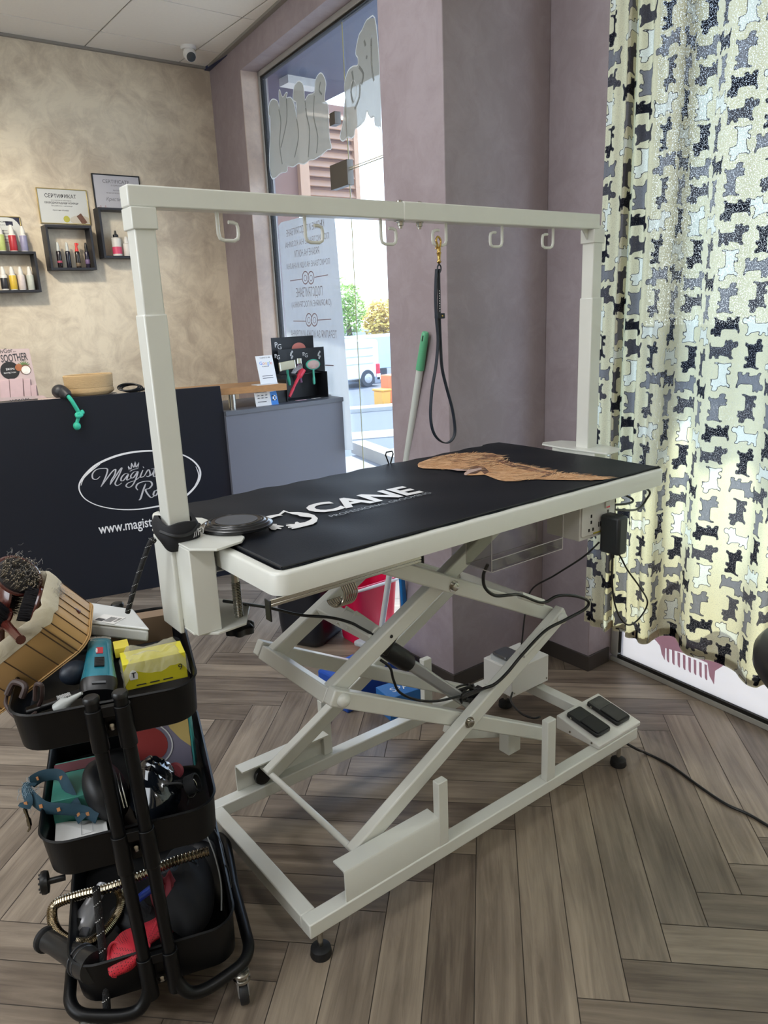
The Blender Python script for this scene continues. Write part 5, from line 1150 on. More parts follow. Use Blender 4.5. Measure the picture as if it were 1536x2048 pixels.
# brush display
yb0 = YD+0.10
def Dp(px, py, y=yb0): return P(px, py, 'y', y)
ds = thing('brush_display', 'black cardboard display stand for dog brushes on the grey worktop', 'display stand', (Dp(610, 790).x, yb0, gz))
x0, x1 = Dp(575, 800).x, Dp(657, 790).x
M_card = mat('black_display_card', '15181d', 0.5, var=0.2, scale=3)
mb = MB(); mb.box(x0, x0+0.004, yb0, yb0+0.12, gz, gz+0.125); mb.box(x1-0.004, x1, yb0, yb0+0.12, gz, gz+0.15); mb.box(x0, x1, yb0+0.116, yb0+0.12, gz, gz+0.15); mb.box(x0, x1, yb0, yb0+0.12, gz, gz+0.003); mb.box(x0, x1, yb0+0.05, yb0+0.12, gz+0.142, gz+0.146)
mb.box(x0-0.07, x0, yb0+0.01, yb0+0.014, gz, gz+0.09); mb.build('display_base', M_card, ds)
bt0, bt1 = Dp(556, 700, yb0+0.118), Dp(648, 697, yb0+0.118)
mb = MB(); mb.box(bt0.x, bt1.x, yb0+0.121, yb0+0.125, gz+0.10, bt0.z); hd = mb.build('header_card', M_card, ds)
c0_, c1_ = P(542, 676, 'y', yb0+0.16), P(626, 673, 'y', yb0+0.16)
mb = MB(); mb.box(c0_.x, c1_.x, yb0+0.16, yb0+0.164, gz+0.08, c0_.z); bd2 = mb.build('back_card', M_card, ds)
mb = MB(); hq = P(597, 688, 'y', yb0+0.159); r_ = 0.038
mb.prism([(r_*1.25*math.cos(a), r_*0.9*math.sin(a)-0.0) for a in [math.pi*k/16 for k in range(17)]], (hq.x, yb0+0.1595, hq.z-0.026), X, Z, -Y, 0.0006); mb.build('printed_pink_ball', mat('printed_salmon', 'd88478', 0.6, var=0.2), bd2, smooth=0)
for (px, py, s_, yv, pr__) in ((549, 695, 0.042, yb0+0.159, bd2), (549, 716, 0.032, yb0+0.120, hd), (605, 712, 0.032, yb0+0.120, hd)):
    q = P(px, py, 'y', yv); mb = MB(); mb.text('P', (q.x, yv, q.z), X, Z, -Y, s_, t=0.0006); mb.text('G', (q.x+s_*0.42, yv, q.z-s_*0.28), X, Z, -Y, s_, t=0.0008); mb.build('monogram', M_letter, pr__, smooth=0)
mb = MB()
for px in (583, 638):
    q = P(px, 712, 'y', yb0+0.12)
    for k in range(5): mb.ball((q.x+0.006*math.sin(k*2), yb0+0.1195, q.z-0.012+k*0.009), 0.006, 8, (1, 0.1, 1.2))
mb.build('printed_white_dog', mat('printed_white_dog', 'c6c7c8', 0.6, var=0.3, scale=90), hd)
# brushes in the display
def brush_slicker(px, py, label, w_, h_, tilt, handle, hl, y, col2='c9c6a8', hang=0.0):
    c = P(px, py, 'y', y); b = thing('slicker_brush', label, 'brush', tuple(c), None)
    u = Vector((math.cos(tilt), 0, math.sin(tilt))); v = Vector((-math.sin(tilt), 0, math.cos(tilt)))
    mb = MB(); mb.obox(c, u*w_/2, v*h_/2, Y*0.006); mb.build('brush_head', mat('olive_pad', col2, 0.5, var=0.08), b, bevel=0.004)
    mb = MB(); mb.obox(c-u*(w_/2-0.003)-Y*0.004, u*0.003, v*h_/2, Y*0.005); mb.obox(c+u*(w_/2-0.003)-Y*0.004, u*0.003, v*h_/2, Y*0.005); mb.build('metal_edge', M_steel, b)
    mb = MB(); mb.tube([c+Y*0.006-v*h_*0.4, c+Y*0.006-v*(h_/2+hl*0.4), c+Y*0.004-v*(h_/2+hl)+X*hang], [0.008, 0.007, 0.010, 0.008], 12, smooth=4); mb.build('handle', handle, b)
M_teal = mat('teal_plastic', '3fae94', 0.4, var=0.05); M_redp = mat('crimson_brush_plastic', 'c8243f', 0.35, var=0.05)
brush_slicker(574, 731, 'long rectangular olive slicker brush with teal handle in the display', 0.105, 0.048, 0.09, M_teal, 0.09, yb0+0.045)
c = P(626, 729, 'y', yb0+0.04); b = thing('oval_brush', 'oval pin brush with turquoise rim and handle in the display', 'brush', tuple(c))
mb = MB(); mb.lathe([(0, 0), (0.047, 0), (0.050, 0.005), (0.047, 0.010), (0, 0.010)], c+Y*0.005, (0, -1, 0), 32, 1, 0.62, (1, 0, 0)); mb.build('rim', M_teal, b)
mb = MB(); mb.lathe([(0, 0.010), (0.042, 0.010), (0.036, 0.014), (0, 0.016)], c+Y*0.005, (0, -1, 0), 32, 1, 0.60, (1, 0, 0)); mb.build('cushion', mat('pale_rose_cushion', 'c9aca4', 0.5, var=0.1), b)
mb = MB(); mb.tube([c-Z*0.028, c-Z*0.06, c-Z*0.10-X*0.0, c-Z*0.115], [0.006, 0.006, 0.008, 0.008, 0.005], 12, smooth=4); mb.build('handle', mat('turquoise_plastic', '5ccab0', 0.35), b)
c = P(604, 744, 'y', yb0-0.012); b = thing('curved_brush', 'red curved comb brush leaning before the display on the worktop', 'brush', tuple(c))
pts = [P(606, 739, 'y', yb0-0.012), P(600, 750, 'y', yb0-0.015), P(592, 765, 'y', yb0-0.02), P(585, 780, 'y', yb0-0.025), P(579, 794, 'y', yb0-0.03)]
mb = MB(); mb.tube(pts, [0.018, 0.017, 0.009, 0.0075, 0.009, 0.008], 14, smooth=5); mb.build('handle', M_redp, b)
mb = MB(); a_, b_ = P(586, 746, 'y', yb0-0.02), P(604, 731, 'y', yb0-0.02); mid = P(591, 735, 'y', yb0-0.02)
for k_ in range(12):
    t_ = k_/11; p_ = a_*(1-t_)**2+mid*2*t_*(1-t_)+b_*t_*t_; dirn = (p_-P(606, 748, 'y', yb0-0.02)).normalized(); mb.cyl(p_-dirn*0.016, p_+dirn*0.010, 0.0022, 6)
mb.build('comb_teeth', M_alu, b)
brush_slicker(597, 722, 'small brush head with mauve handle half hidden in the display', 0.030, 0.03, 0.0, mat('mauve_handle', '8a5f80', 0.4), 0.11, yb0+0.07, hang=0.012)
# leaflets
for (px, py, dx) in ((600, 800, 0.0), (630, 796, 0.02), (667, 788, 0.03)):
    q = P(px, py, 'z', gz+0.001); mb = MB(); a_ = 0.2+dx*8; mb.obox((q.x, max(q.y, YD+0.04), gz+0.0015), Vector((math.cos(a_), math.sin(a_), 0))*0.035, Vector((-math.sin(a_), math.cos(a_), 0))*0.022, Z*0.0006)
    o = mb.build('leaflet', M_paper if px != 600 else mat('pink_leaflet', 'd8b4bc', 0.6), origin=(q.x, max(q.y, YD+0.04), gz+0.0015)); tag(o, {600: 'small pink leaflet lying before the brush display', 630: 'pale leaflet lying inside the brush display', 667: 'pale leaflet on the worktop right of the brush display'}[px], 'leaflet')

# product display card SOOTHER on the counter
def ct(px, py, off=-0.12): return pan(px, py, off)
pc_ = thing('product_display', 'pale pink counter display card with coconut picture, cut by the left edge', 'display card', tuple(pan(20, 800, -0.10)))
oC = pan(0, 803, -0.07); uC = PD; vC = (Z-PN*0.12).normalized(); nC = uC.cross(vC)
if nC.dot(PN) < 0: nC = -nC
def cc2(px, py): 
    q = PV(px, py, oC, nC); d = q-oC; return (d.dot(uC), d.dot(vC))
M_pinkc = mat('pale_pink_card', 'b9a6a5', 0.6, var=0.03)
mb = MB(); mb.prism([cc2(*p) for p in ((-70, 812), (78, 793), (58, 697), (-70, 700))], oC-nC*0.003, uC, vC, nC, 0.003); bc3 = mb.build('backboard', M_pinkc, pc_)
mb = MB()
for i, (xa, xb, yt) in enumerate(((3, 21, 760), (22, 48, 757), (50, 63, 758), (64, 75, 770))):
    mb.prism([cc2(xa, 800), cc2(xb, 797), cc2(xb-3, yt), cc2(xa-3, yt+1)], oC, uC, vC, nC, 0.012)
mb.build('product_boxes', mat('pinkish_product_boxes', 'c4a9ab', 0.5, var=0.1, scale=40), pc_, bevel=0.001)
mb = MB(); mb.prism([cc2(-70, 808), cc2(94, 796), cc2(86, 791), cc2(-70, 800)], oC+nC*0.02, uC, vC, nC, 0.002); mb.build('front_lip', M_pinkc, pc_)
def ctext(mb, st_, px0, py0, px1, size, bold=0.0, lift=0.0005):
    a, b = cc2(px0, py0), cc2(px1, py0-0.1*(px1-px0)); m2 = MB(); o_ = oC+uC*a[0]+vC*a[1]+nC*lift; du = Vector(uC*(b[0]-a[0])+vC*(b[1]-a[1])); L_ = du.length; du.normalize(); dv = nC.cross(du)
    m2.text(st_, o_, du, dv, nC, size, bold=bold); w_ = max((v-o_).dot(du) for v in m2.v); k_ = L_/w_
    for v in m2.v:
        d = (v-o_).dot(du); v += du*(d*k_-d)
    mb.add(m2.v, m2.f)
mb = MB(); ctext(mb, 'SOOTHER', 3, 725, 56, 0.05, 0.015); ctext(mb, 'IvGor...', 0, 707, 32, 0.03); ctext(mb, 'www.', 20, 804, 62, 0.02, 0, 0.0225)
mb.build('display_lettering', M_ink, bc3, smooth=0)
cA = cc2(20, 741); mb = MB(); mb.lathe([(0, 0), (0.042, 0), (0.042, 0.0008), (0, 0.0008)], oC+uC*cA[0]+vC*cA[1], nC, 32); mb.build('black_disc', mat('black_disc', '1a1a1d', 0.5), bc3)
mb = MB(); ctext(mb, 'SKIN', 12, 741, 29, 0.014, 0.0, 0.0012); ctext(mb, 'PROTECTION', 8, 748, 32, 0.009, 0.0, 0.0012); mb.build('disc_lettering', M_letter, bc3, smooth=0)
for px, py, r_, cl__ in ((38, 735, 0.017, '9a5f3e'), (51, 739, 0.024, '6a4a38'), (52, 740, 0.020, 'ded8d0')):
    a = cc2(px, py); mb = MB(); mb.lathe([(0, 0.0), (r_, 0.0), (r_, 0.001), (0, 0.0015)], oC+uC*a[0]+vC*a[1]+nC*(0.0006 if cl__ != 'ded8d0' else 0.002), nC, 20); mb.build('printed_coconut', mat('coco_'+cl__, cl__, 0.7, var=0.3, scale=60), bc3)
mb = MB()
for k_ in range(7):
    a = cc2(48, 733); an = 0.4+k_*0.35; o_ = oC+uC*a[0]+vC*a[1]+nC*0.0004; dr = uC*math.cos(an)+vC*math.sin(an); mb.ribbon([o_, o_+dr*0.015, o_+dr*0.030], [0.004, 0.006, 0.001], nC, 0.0006)
mb.build('printed_leaf', mat('printed_palm', '5f7a4a', 0.6), bc3, smooth=0)

# rope toy
def cz(px, py, off=-0.05): return PV(px, py, PL0+PN*off, PN)
zc_t = zt_
bt = thing('rope_toy', 'black ball toy with knotted turquoise rope hanging over the counter edge', 'dog toy', tuple(cz(122, 785)))
q = cz(119, 783, -0.03)
mb = MB(); mb.ball(q, 0.036, 20, (1, 1, 0.95)); mb.tube([q+PD*0.01+PN*0.0, cz(133, 789, 0.01), cz(137, 793, 0.022)], [0.030, 0.026, 0.018], 16); mb.build('ball_head', mat('dark_grey_rubber', '2b2b2e', 0.45, var=0.1), bt)
pth = [cz(135, 791, 0.02), cz(143, 801, 0.03), cz(150, 812, 0.028), cz(157, 824, 0.02)]
mb = MB(); mb.tube(pth, 0.010, 12, smooth=5); mb.tube([cz(157, 824, 0.02), cz(163, 830, 0.03), cz(155, 833, 0.038), cz(154, 828, 0.03), cz(165, 826, 0.02), cz(163, 822, 0.01)], 0.009, 12, smooth=5); mb.tube([cz(157, 834, 0.02), cz(154, 845, 0.02)], 0.0085, 12); mb.ball(cz(154, 852, 0.02), 0.0185, 16, (1, 1, 1.1)); mb.build('knotted_rope', M_turq, bt)
# woven basket
qb = pan(182, 797, -0.105); bz0 = zt_
bk = thing('woven_bowl', 'oval coiled straw bowl standing on the reception counter', 'bowl', (qb.x, qb.y, bz0))
prof = [(0.0, 0.0), (0.098, 0.0), (0.112, 0.010), (0.116, 0.018), (0.111, 0.032), (0.110, 0.036)]+[(0.111+0.004*i/9+0.0012*(i % 2), 0.036+0.0065*i) for i in range(10)]+[(0.112, 0.10), (0.106, 0.098), (0.100, 0.03), (0, 0.02)]
M_straw = mat('coiled_straw', 'c2a478', 0.75, var=0.2, scale=25, stretch=(3, 3, 40), bump=0.5, bscale=20)
mb = MB(); mb.lathe(prof, (qb.x, qb.y, bz0), seg=48, sx=1.02, sy=0.62, xdir=tuple(PD)); mb.build('coiled_body', M_straw, bk)
# sunglasses-like loop of cable on the counter
q = pan(265, 782, -0.06); tn = MB()
for k_ in range(3):
    pts = []
    for i in range(9):
        a = 2*math.pi*i/9; pts.append(Vector((q.x, q.y, zt_+0.012))+PD*(0.05*math.cos(a)-0.01*k_)+Z*(0.016*math.sin(a)+0.004*k_+0.006)+PN*(-0.02*math.sin(a)+0.008*k_))
    tn.tube(pts, 0.0045, 8, closed=True, smooth=4)
tn.tube([q+Z*0.0+PD*0.03, q+PD*0.07+Z*0.008, q+PD*0.13+Z*0.004], 0.007, 8)
o = tn.build('coiled_cord', M_cable, origin=(q.x, q.y, zt_)); tag(o, 'small coil of black cord on the counter right of the straw bowl', 'cord')
q = pan(98, 796, -0.03); mb = MB(); mb.obox((q.x, q.y, zt_+0.0015), PD*0.05, PN*0.03, Z*0.0012); o = mb.build('leaflet', mat('patterned_leaflet', 'c9b5ac', 0.6, var=0.3, scale=120), origin=(q.x, q.y, zt_+0.0015)); tag(o, 'patterned leaflet on the counter between display card and rope toy', 'leaflet')

# ================================================================== BACK WALL
def wp(px, py, y=YB): return P(px, py, 'y', y)
def certificate(name, label, x0, x1, z0, z1, fm, paper, th=0.008, yb_=YB):
    t = thing(name, label, 'certificate', ((x0+x1)/2, yb_, (z0+z1)/2))
    b_ = th; mb = MB(); mb.box(x0, x1, yb_-0.014, yb_-0.001, z0, z0+b_); mb.box(x0, x1, yb_-0.014, yb_-0.001, z1-b_, z1); mb.box(x0, x0+b_, yb_-0.014, yb_-0.001, z0+b_, z1-b_); mb.box(x1-b_, x1, yb_-0.014, yb_-0.001, z0+b_, z1-b_); mb.build('picture_frame', fm, t, bevel=0.001)
    mb = MB(); mb.box(x0+b_, x1-b_, yb_-0.010, yb_-0.006, z0+b_, z1-b_); return t, mb.build('paper', paper, t)
def wtext(mb, st_, cx, z, w_, size, bold=0.0, y=YB-0.010, shear=0.0):
    m2 = MB(); m2.text(st_, (0, y, z), X, Z, -Y, size, t=0.0005, bold=bold, shear=shear); xs = [v.x for v in m2.v]; a, b = min(xs), max(xs)
    for v in m2.v: v.x = cx+((v.x-a)/(b-a)-0.5)*w_
    mb.add(m2.v, m2.f)
M_cert = mat('certificate_paper', 'c9cbc8', 0.5, var=0.02)
t, pp_ = certificate('certificate', 'gold framed certificate with chocolate picture above the middle wall shelf', 0.134, 0.432, 1.987, 2.190, M_gold, M_cert, 0.005)
for args in (lambda m: wtext(m, 'СЕРТИФИКАТ', 0.272, 2.137, 0.185, 0.03, 0.01), lambda m: wtext(m, 'СВОБОДНОПАДАЩИ НОЖИЦИ', 0.272, 2.103, 0.20, 0.014, 0.02), lambda m: wtext(m, 'за участие в обучение', 0.272, 2.120, 0.12, 0.009), lambda m: wtext(m, 'За работа с ножици', 0.272, 2.088, 0.125, 0.010), lambda m: wtext(m, 'Кристина Илиева', 0.262, 2.062, 0.095, 0.011, 0, YB-0.010, 0.3)):
    mb = MB(); args(mb); mb.build('text_line', M_ink, pp_, smooth=0)
mb = MB(); mb.lathe([(0, 0), (0.019, 0), (0.019, 0.001), (0, 0.0012)], (0.290, YB-0.010, 2.016), (0, -1, 0), 20); mb.build('gold_seal', mat('gold_seal', 'b5b04a', 0.4), pp_)
mb = MB(); mb.lathe([(0, 0), (0.062, 0), (0.062, 0.0006), (0, 0.0006)], (0.372, YB-0.010, 2.012), (0, -1, 0), 24, 1.0, 0.45, (1, 0, 0)); mb.build('printed_plate', mat('printed_plate', 'bfb8aa', 0.5), pp_)
mb = MB(); mb.obox((0.382, YB-0.0110, 2.018), Vector((0.016, 0, -0.026)), Vector((0.014, 0, 0.009)), Y*0.0008); mb.build('printed_chocolate', mat('printed_chocolate', '6a4a3c', 0.6, var=0.4, scale=120), pp_)
t, pp_ = certificate('certificate', 'black framed white certificate above the highest wall shelf', 0.476, 0.781, 2.071, 2.292, M_blackp, mat('certificate_paper_cool', 'bdbcc2', 0.5, var=0.02), 0.007)
for args in (lambda m: wtext(m, 'CERTIFICATE', 0.625, 2.240, 0.17, 0.03), lambda m: wtext(m, 'OF COMPLETION', 0.625, 2.223, 0.07, 0.012), lambda m: wtext(m, 'Кристина', 0.61, 2.135, 0.12, 0.030, 0, YB-0.010, 0.3), lambda m: wtext(m, 'MASTER CLASS', 0.64, 2.195, 0.08, 0.011), lambda m: wtext(m, 'ПРАКТИЧЕСКИ СЕМИНАР', 0.63, 2.178, 0.15, 0.010)):
    mb = MB(); args(mb); mb.build('text_line', mat('grey_print', '6a686c', 0.6), pp_, smooth=0)
mb = MB()
for k_ in range(6): mb.ball((0.50+0.010*k_, YB-0.0101, 2.088+0.008*math.sin(k_*2)), 0.009, 8, (0.5, 0.05, 1.4))
mb.build('printed_dogs', mat('printed_pinkish', 'b09a9c', 0.6, var=0.3), pp_)
x1_, z1_, z0_ = wp(76, 437).x, wp(40, 434).z, wp(60, 503).z
t, pp_ = certificate('certificate', 'gold framed certificate with navy corner behind the three bottles on the left shelf', -0.30, 0.020, z0_-0.004, z1_, M_gold, M_cert, 0.005)
for args in (('FIRST LEVEL GROOMER', -0.13, z1_-0.035, 0.17, 0.011, 0.02), ('EDUCATION CERTIFICATE', -0.13, z1_-0.052, 0.12, 0.008)):
    mb = MB(); wtext(mb, *args); mb.build('text_line', M_ink, pp_, smooth=0)
mb = MB()
for k_ in range(5): mb.box(-0.2, -0.06+0.01*(k_ % 3), YB-0.0105, YB-0.010, z1_-0.08-k_*0.017, z1_-0.078-k_*0.017)
mb.build('certificate_lettering', M_ink, pp_, smooth=0)
mb = MB(); mb.prism([(0.015, z1_-0.005), (-0.055, z1_-0.005), (-0.02, z1_-0.012), (0.0, z1_-0.03), (0.015, z1_-0.055)], (0, YB-0.010, 0), X, Z, -Y, 0.0005); mb.box(-0.065, -0.025, YB-0.0105, YB-0.010, z1_-0.052, z1_-0.028); mb.build('navy_corner', mat('printed_navy', '25263c', 0.5), pp_, smooth=0)

M_shelf = mat('charcoal_shelf_board', '23242a', 0.5, var=0.1)
def shelf(label, x0, x1, z0, z1, dep=0.10, t=0.014, back=None):
    s = thing('wall_shelf', label, 'shelf', ((x0+x1)/2, YB, (z0+z1)/2))
    for nm, b in (('bottom_board', (x0, x1, YB-dep, YB-0.001, z0, z0+t)), ('top_board', (x0, x1, YB-dep, YB-0.001, z1-t, z1)), ('side_board', (x0, x0+t, YB-dep, YB-0.001, z0+t, z1-t)), ('side_board', (x1-t, x1, YB-dep, YB-0.001, z0+t, z1-t))):
        mb = MB(); mb.box(*b); mb.build(nm, M_shelf, s, bevel=0.001)
# boxes: front face lies at YB-0.10
yf = YB-0.10
def fx(px, py): q = P(px, py, 'y', yf); return q.x, q.z
a = fx(103, 540); b = fx(194, 536); c = fx(186, 452); SHB = (a[0], b[0], a[1], c[1])
shelf('charcoal box shelf holding four slim dark bottles', *SHB)
a2 = fx(209, 516); SHC = (a2[0], a2[0]+0.27, a2[1], fx(215, 415)[1])
shelf('highest charcoal box shelf with white dropper bottle behind the arch post', *SHC)
b3 = fx(84, 584); SHA = (b3[0]-0.34, b3[0], b3[1], fx(75, 503)[1])
shelf('lowest charcoal box shelf with white capped spray bottles, cut by the left edge', *SHA)
def bottle(label, x, z, h, r, body, capc, kind='spray', lab=None, group=None, y=YB-0.06):
    t = thing('bottle', label, 'bottle', (x, y, z), group)
    bh = h*(0.66 if kind != 'dropper' else 0.72)
    mb = MB(); mb.lathe([(r*0.9, 0), (r, 0.003), (r, bh-0.006), (r*0.85, bh-0.001), (r*0.45, bh+0.004), (0.0, bh+0.004)], (x, y, z), seg=20); mb.build('bottle_body', body, t)
    if lab:
        mb = MB(); mb.lathe([(r*1.01, bh*lab[1]), (r*1.025, bh*lab[1]+0.0005), (r*1.025, bh*lab[2]), (r*1.01, bh*lab[2]+0.0005)], (x, y, z), seg=20); mb.build('bottle_label', lab[0], t)
    mb = MB()
    if kind == 'dropper': mb.lathe([(r*0.6, bh), (r*0.6, bh+0.018), (r*0.3, bh+0.022), (r*0.18, h), (0, h)], (x, y, z), seg=14)
    elif kind == 'pump': mb.lathe([(r*0.75, bh), (r*0.72, bh+0.012), (r*0.5, bh+0.02), (r*0.55, h-0.012), (r*0.5, h), (0, h)], (x, y, z), seg=14); mb.box(x-r*0.3, x+r*0.9, y-r*0.35, y+r*0.35, z+h-0.014, z+h-0.002)
    else: mb.lathe([(r*0.72, bh), (r*0.66, bh+(h-bh)*0.5), (r*0.36, h), (0, h)], (x, y, z), seg=14)
    mb.build('bottle_cap', capc, t)
Mw = mat('white_bottle_plastic', 'd6d3cc', 0.4, var=0.02); Mclear = mat('pale_cap', 'bfc2bd', 0.25, var=0.02)
def bl(c, nm='label_'): return mat(nm+c, c, 0.4, var=0.12, scale=60)
yb2 = YB-0.06
def bx(px, py): return P(px, py, 'y', yb2).x
zA = SHA[2]+0.014; zB = SHB[2]+0.014; zC = SHC[2]+0.014; zT = SHA[3]
hA = 0.135
bottle('white bottle with yellow label, second of the lower left shelf row', bx(26, 560), zA, hA, 0.020, Mw, Mw, 'spray', (bl('cfae3a'), 0.06, 0.95), 'bottles inside the lowest shelf')
bottle('white bottle with pinkish label between yellow and grey-green ones', bx(43, 560), zA, hA, 0.020, Mw, Mw, 'spray', (bl('c9bdb8'), 0.06, 0.95), 'bottles inside the lowest shelf')
bottle('white bottle with grey-green label, rightmost inside the lowest shelf', bx(61, 560), zA, hA, 0.020, Mw, Mw, 'spray', (bl('b4b8ae'), 0.06, 0.95), 'bottles inside the lowest shelf')
bottle('white bottle with black label left of the yellow one on the lowest shelf', bx(8, 560), zA, hA, 0.020, Mw, Mw, 'spray', (bl('26262a'), 0.10, 0.78), 'bottles inside the lowest shelf')
bottle('bottle with lime label, leftmost on top of the lowest shelf', bx(2, 480), zT, 0.15, 0.020, Mw, Mw, 'spray', (bl('a9b56a'), 0.06, 0.95), 'bottles on top of the lowest shelf')
bottle('bottle with red label on top of the lowest shelf', bx(25, 480), zT, 0.15, 0.021, Mw, Mw, 'spray', (bl('a92c34'), 0.06, 0.92), 'bottles on top of the lowest shelf')
bottle('bottle with lilac label, rightmost on top of the lowest shelf', bx(47, 480), zT, 0.145, 0.020, Mw, Mw, 'spray', (bl('8d8ba6'), 0.06, 0.95), 'bottles on top of the lowest shelf')
dk = mat('dark_glass_bottle', '221c1e', 0.2, var=0.2)
bottle('slim dark bottle with pink band, leftmost in the middle shelf', bx(117, 505), zB, 0.150, 0.0145, dk, Mclear, 'spray', (bl('a8485c'), 0.30, 0.42), 'slim bottles in the middle shelf')
bottle('slim plain dark bottle with clear cap in the middle shelf', bx(135, 505), zB, 0.150, 0.0145, mat('blue_black_bottle', '1c1d28', 0.2), Mclear, 'spray', None, 'slim bottles in the middle shelf')
bottle('slim dark bottle with bright red pump in the middle shelf', bx(154, 505), zB, 0.148, 0.0145, mat('brown_black_bottle', '26211c', 0.2), mat('red_pump', 'd83a34', 0.4), 'pump', (bl('6a5a44'), 0.1, 0.3), 'slim bottles in the middle shelf')
bottle('slim violet-black bottle, rightmost in the middle shelf', bx(173, 505), zB, 0.150, 0.0140, mat('violet_black_bottle', '241f30', 0.2), M_blackp, 'spray', (bl('6f5a80'), 0.25, 0.5), 'slim bottles in the middle shelf')
bottle('round white bottle with black nozzle and pink label in the highest shelf', bx(234, 495), zC, 0.155, 0.029, Mw, M_blackp, 'dropper', (bl('cf4a6a'), 0.12, 0.5))
# the label of that one only covers its front
bottle('white bottle half hidden by the arch post in the highest shelf', bx(254, 495), zC, 0.12, 0.024, Mw, Mw, 'spray')

# dome camera
q = P(376, 93, 'z', 2.999); scm = thing('security_camera', 'small white dome security camera under the ceiling corner', 'camera', (q.x, q.y, 3.0))
mb = MB(); mb.lathe([(0.048, 0.0), (0.048, -0.010), (0.040, -0.018), (0.0, -0.018)], (q.x, q.y, 3.0), seg=28); mb.build('mount', M_paper, scm)
mb = MB(); c = Vector((q.x+0.003, q.y-0.004, 2.957)); mb.ball(c, 0.039, 24); mb.lathe([(0.036, -0.01), (0.034, 0.03), (0.030, 0.042), (0.026, 0.043)], c, (-0.15, -0.75, -0.55), 24); bdy = mb.build('camera_ball', M_paper, scm)
mb = MB(); mb.lathe([(0.0, 0.036), (0.028, 0.036), (0.028, 0.044), (0.0, 0.0445)], c, (-0.15, -0.75, -0.55), 24); mb.build('lens_window', mat('black_lens', '0c0d10', 0.1), bdy)

# ================================================================== STICKERS ON THE GLASS
OFFG = 0.124
def gq(px, py):
    q = PV(px, py, gp(0, 0, OFFG), WN); d = q-W0; return d.dot(WD), q.z
M_frost = filmmat('frosted_grey_film', 'bfbcb2', 0.70, 0.5); M_frostedge = filmmat('white_film_edge', 'f2f4f4', 0.95, 0.5); M_frost2 = filmmat('darker_frosted_film', 'a9a9a2', 0.55, 0.5); M_signf = filmmat('pale_sign_film', 'dcdfe2', 0.88, 0.45)
def gshape(pts, off=OFFG, t=0.0005): 
    mb = MB(); L_ = [gq(*p) for p in pts]; mb.prism(L_, gp(0, 0, off), WD, Z, -WN, t); return mb
def gline(mb, pts, wd, closed=False, off=OFFG-0.0008):
    w_ = [gp(a, z, off) for a, z in (gq(*p) for p in pts)]; c = catmull(w_, 3, closed)
    if closed: c.append(c[0])
    mb.ribbon(c, wd, -WN, 0.0004)
def s5(x, y): return (480+x/3.657, y/3.657)
def s6(x, y): return (560+x/5.69, 60+y/5.69)
dg1 = [s5(*p) for p in ((232, 1300), (215, 1200), (222, 1000), (225, 880), (210, 830), (215, 760), (240, 725), (275, 740), (290, 790), (285, 700), (290, 655), (312, 710), (335, 680), (348, 680), (340, 715), (370, 712), (392, 745), (410, 820), (415, 870), (415, 770), (410, 745), (390, 730), (390, 680), (400, 625), (432, 592), (462, 620), (472, 690), (475, 735), (500, 695), (545, 675), (552, 590), (575, 545), (597, 535), (620, 570), (630, 620), (620, 700), (622, 740), (645, 770), (650, 900), (655, 1000), (670, 1085), (640, 1095), (600, 1130), (545, 1165), (510, 1170), (470, 1200), (430, 1195), (390, 1220), (350, 1215), (345, 1255), (300, 1265), (260, 1300))]
gsp = {}
def sticker(name, label, pts):
    t = thing(name, label, 'sticker', tuple(gp(*gq(*pts[0]))))
    gshape(pts).build('film', M_frost, t, smooth=0)
    mb = MB(); gline(mb, pts, 0.006, True); mb.build('white_edge', M_frostedge, t, smooth=0); return t
t1 = sticker('dog_sticker', 'frosted sticker of a row of sitting dogs high on the fixed glass', dg1)
mb = MB()
for ln in (((285, 800), (300, 900), (290, 1050), (310, 1200)), ((340, 720), (345, 850), (330, 950), (300, 1080)), ((415, 870), (430, 1000), (400, 1150)), ((475, 735), (490, 850), (510, 960), (500, 1150)), ((545, 700), (540, 850), (570, 1000), (560, 1120)), ((590, 600), (580, 660), (600, 690))): gline(mb, [s5(*p) for p in ln], 0.010)
mb.build('inner_shading', M_frost2, t1, smooth=0)
mb = MB()
for ln in (((410, 745), (418, 870)), ((472, 735), (480, 790)), ((395, 730), (415, 800))): gline(mb, [s5(*p) for p in ln], 0.004)
mb.build('inner_outline', M_frostedge, t1, smooth=0)
dg2 = [s6(*p) for p in ((700, 1255), (685, 1210), (720, 1050), (730, 900), (748, 760), (735, 680), (740, 580), (780, 460), (830, 415), (885, 400), (888, 320), (865, 280), (870, 200), (900, 60), (935, 0), (975, -90), (1010, -130), (1080, -140), (1120, 200), (1140, 600), (1150, 1105), (1120, 1095), (1085, 1080), (1075, 985), (1040, 1000), (1010, 960), (990, 920), (968, 1020), (920, 1080), (855, 1130), (845, 1200), (815, 1230), (775, 1215), (740, 1250), (720, 1262))]
t2 = sticker('dog_sticker', 'frosted sticker of tall shaggy dogs high on the glass door side', dg2)
mb = MB()
for ln in (((820, 470), (835, 580), (810, 700), (835, 830)), ((900, 420), (950, 500), (930, 620)), ((1040, 100), (1045, 400), (1070, 580)), ((990, 290), (985, 330)), ((910, 600), (905, 760), (850, 900)), ((960, 120), (975, 180))): gline(mb, [s6(*p) for p in ln], 0.014)
mb.build('inner_shading', M_frost2, t2, smooth=0)
mb = MB(); gline(mb, [s6(*p) for p in ((835, 570), (860, 600), (870, 680), (855, 790), (830, 830), (808, 760), (808, 650), (820, 590))], 0.004, True); gline(mb, [s6(*p) for p in ((905, 600), (915, 700), (905, 760))], 0.005); gline(mb, [s6(*p) for p in ((1040, 60), (1040, 350), (1065, 580))], 0.004)
mb.build('inner_outline', M_frostedge, t2, smooth=0)
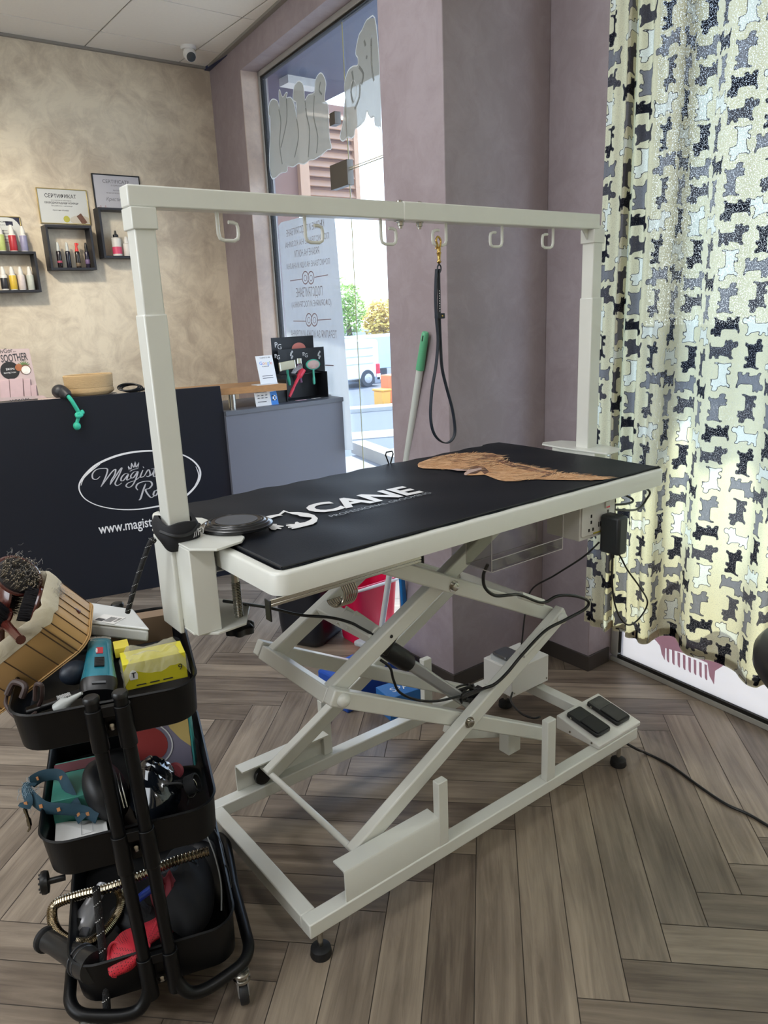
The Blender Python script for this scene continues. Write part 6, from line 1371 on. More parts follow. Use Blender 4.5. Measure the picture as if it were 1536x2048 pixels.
M_fprint = mat('grey_film_print', '9a979c', 0.6)
# service list film, read from the street (mirrored from inside)
sg = [(557, 452), (562, 445), (600, 435), (669, 432), (683, 600), (699, 800), (706, 900), (590, 900), (575, 700), (565, 560)]
gs2 = thing('service_list_film', 'tall pale lettered film with rounded corners on the fixed glass', 'window film', tuple(gp(*gq(620, 600))))
gshape(sg).build('film', M_signf, gs2, smooth=0)
mb = MB()
def mtext(st_, pl, pr, size, bold=0.0):
    a, z_a = gq(*pl); b, z_b = gq(*pr); pa, pb_ = gp(a, z_a, OFFG-0.0006), gp(b, z_b, OFFG-0.0006)   # pa = left as seen from inside
    u = (pa-pb_); L_ = u.length; u.normalize(); v = (Z-u*Z.dot(u)).normalized(); m2 = MB(); m2.text(st_, pb_, u, v, -WN, size, t=0.0004, bold=bold); w_ = max((q-pb_).dot(u) for q in m2.v); k_ = L_/w_
    for q in m2.v:
        d = (q-pb_).dot(u); q += u*(d*k_-d)
    mb.add(m2.v, m2.f)
def sq(x, y): return (550+x/7.06, 430+y/7.06)
for st_, l_, r_, s_ in (('КЪПАНЕ И ПОДСТРИГВАНЕ', (165, 310), (700, 160), 0.055), ('ПОЧИСТВАНЕ НА КОЗИНА', (150, 470), (770, 330), 0.045), ('РЯЗАНЕ НА НОКТИ', (280, 600), (630, 545), 0.055), ('ПОЧИСТВАНЕ НА УШИ И АНАЛНИ', (170, 770), (780, 690), 0.045), ('ПОДСТРИГВАНЕ', (305, 1160), (680, 1135), 0.075), ('(ОФОРМЯНЕ И ПОСТРИЖКА)', (240, 1310), (800, 1270), 0.048), ('ТЕРАПИЯ ЗА КОЖА И КОЗИНА', (230, 1720), (880, 1740), 0.06)):
    mb = MB(); mtext(st_, sq(*l_), sq(*r_), s_); mb.build('text_line', M_fprint, gs2, smooth=0)
mb = MB()
for yy0 in (895, 1490):
    o_ = 0 if yy0 < 1000 else 45
    gline(mb, [sq(215+o_, yy0+35-(o_*0.6)), sq(385+o_*1.2, yy0+10)], 0.005); gline(mb, [sq(560+o_, yy0-15+o_*0.2), sq(750+o_, yy0-50+o_*0.7)], 0.005)
    for cx in (430+o_*1.1, 510+o_*1.1): gline(mb, [sq(cx+42*math.cos(a), yy0-10+88*math.sin(a)) for a in [2*math.pi*k/14 for k in range(14)]], 0.007, True); gline(mb, [sq(cx+20*math.cos(a), yy0-5+40*math.sin(a)) for a in [2*math.pi*k/8 for k in range(8)]], 0.004, True)
gline(mb, [sq(710, 2120), sq(830, 2125)], 0.006)
mb.build('paw_divider', mat('mauve_film_print', '9c878c', 0.6), gs2, smooth=0)

# ================================================================== TROLLEY
TO = Vector((-0.868, -0.137, 0)); ta = math.radians(-18); TEX = Vector((math.cos(ta), math.sin(ta), 0)); TEY = Vector((-math.sin(ta), math.cos(ta), 0))
def T(x, y, z): return TO+TEX*(x+0.024*(0.75-z)/0.65)+TEY*y+Z*z
tro = thing('trolley', 'black three-tier metal trolley on casters full of grooming gear', 'trolley', tuple(T(0, 0.2, 0)))
def tray(zt, zb, name='tray'):
    mb = MB(); rings = []
    for d, z, r in ((0.012, zb, 0.045), (0.006, zb+0.004, 0.05), (0.0, zt-0.004, 0.055), (-0.004, zt, 0.059), (0.0, zt+0.002, 0.055), (0.003, zt-0.002, 0.052), (0.008, zb+0.008, 0.048), (0.014, zb+0.004, 0.04)):
        rings.append([T(x, y, z) for x, y in rrect(-0.163+d, 0.159-d, 0.0+d, 0.425-d, r, 7)])
    mb.loft(rings); o = mb.build(name, M_black, tro, smooth=35)
    zr = zt-0.050 if zt > 0.3 else zb+0.022
    mb = MB(); mb.lathe([(0.0075, 0), (0.007, 0.002), (0.004, 0.0035), (0, 0.004)], T(0, -0.002, zr), -TEY, 18); mb.build('rivet', M_steel, o)
    mb = MB()
    for s in (-1, 1):
        mb.cyl(T(s*0.024, -0.014, zt-0.085 if zt > 0.3 else zb+0.0), T(s*0.024, -0.014, zt-0.003), 0.0155, 16)
    a = T(-0.022, -0.014, zt-0.003); b = T(0.022, -0.014, zt-0.003); mb.obox((a+b)/2-Z*0.008, TEX*0.012, TEY*0.006, Z*0.010); mb.build('post_collar', M_black, o, bevel=0.001)
tray(0.742, 0.664); tray(0.480, 0.398); tray(0.195, 0.095)
for yb_, sg_ in ((-0.014, -1), (0.439, 1)):
    for s in (-1, 1):
        z0 = 0.105
        g = -sg_
        pts = [T(s*0.024, yb_, 0.757), T(s*0.024, yb_, 0.45), T(s*0.024, yb_, 0.18), T(s*0.027, yb_-g*0.003, 0.12), T(s*0.045, yb_-g*0.011, 0.088), T(s*0.075, yb_-g*0.010, 0.079), T(s*0.125, yb_+g*0.004, 0.082), T(s*0.160, yb_+g*0.018, 0.088), T(s*0.177, yb_+g*0.045, 0.094), T(s*0.178, yb_+g*0.09, 0.098), T(s*0.174, 0.2125, 0.10)]
        mb = MB(); mb.tube(catmull(pts, 6), 0.0125, 14); mb.build('frame_tube', M_black, tro)
        mb = MB(); mb.lathe([(0.0145, 0), (0.0145, 0.006), (0.012, 0.009), (0, 0.010)], T(s*0.024, yb_, 0.755), seg=18); mb.build('tube_cap', M_blackp, tro)
for (x, y) in ((0.150, -0.006), (-0.150, -0.006), (0.150, 0.431), (-0.150, 0.431)):
    c = T(x, y, 0.0); mb = MB(); mb.lathe([(0.012, 0.080), (0.017, 0.077), (0.017, 0.070), (0.010, 0.068)], (c.x, c.y, 0), seg=18); mb.lathe([(0.014, 0.066), (0.018, 0.064), (0.018, 0.058), (0.012, 0.056)], (c.x, c.y, 0), seg=18); cst = mb.build('caster_swivel', M_steel, tro)
    mb = MB()
    for dy in (-0.012, 0.008): mb.obox(Vector((c.x, c.y, 0.046))+TEX*(dy+0.002), TEX*0.0015, TEY*0.013, Z*0.024)
    mb.build('caster_fork', M_alu, cst, bevel=0.001)
    mb = MB(); mb.lathe([(0.006, -0.009), (0.024, -0.009), (0.026, -0.006), (0.026, 0.006), (0.024, 0.009), (0.006, 0.009)], (c.x, c.y, 0.026), TEX, 24); mb.build('caster_wheel', M_rubber, cst)

def cdep(px, py, dep):
    d = ray(px, py); return CAM_C+d*(dep/d.dot(CF))
# ---- bamboo basket with liner
Acor = cdep(80, 1234, 1.38)
ax_ = (-0.55*CR+0.62*CU-0.56*CF).normalized(); e1 = (0.782*CR+0.592*CU-0.113*CF); e1 = (e1-ax_*e1.dot(ax_)).normalized(); e2 = ax_.cross(e1)
if e2.dot(CF) < 0: e2 = -e2
LB, WB, HB = 0.26, 0.150, 0.112
bcn = Acor-e1*(LB/2-0.01)+e2*(WB/2)-ax_*HB/2
bsk = thing('bamboo_basket', 'bamboo slat basket with white cloth liner tilted on the trolley top tray', 'basket', tuple(bcn))
M_bam = mat('bamboo_slat', 'b8935f', 0.45, var=0.16, scale=8, bump=0.05)
mb = MB()
def bring(k, h): return [bcn+e1*x*k+e2*y*k+ax_*h for x, y in rrect(-LB/2, LB/2, -WB/2, WB/2, 0.035, 8)]
mb.loft([bring(0.96, -HB/2), bring(0.99, -HB/2+0.003), bring(1.0, HB/2), bring(0.97, HB/2), bring(0.94, -HB/2+0.006)]); bb = mb.build('basket_wall', M_bam, bsk)
mb = MB(); rr_ = rrect(-LB/2, LB/2, -WB/2, WB/2, 0.035, 8); rc_ = catmull([Vector((x, y, 0)) for x, y in rr_], 4, True); acc = 0; last = rc_[0]
for p in rc_[1:]:
    acc += (p-last).length; last = p
    if acc > 0.0195:
        acc = 0; q0 = bcn+e1*p.x*0.992+e2*p.y*0.992-ax_*(HB/2-0.004); q1 = bcn+e1*p.x*1.001+e2*p.y*1.001+ax_*HB/2; mb.tube([q0, q1], 0.0013, 5)
mb.build('slat_gap', mat('dark_slat_gap', '4a3520', 0.8), bb)
mb = MB()
for h in (-HB/2+0.003, -HB/2+0.007):
    mb.tube([p+ax_*0 for p in bring(1.0, h)], 0.0016, 6, closed=True)
mb.build('basket_base_band', M_bam, bb)
mb = MB(); ro = []
for k, h, wv in ((1.015, HB/2-0.024, 1), (1.03, HB/2-0.012, 1), (1.03, HB/2+0.004, 1), (1.01, HB/2+0.010, 1), (0.96, HB/2+0.006, 1), (0.93, HB/2-0.02, 0), (0.90, -HB/2+0.02, 0)):
    rg = []
    for i, p in enumerate(bring(k, h)): rg.append(p+ax_*(0.003*math.sin(i*1.3+h*90)*wv))
    ro.append(rg)
mb.loft(ro, caps=False); mb.build('cloth_liner', mat('ecru_cotton_liner', 'c9c0aa', 0.85, var=0.08, bump=0.25, bscale=60), bsk, smooth=70)
# brushes in the basket
M_wine = mat('polished_wine_wood', '4a1e18', 0.2, var=0.15, coat=0.6)
M_brist = mat('dark_bristle', '15131a', 0.8, var=0.3, scale=80)
def pinbrush(name, label, c, n, up, w_, l_, kind, seed):
    n = Vector(n).normalized(); up = Vector(up); up = (up-n*up.dot(n)).normalized(); sd = n.cross(up); t = thing(name, label, 'brush', tuple(c), 'brushes in the bamboo basket'); rnd = random.Random(seed)
    mb = MB(); mb.lathe([(0, -0.009), (0.7, -0.008), (0.95, -0.004), (1.0, 0.0), (0.93, 0.003), (0, 0.004)], (0, 0, 0), (0, 0, 1), 32)
    vs = [c+sd*v.x*w_/2+up*v.y*l_/2+n*v.z for v in mb.v]; m2 = MB(); m2.add(vs, mb.f)
    m2.tube([c-up*l_*0.47-n*0.002, c-up*(l_*0.47+0.03)-n*0.002, c-up*(l_*0.47+0.09)-n*0.002], [0.010, 0.008, 0.009], 10); m2.build('brush_back', M_wine, t)
    m3 = MB()
    if kind == 'pin':
        m4 = MB(); mb = MB(); mb.lathe([(0, 0.003), (0.86, 0.003), (0.8, 0.008), (0.4, 0.013), (0, 0.014)], seg=28); m4.add([c+sd*v.x*w_/2+up*v.y*l_/2+n*v.z for v in mb.v], mb.f); m4.build('cushion', mat('dark_cushion', '1b171a', 0.5), t)
        for i in range(230):
            a, r_ = rnd.uniform(0, 6.28), math.sqrt(rnd.random())*0.82; q = c+sd*math.cos(a)*r_*w_/2+up*math.sin(a)*r_*l_/2+n*0.008; e = q+n*0.022+sd*rnd.uniform(-.002, .002)+up*rnd.uniform(-.002, .002); m3.tube([q, e], 0.0006, 4); m3.ball(e, 0.0011, 6)
        m3.build('pins', mat('steel_pins', '9a9080', 0.35, 0.7), t)
    else:
        for i in range(900):
            a, r_ = rnd.uniform(0, 6.28), math.sqrt(rnd.random())*0.9; q = c+sd*math.cos(a)*r_*w_/2+up*math.sin(a)*r_*l_/2+n*0.002; m3.tube([q, q+n*0.024+sd*rnd.uniform(-.005, .005)+up*rnd.uniform(-.005, .005)], [0.0007, 0.0004], 3, caps=False)
        m3.build('bristles', M_brist, t)
pinbrush('pin_brush', 'big oval pin brush with dark wooden rim, highest in the basket', cdep(36, 1152, 1.44), -0.55*CF+0.45*CR+0.25*CU, ax_+0.1*e1, 0.075, 0.095, 'pin', 1)
pinbrush('bristle_brush', 'black bristle brush with brown back before the basket liner', cdep(72, 1212, 1.44), -0.35*CF-0.8*CR+0.25*CU, ax_+0.1*e1, 0.055, 0.085, 'bristle', 2)
pinbrush('wooden_brush', 'glossy dark red wooden brush back at the left of the basket', cdep(6, 1180, 1.46), CF*0.65+0.5*CR-0.1*CU, ax_, 0.075, 0.105, 'bristle', 3)
pinbrush('bristle_brush', 'small reddish bristle brush at the left edge low in the basket', cdep(2, 1240, 1.43), -0.6*CF-0.5*CR+0.6*CU, ax_, 0.055, 0.065, 'bristle', 4)
fz = MB(); rnd = random.Random(5)
for base_, cnt, sp_ in ((cdep(30, 1122, 1.44), 60, 0.022), (cdep(118, 1185, 1.46), 110, 0.013), (cdep(60, 1140, 1.43), 50, 0.02)):
    for i in range(cnt):
        p = base_+Vector((rnd.gauss(0, sp_*0.6), rnd.gauss(0, sp_*0.6), rnd.gauss(0, sp_*0.4))); d = Vector((rnd.gauss(0, 1), rnd.gauss(0, 1), rnd.gauss(0.3, 1))).normalized(); e = d.orthogonal()*0.4
        fz.tube([p, p+d*0.006+e*0.006, p+d*0.011+e*0.002], 0.00022, 3, caps=False)
o = fz.build('hair_fluff', mat('pale_dog_hair', '9a9692', 0.8), origin=cdep(80, 1140, 1.44)); tag(o, 'loose pale dog hair stuck to the brushes and basket rim', 'hair', kind='stuff')

# ---- white storage container
zc = 0.790
tl_, tr2, br2, bl2 = P(150, 1200, 'z', zc+0.012), P(266, 1218, 'z', zc), P(298, 1257, 'z', zc), P(176, 1243, 'z', zc+0.012)
wc_ = thing('plastic_container', 'white translucent plastic container with printed label on the top tray', 'container', tuple((tl_+br2)/2))
M_wp = mat('milky_plastic', 'cfd2d2', 0.3, var=0.02)
dn_ = Vector((0, 0, -0.034)); mb = MB(); g_ = (tl_+tr2+br2+bl2)/4
mb.loft([[q+dn_+(g_-q)*0.06 for q in (tl_, tr2, br2, bl2)], [q+dn_*0.15 for q in (tl_, tr2, br2, bl2)]]); mb.build('container_body', M_wp, wc_, bevel=0.006, seg=3)
mb = MB(); mb.loft([[q+dn_*0.16-(g_-q)*0.015 for q in (tl_, tr2, br2, bl2)], [q-(g_-q)*0.0 for q in (tl_, tr2, br2, bl2)]]); ldc = mb.build('container_lid', M_wp, wc_, bevel=0.004, seg=3)
eu = (tr2-tl_).normalized(); ev = (tl_-bl2); ev = (ev-eu*ev.dot(eu)).normalized(); en = eu.cross(ev)
lo_ = bl2+eu*0.004+ev*0.004+en*0.0005
mb = MB(); mb.prism([(0, 0.002), (0.052, 0.002), (0.052, 0.045), (0, 0.045)], lo_, eu, ev, en, 0.0004); lb_ = mb.build('paper_label', M_paper, ldc)
mb = MB()
for i in range(9): mb.prism([(0.004+i*0.002, 0.006), (0.0052+i*0.002, 0.006), (0.0052+i*0.002, 0.020), (0.004+i*0.002, 0.020)], lo_+en*0.0005, eu, ev, en, 0.0003)
for i in range(6): mb.prism([(0.024+i*0.0028, 0.008), (0.0252+i*0.0028, 0.008), (0.0252+i*0.0028, 0.036-0.003*(i % 2)), (0.024+i*0.0028, 0.036)], lo_+en*0.0005, eu, ev, en, 0.0003)
mb.text('А1202', lo_+eu*0.049+ev*0.012+en*0.0004, ev, -eu, en, 0.009, bold=0.02)
mb.build('label_print', M_ink, lb_, smooth=0)
# ---- teal clipper
c0, c1 = P(200, 1280, 'z', 0.775), P(197, 1388, 'z', 0.742)
cl_t = thing('hair_clipper', 'teal hair clipper with black end standing in the top tray', 'clipper', tuple((c0+c1)/2))
d_ = (c1-c0).normalized(); L_ = (c1-c0).length; sd_c = d_.cross(-ray(198, 1330)).normalized(); up_c = sd_c.cross(d_).normalized()
if up_c.dot(CF) > 0: up_c = -up_c
def cring(t, w_, h_): 
    c = c0+d_*L_*t-up_c*0.004; return [c+sd_c*w_*math.copysign(abs(math.cos(a))**0.6, math.cos(a))+up_c*h_*math.copysign(abs(math.sin(a))**0.75, math.sin(a)) for a in [2*math.pi*k/24 for k in range(24)]]
mb = MB(); mb.loft([cring(t, w_, h_) for t, w_, h_ in ((0.02, 0.022, 0.011), (0.10, 0.024, 0.016), (0.3, 0.025, 0.018), (0.6, 0.029, 0.019), (0.80, 0.033, 0.018))]); clb = mb.build('clipper_body', mat('metallic_teal', '1f7f94', 0.22, 0.35, var=0.1, coat=0.8), cl_t, smooth=60)
mb = MB(); mb.loft([cring(t, w_, h_) for t, w_, h_ in ((0.79, 0.033, 0.0182), (0.9, 0.032, 0.017), (0.99, 0.029, 0.013))]); mb.build('clipper_end', M_blackp, cl_t)
mb = MB(); c = c0+d_*L_*0.56+up_c*0.0145; mb.obox(c, sd_c*0.009, d_*0.014, up_c*0.004)
for k_ in range(5): mb.obox(c+d_*(k_-2)*0.005+up_c*0.004, sd_c*0.008, d_*0.001, up_c*0.0012)
mb.build('slide_switch', M_blackp, cl_t, bevel=0.002)
mb = MB(); c = c0+d_*L_*0.33+up_c*0.0140; mb.obox(c, sd_c*0.006, d_*0.010, up_c*0.0012); rb = mb.build('red_badge', mat('red_badge', 'b82a34', 0.3), cl_t)
mb = MB(); mb.text('oster', c+up_c*0.0014+d_*0.009+sd_c*0.004, -d_, -sd_c if False else sd_c.cross(d_).cross(-d_).normalized()*1.0, up_c, 0.007, bold=0.02); mb.build('badge_lettering', M_letter, rb, smooth=0)
mb = MB(); mb.obox(c0+d_*0.002, sd_c*0.021, up_c*0.005, d_*0.004)
for k_ in range(16): mb.obox(c0-d_*0.005+sd_c*(-0.019+k_*0.00253), sd_c*0.0007, up_c*0.003, d_*0.004)
mb.build('blade', M_steel, cl_t)
mb = MB(); c = c0+d_*L_*0.90+up_c*0.0135; mb.obox(c, sd_c*0.012, d_*0.003, up_c*0.0006)
mb.build('end_badge', mat('dark_grey_badge', '55585c', 0.4), cl_t)
# ---- yellow box in a clear bag
zy = 0.752; f0, f1 = P(247, 1345, 'z', zy), P(372, 1318, 'z', zy); yd = (f1-f0).normalized(); yb3 = Z.cross(yd)
yl = (f1-f0).length
yx = thing('yellow_box', 'yellow product box in crumpled clear plastic on the top tray', 'box', tuple((f0+f1)/2))
c = (f0+f1)/2+yb3*0.030; mb = MB(); mb.obox((c.x, c.y, zy-0.012), yd*yl/2, yb3*0.030, Z*0.027); bxm = mb.build('carton', mat('lemon_card', 'cfc52c', 0.45, var=0.05), yx, bevel=0.001)
mb = MB(); fo_ = Vector((f0.x, f0.y, zy-0.039))-yb3*0.0004
mb.prism([(0.010, 0.020), (0.024, 0.020), (0.025, 0.030), (0.022, 0.037), (0.017, 0.040), (0.012, 0.037), (0.009, 0.030)], fo_, yd, Z, -yb3, 0.0005); mb.build('white_crest', M_letter, bxm, smooth=0)
mb = MB(); mb.text('T', fo_+yd*0.0125+Z*0.0245-yb3*0.0006, yd, Z, -yb3, 0.015, bold=0.03); mb.text('9', fo_+yd*0.10+Z*0.02-yb3*0.0003, yd, Z, -yb3, 0.018)
for k_ in range(3): mb.prism([(0.02+k_*0.025, 0.006), (0.038+k_*0.025, 0.006), (0.038+k_*0.025, 0.008), (0.02+k_*0.025, 0.008)], fo_, yd, Z, -yb3, 0.0005)
mb.build('box_print', M_ink, bxm, smooth=0)
mb = MB(); rnd = random.Random(8); g_ = 14; pts = []
for j in range(g_+1):
    for i in range(g_+1):
        u, v = i/g_, j/g_; edge = max(0, abs(u-0.5)-0.35)*0.12+max(0, abs(v-0.5)-0.35)*0.12; p = c+yd*(u-0.5)*yl*1.06+yb3*(v-0.5)*0.085; pts.append((p.x+rnd.uniform(-.001, .001), p.y+rnd.uniform(-.001, .001), zy+0.020-edge*1.4+0.006*math.sin(u*9+v*4)*math.cos(v*11)+rnd.uniform(0, .0045)))
mb.add(pts, [(j*(g_+1)+i, j*(g_+1)+i+1, (j+1)*(g_+1)+i+1, (j+1)*(g_+1)+i) for j in range(g_) for i in range(g_)])
mb.build('clear_bag', filmmat('crumpled_clear_bag', 'd8d6cc', 0.20, 0.3), yx, smooth=0, solid=0.0008)
# yellow small box behind, grey tube
q = P(243, 1297, 'z', 0.765); mb = MB(); mb.obox(q, yd*0.014, yb3*0.02, Z*0.010); o = mb.build('small_yellow_box', mat('yellow_card', 'd0c040', 0.5), origin=q, bevel=0.001); tag(o, 'small yellow carton between teal clipper and larger yellow box', 'box')
# applicator bottle, comb, leather loops
a_, b_ = P(112, 1418, 'z', 0.725), P(164, 1386, 'z', 0.752); mb = MB(); mb.tube([a_, a_+(b_-a_)*0.35, a_+(b_-a_)*0.5, a_+(b_-a_)*0.85, b_], [0.010, 0.012, 0.007, 0.004, 0.003], 14)
o = mb.build('applicator_bottle', mat('milky_nozzle', 'b6b9b6', 0.35, alpha=0.85), origin=a_); tag(o, 'small clear applicator bottle with long nozzle in the top tray', 'bottle')
a_, b_ = P(115, 1398, 'z', 0.730), P(141, 1390, 'z', 0.730); 
def checkmat():
    m = mat('checkered_band', 'd8d8d8', 0.5); nt = m.node_tree; ck = nt.nodes.new('ShaderNodeTexChecker'); ck.inputs['Scale'].default_value = 420; ck.inputs[1].default_value = (0.7, 0.7, 0.7, 1); ck.inputs[2].default_value = (0.01, 0.01, 0.01, 1)
    tc = nt.nodes.new('ShaderNodeTexCoord'); nt.links.new(tc.outputs['Object'], ck.inputs[0]); nt.links.new(ck.outputs[0], nt.nodes['Principled BSDF'].inputs['Base Color']); return m
hn = thing('scissors_case', 'black slim case with a checkered band in the top tray', 'case', tuple(a_))
mb = MB(); mb.beam(P(50, 1425, 'z', 0.715), P(165, 1385, 'z', 0.728), 0.022, 0.012, (TEY)); mb.build('case_body', M_blackp, hn, bevel=0.004)
mb = MB(); mb.beam(a_+Z*0.0, b_, 0.014, 0.006, TEY); mb.build('checkered_band', checkmat(), hn)
M_brn = mat('dark_brown_leather', '3a2b28', 0.5, var=0.15)
o = MB(); o.tube([P(14, 1390, 'z', 0.735), P(12, 1410, 'z', 0.73), P(30, 1433, 'z', 0.72), P(52, 1437, 'z', 0.715), P(72, 1425, 'z', 0.715)], 0.0035, 8, smooth=6); o.tube([P(70, 1400, 'z', 0.75), P(72, 1370, 'z', 0.78), P(84, 1372, 'z', 0.78), P(84, 1395, 'z', 0.75), P(78, 1410, 'z', 0.73)], 0.004, 8, smooth=6); o.tube([P(14, 1390, 'z', 0.74), P(28, 1365, 'z', 0.76), P(50, 1372, 'z', 0.76), P(44, 1395, 'z', 0.74)], 0.006, 8, smooth=6)
o = o.build('leather_loop', M_brn, origin=P(45, 1400, 'z', 0.74)); tag(o, 'dark brown leather loops tangled at the left end of the top tray', 'leash')
q = P(150, 1345, 'z', 0.74); mb = MB(); mb.ball(q, 0.03, 16, (1.0, 0.7, 0.8)); o = mb.build('black_pouch', M_leather, origin=q); tag(o, 'black rounded pouch between basket and teal clipper in the top tray', 'pouch')
q = P(226, 1205, 'z', 0.742); mb = MB(); mb.obox(T(0.055, 0.37, 0.72), TEX*0.08, TEY*0.02, Z*0.03); o = mb.build('kraft_card', mat('kraft_card', '8a735c', 0.7), origin=T(0.055, 0.37, 0.72)); tag(o, 'brown kraft card at the far end of the top tray', 'card')

# ---- strap hanging from the belt bag to the trolley, with pale dots
def dotted(name, label, pts, wd, dots):
    t = thing(name, label, 'leash', tuple(pts[0])); c = catmull(pts, 8); mb = MB(); mb.tube(c, wd, 10); mb.build('cord', mat('black_woven_cord', '131417', 0.7, bump=0.4, bscale=300), t)
    mb = MB(); n = len(c)
    for k_ in range(dots):
        i = int((k_+0.5)*n/dots); p = c[min(i, n-1)]; tn_ = (c[min(i+1, n-1)]-c[max(i-1, 0)]).normalized(); sd2 = tn_.cross(CF).normalized()
        for j in range(5): mb.ball(p+sd2*wd*(j-2)*0.42-CF*wd*math.sqrt(max(0, 1-((j-2)*0.42)**2))-tn_*0.0022*(j-2), wd*0.13, 6)
    mb.build('reflective_stitch', M_letter, t)
dotted('dotted_lead', 'black lead with pale dots hanging from the left post to the trolley', [Vector((-0.702, -0.01, TH+0.02)), P(302, 1082, 'y', -0.01), P(287, 1120, 'y', 0.0), P(272, 1165, 'y', 0.01), P(262, 1200, 'y', 0.02), P(255, 1225, 'y', 0.03)], 0.0052, 9)
dotted('dotted_lead', 'black lead with pale dots hanging over the front of the lowest tray', [pq_ for pq_ in (cdep(192, 1775, 1.47), cdep(198, 1830, 1.47), cdep(205, 1900, 1.475), cdep(210, 1960, 1.475), cdep(216, 2055, 1.48))], 0.0078, 9)

# ---- middle tray
zm = 0.415
pb_ = thing('picture_book', 'colourful book with round red motif standing in the middle tray', 'book', tuple(P(300, 1540, 'z', 0.45)))
b0_, b1_ = T(-0.02, 0.30, 0.0), T(0.115, 0.26, 0.0); bu_ = (b1_-b0_).normalized(); bo = Vector((b0_.x, b0_.y, 0.412)); bn_ = Vector((bu_.y, -bu_.x, 0)); wB = (b1_-b0_).length
mb = MB(); mb.prism([(0, 0), (wB, 0), (wB, 0.14), (0, 0.14)], bo, bu_, Z, -bn_, 0.018); bkc = mb.build('cover', mat('grey_violet_cover', '8a8598', 0.45, var=0.04), pb_, bevel=0.001)
mb = MB(); mb.obox(bo+bu_*(wB+0.003)+Z*0.07-bn_*0.009, bu_*0.002, bn_*0.009, Z*0.07); mb.build('teal_spine', mat('teal_spine', '4fa3a0', 0.3), pb_)
mb = MB(); mb.prism([(wB*0.32+0.045*math.cos(a), 0.062+0.045*math.sin(a)) for a in [2*math.pi*k/24 for k in range(24)]], bo, bu_, Z, bn_, 0.0006); mb.build('red_disc', mat('print_red', 'a0403e', 0.5, var=0.05), bkc, smooth=0)
mb = MB(); mb.prism([(wB*0.62, 0.14), (wB*0.70, 0.10), (wB*0.85, 0.07), (wB, 0.05), (wB, 0.14)], bo, bu_, Z, bn_, 0.0005); mb.prism([(wB*0.1, 0.14), (wB*0.25, 0.118), (wB*0.5, 0.128), (wB*0.55, 0.14)], bo, bu_, Z, bn_, 0.0005); mb.build('yellow_arc', mat('print_yellow', 'd5bd7a', 0.5), bkc, smooth=0)
mb = MB(); ring_ = [bo+bu_*(wB*0.32+0.055*math.cos(a))+Z*(0.062+0.055*math.sin(a))+bn_*0.0008 for a in [-1.2+3.4*k/20 for k in range(21)]]; mb.ribbon(ring_, 0.003, bn_, 0.0004); mb.build('white_arc', M_letter, bkc, smooth=0)
tb = thing('teal_box', 'teal and maroon flat box at the left of the middle tray', 'box', tuple(T(-0.10, 0.18, 0.44)))
mb = MB(); mb.obox(T(-0.095, 0.20, 0.452), TEX*0.055, TEY*0.07, Z*0.032); mb.build('box_body', mat('teal_card', '3f8a7c', 0.5, var=0.06), tb, bevel=0.001)
mb = MB(); mb.obox(T(-0.095, 0.245, 0.4846), TEX*0.055, TEY*0.018, Z*0.001); mb.build('maroon_stripe', mat('maroon_card', '5a2432', 0.5), tb)
# paper sheet
pa_ = [P(107, 1705, 'z', 0.435), P(219, 1668, 'z', 0.44), P(215, 1655, 'z', 0.44), P(205, 1640, 'z', 0.44), P(108, 1640, 'z', 0.436)]
shp = thing('paper_sheet', 'white paper sheet with printed outline in the front of the middle tray', 'paper', tuple(pa_[0]))
mb = MB(); pa2 = [PV(109, 1702, T(0, 0.014, 0.45), TEY), PV(217, 1670, T(0, 0.014, 0.45), TEY), P(212, 1640, 'z', 0.432), P(112, 1645, 'z', 0.432)]; mb.loft([pa2, [p+Z*0.0012 for p in pa2]]); sh2 = mb.build('sheet', M_paper, shp, smooth=0)
mb = MB(); qx = [pa2[0]+(pa2[1]-pa2[0])*a+(pa2[3]-pa2[0])*b+Z*0.0014 for a, b in ((0.5, 0.25), (0.72, 0.25), (0.72, 0.9), (0.5, 0.9))]
for i in range(4): mb.ribbon([qx[i], qx[(i+1) % 4]], 0.0007, Z, 0.0003)
mb.build('printed_outline', mat('grey_line', '8a8a8e', 0.6), sh2, smooth=0)
# smooth dark case and glossy pouch
q = T(-0.048, 0.15, 0.470); dc = thing('leather_case', 'large smooth dark grey rounded case in the middle tray', 'case', tuple(q)); mb = MB(); mb.ball((0, 0, 0), 1, 32)
vs = [q+TEX*(v.x*0.040+v.z*-0.016)+TEY*v.y*0.070+Z*(v.z*0.062) for v in mb.v]; m2 = MB(); m2.add(vs, mb.f); m2.build('case_shell', mat('dark_grey_leather', '141417', 0.5, var=0.08), dc)
mb = MB()
for k_ in (0.0, 0.006): mb.tube([q+TEX*(0.026+k_)+TEY*-0.02+Z*0.045, q+TEX*(0.030+k_)+TEY*-0.055+Z*0.028, q+TEX*(0.034+k_)+TEY*-0.075+Z*0.0], 0.0012, 6, smooth=4)
mb.build('zip', M_steel, dc)
q = T(0.045, 0.13, 0.455); gpch = thing('glossy_pouch', 'glossy black crumpled pouch behind the trolley posts in the middle tray', 'pouch', tuple(q)); mb = MB(); mb.ball((0, 0, 0), 1, 40); m2 = MB()
m2.add([q+TEX*v.x*0.05*(1+0.08*math.sin(v.z*16+v.x*5))+TEY*v.y*0.085+Z*v.z*0.062*(1+0.10*math.sin(v.y*14+v.x*8)) for v in mb.v], mb.f); m2.build('pouch_body', mat('patent_black', '0f1319', 0.16, coat=1.0, var=0.3, scale=30), gpch)
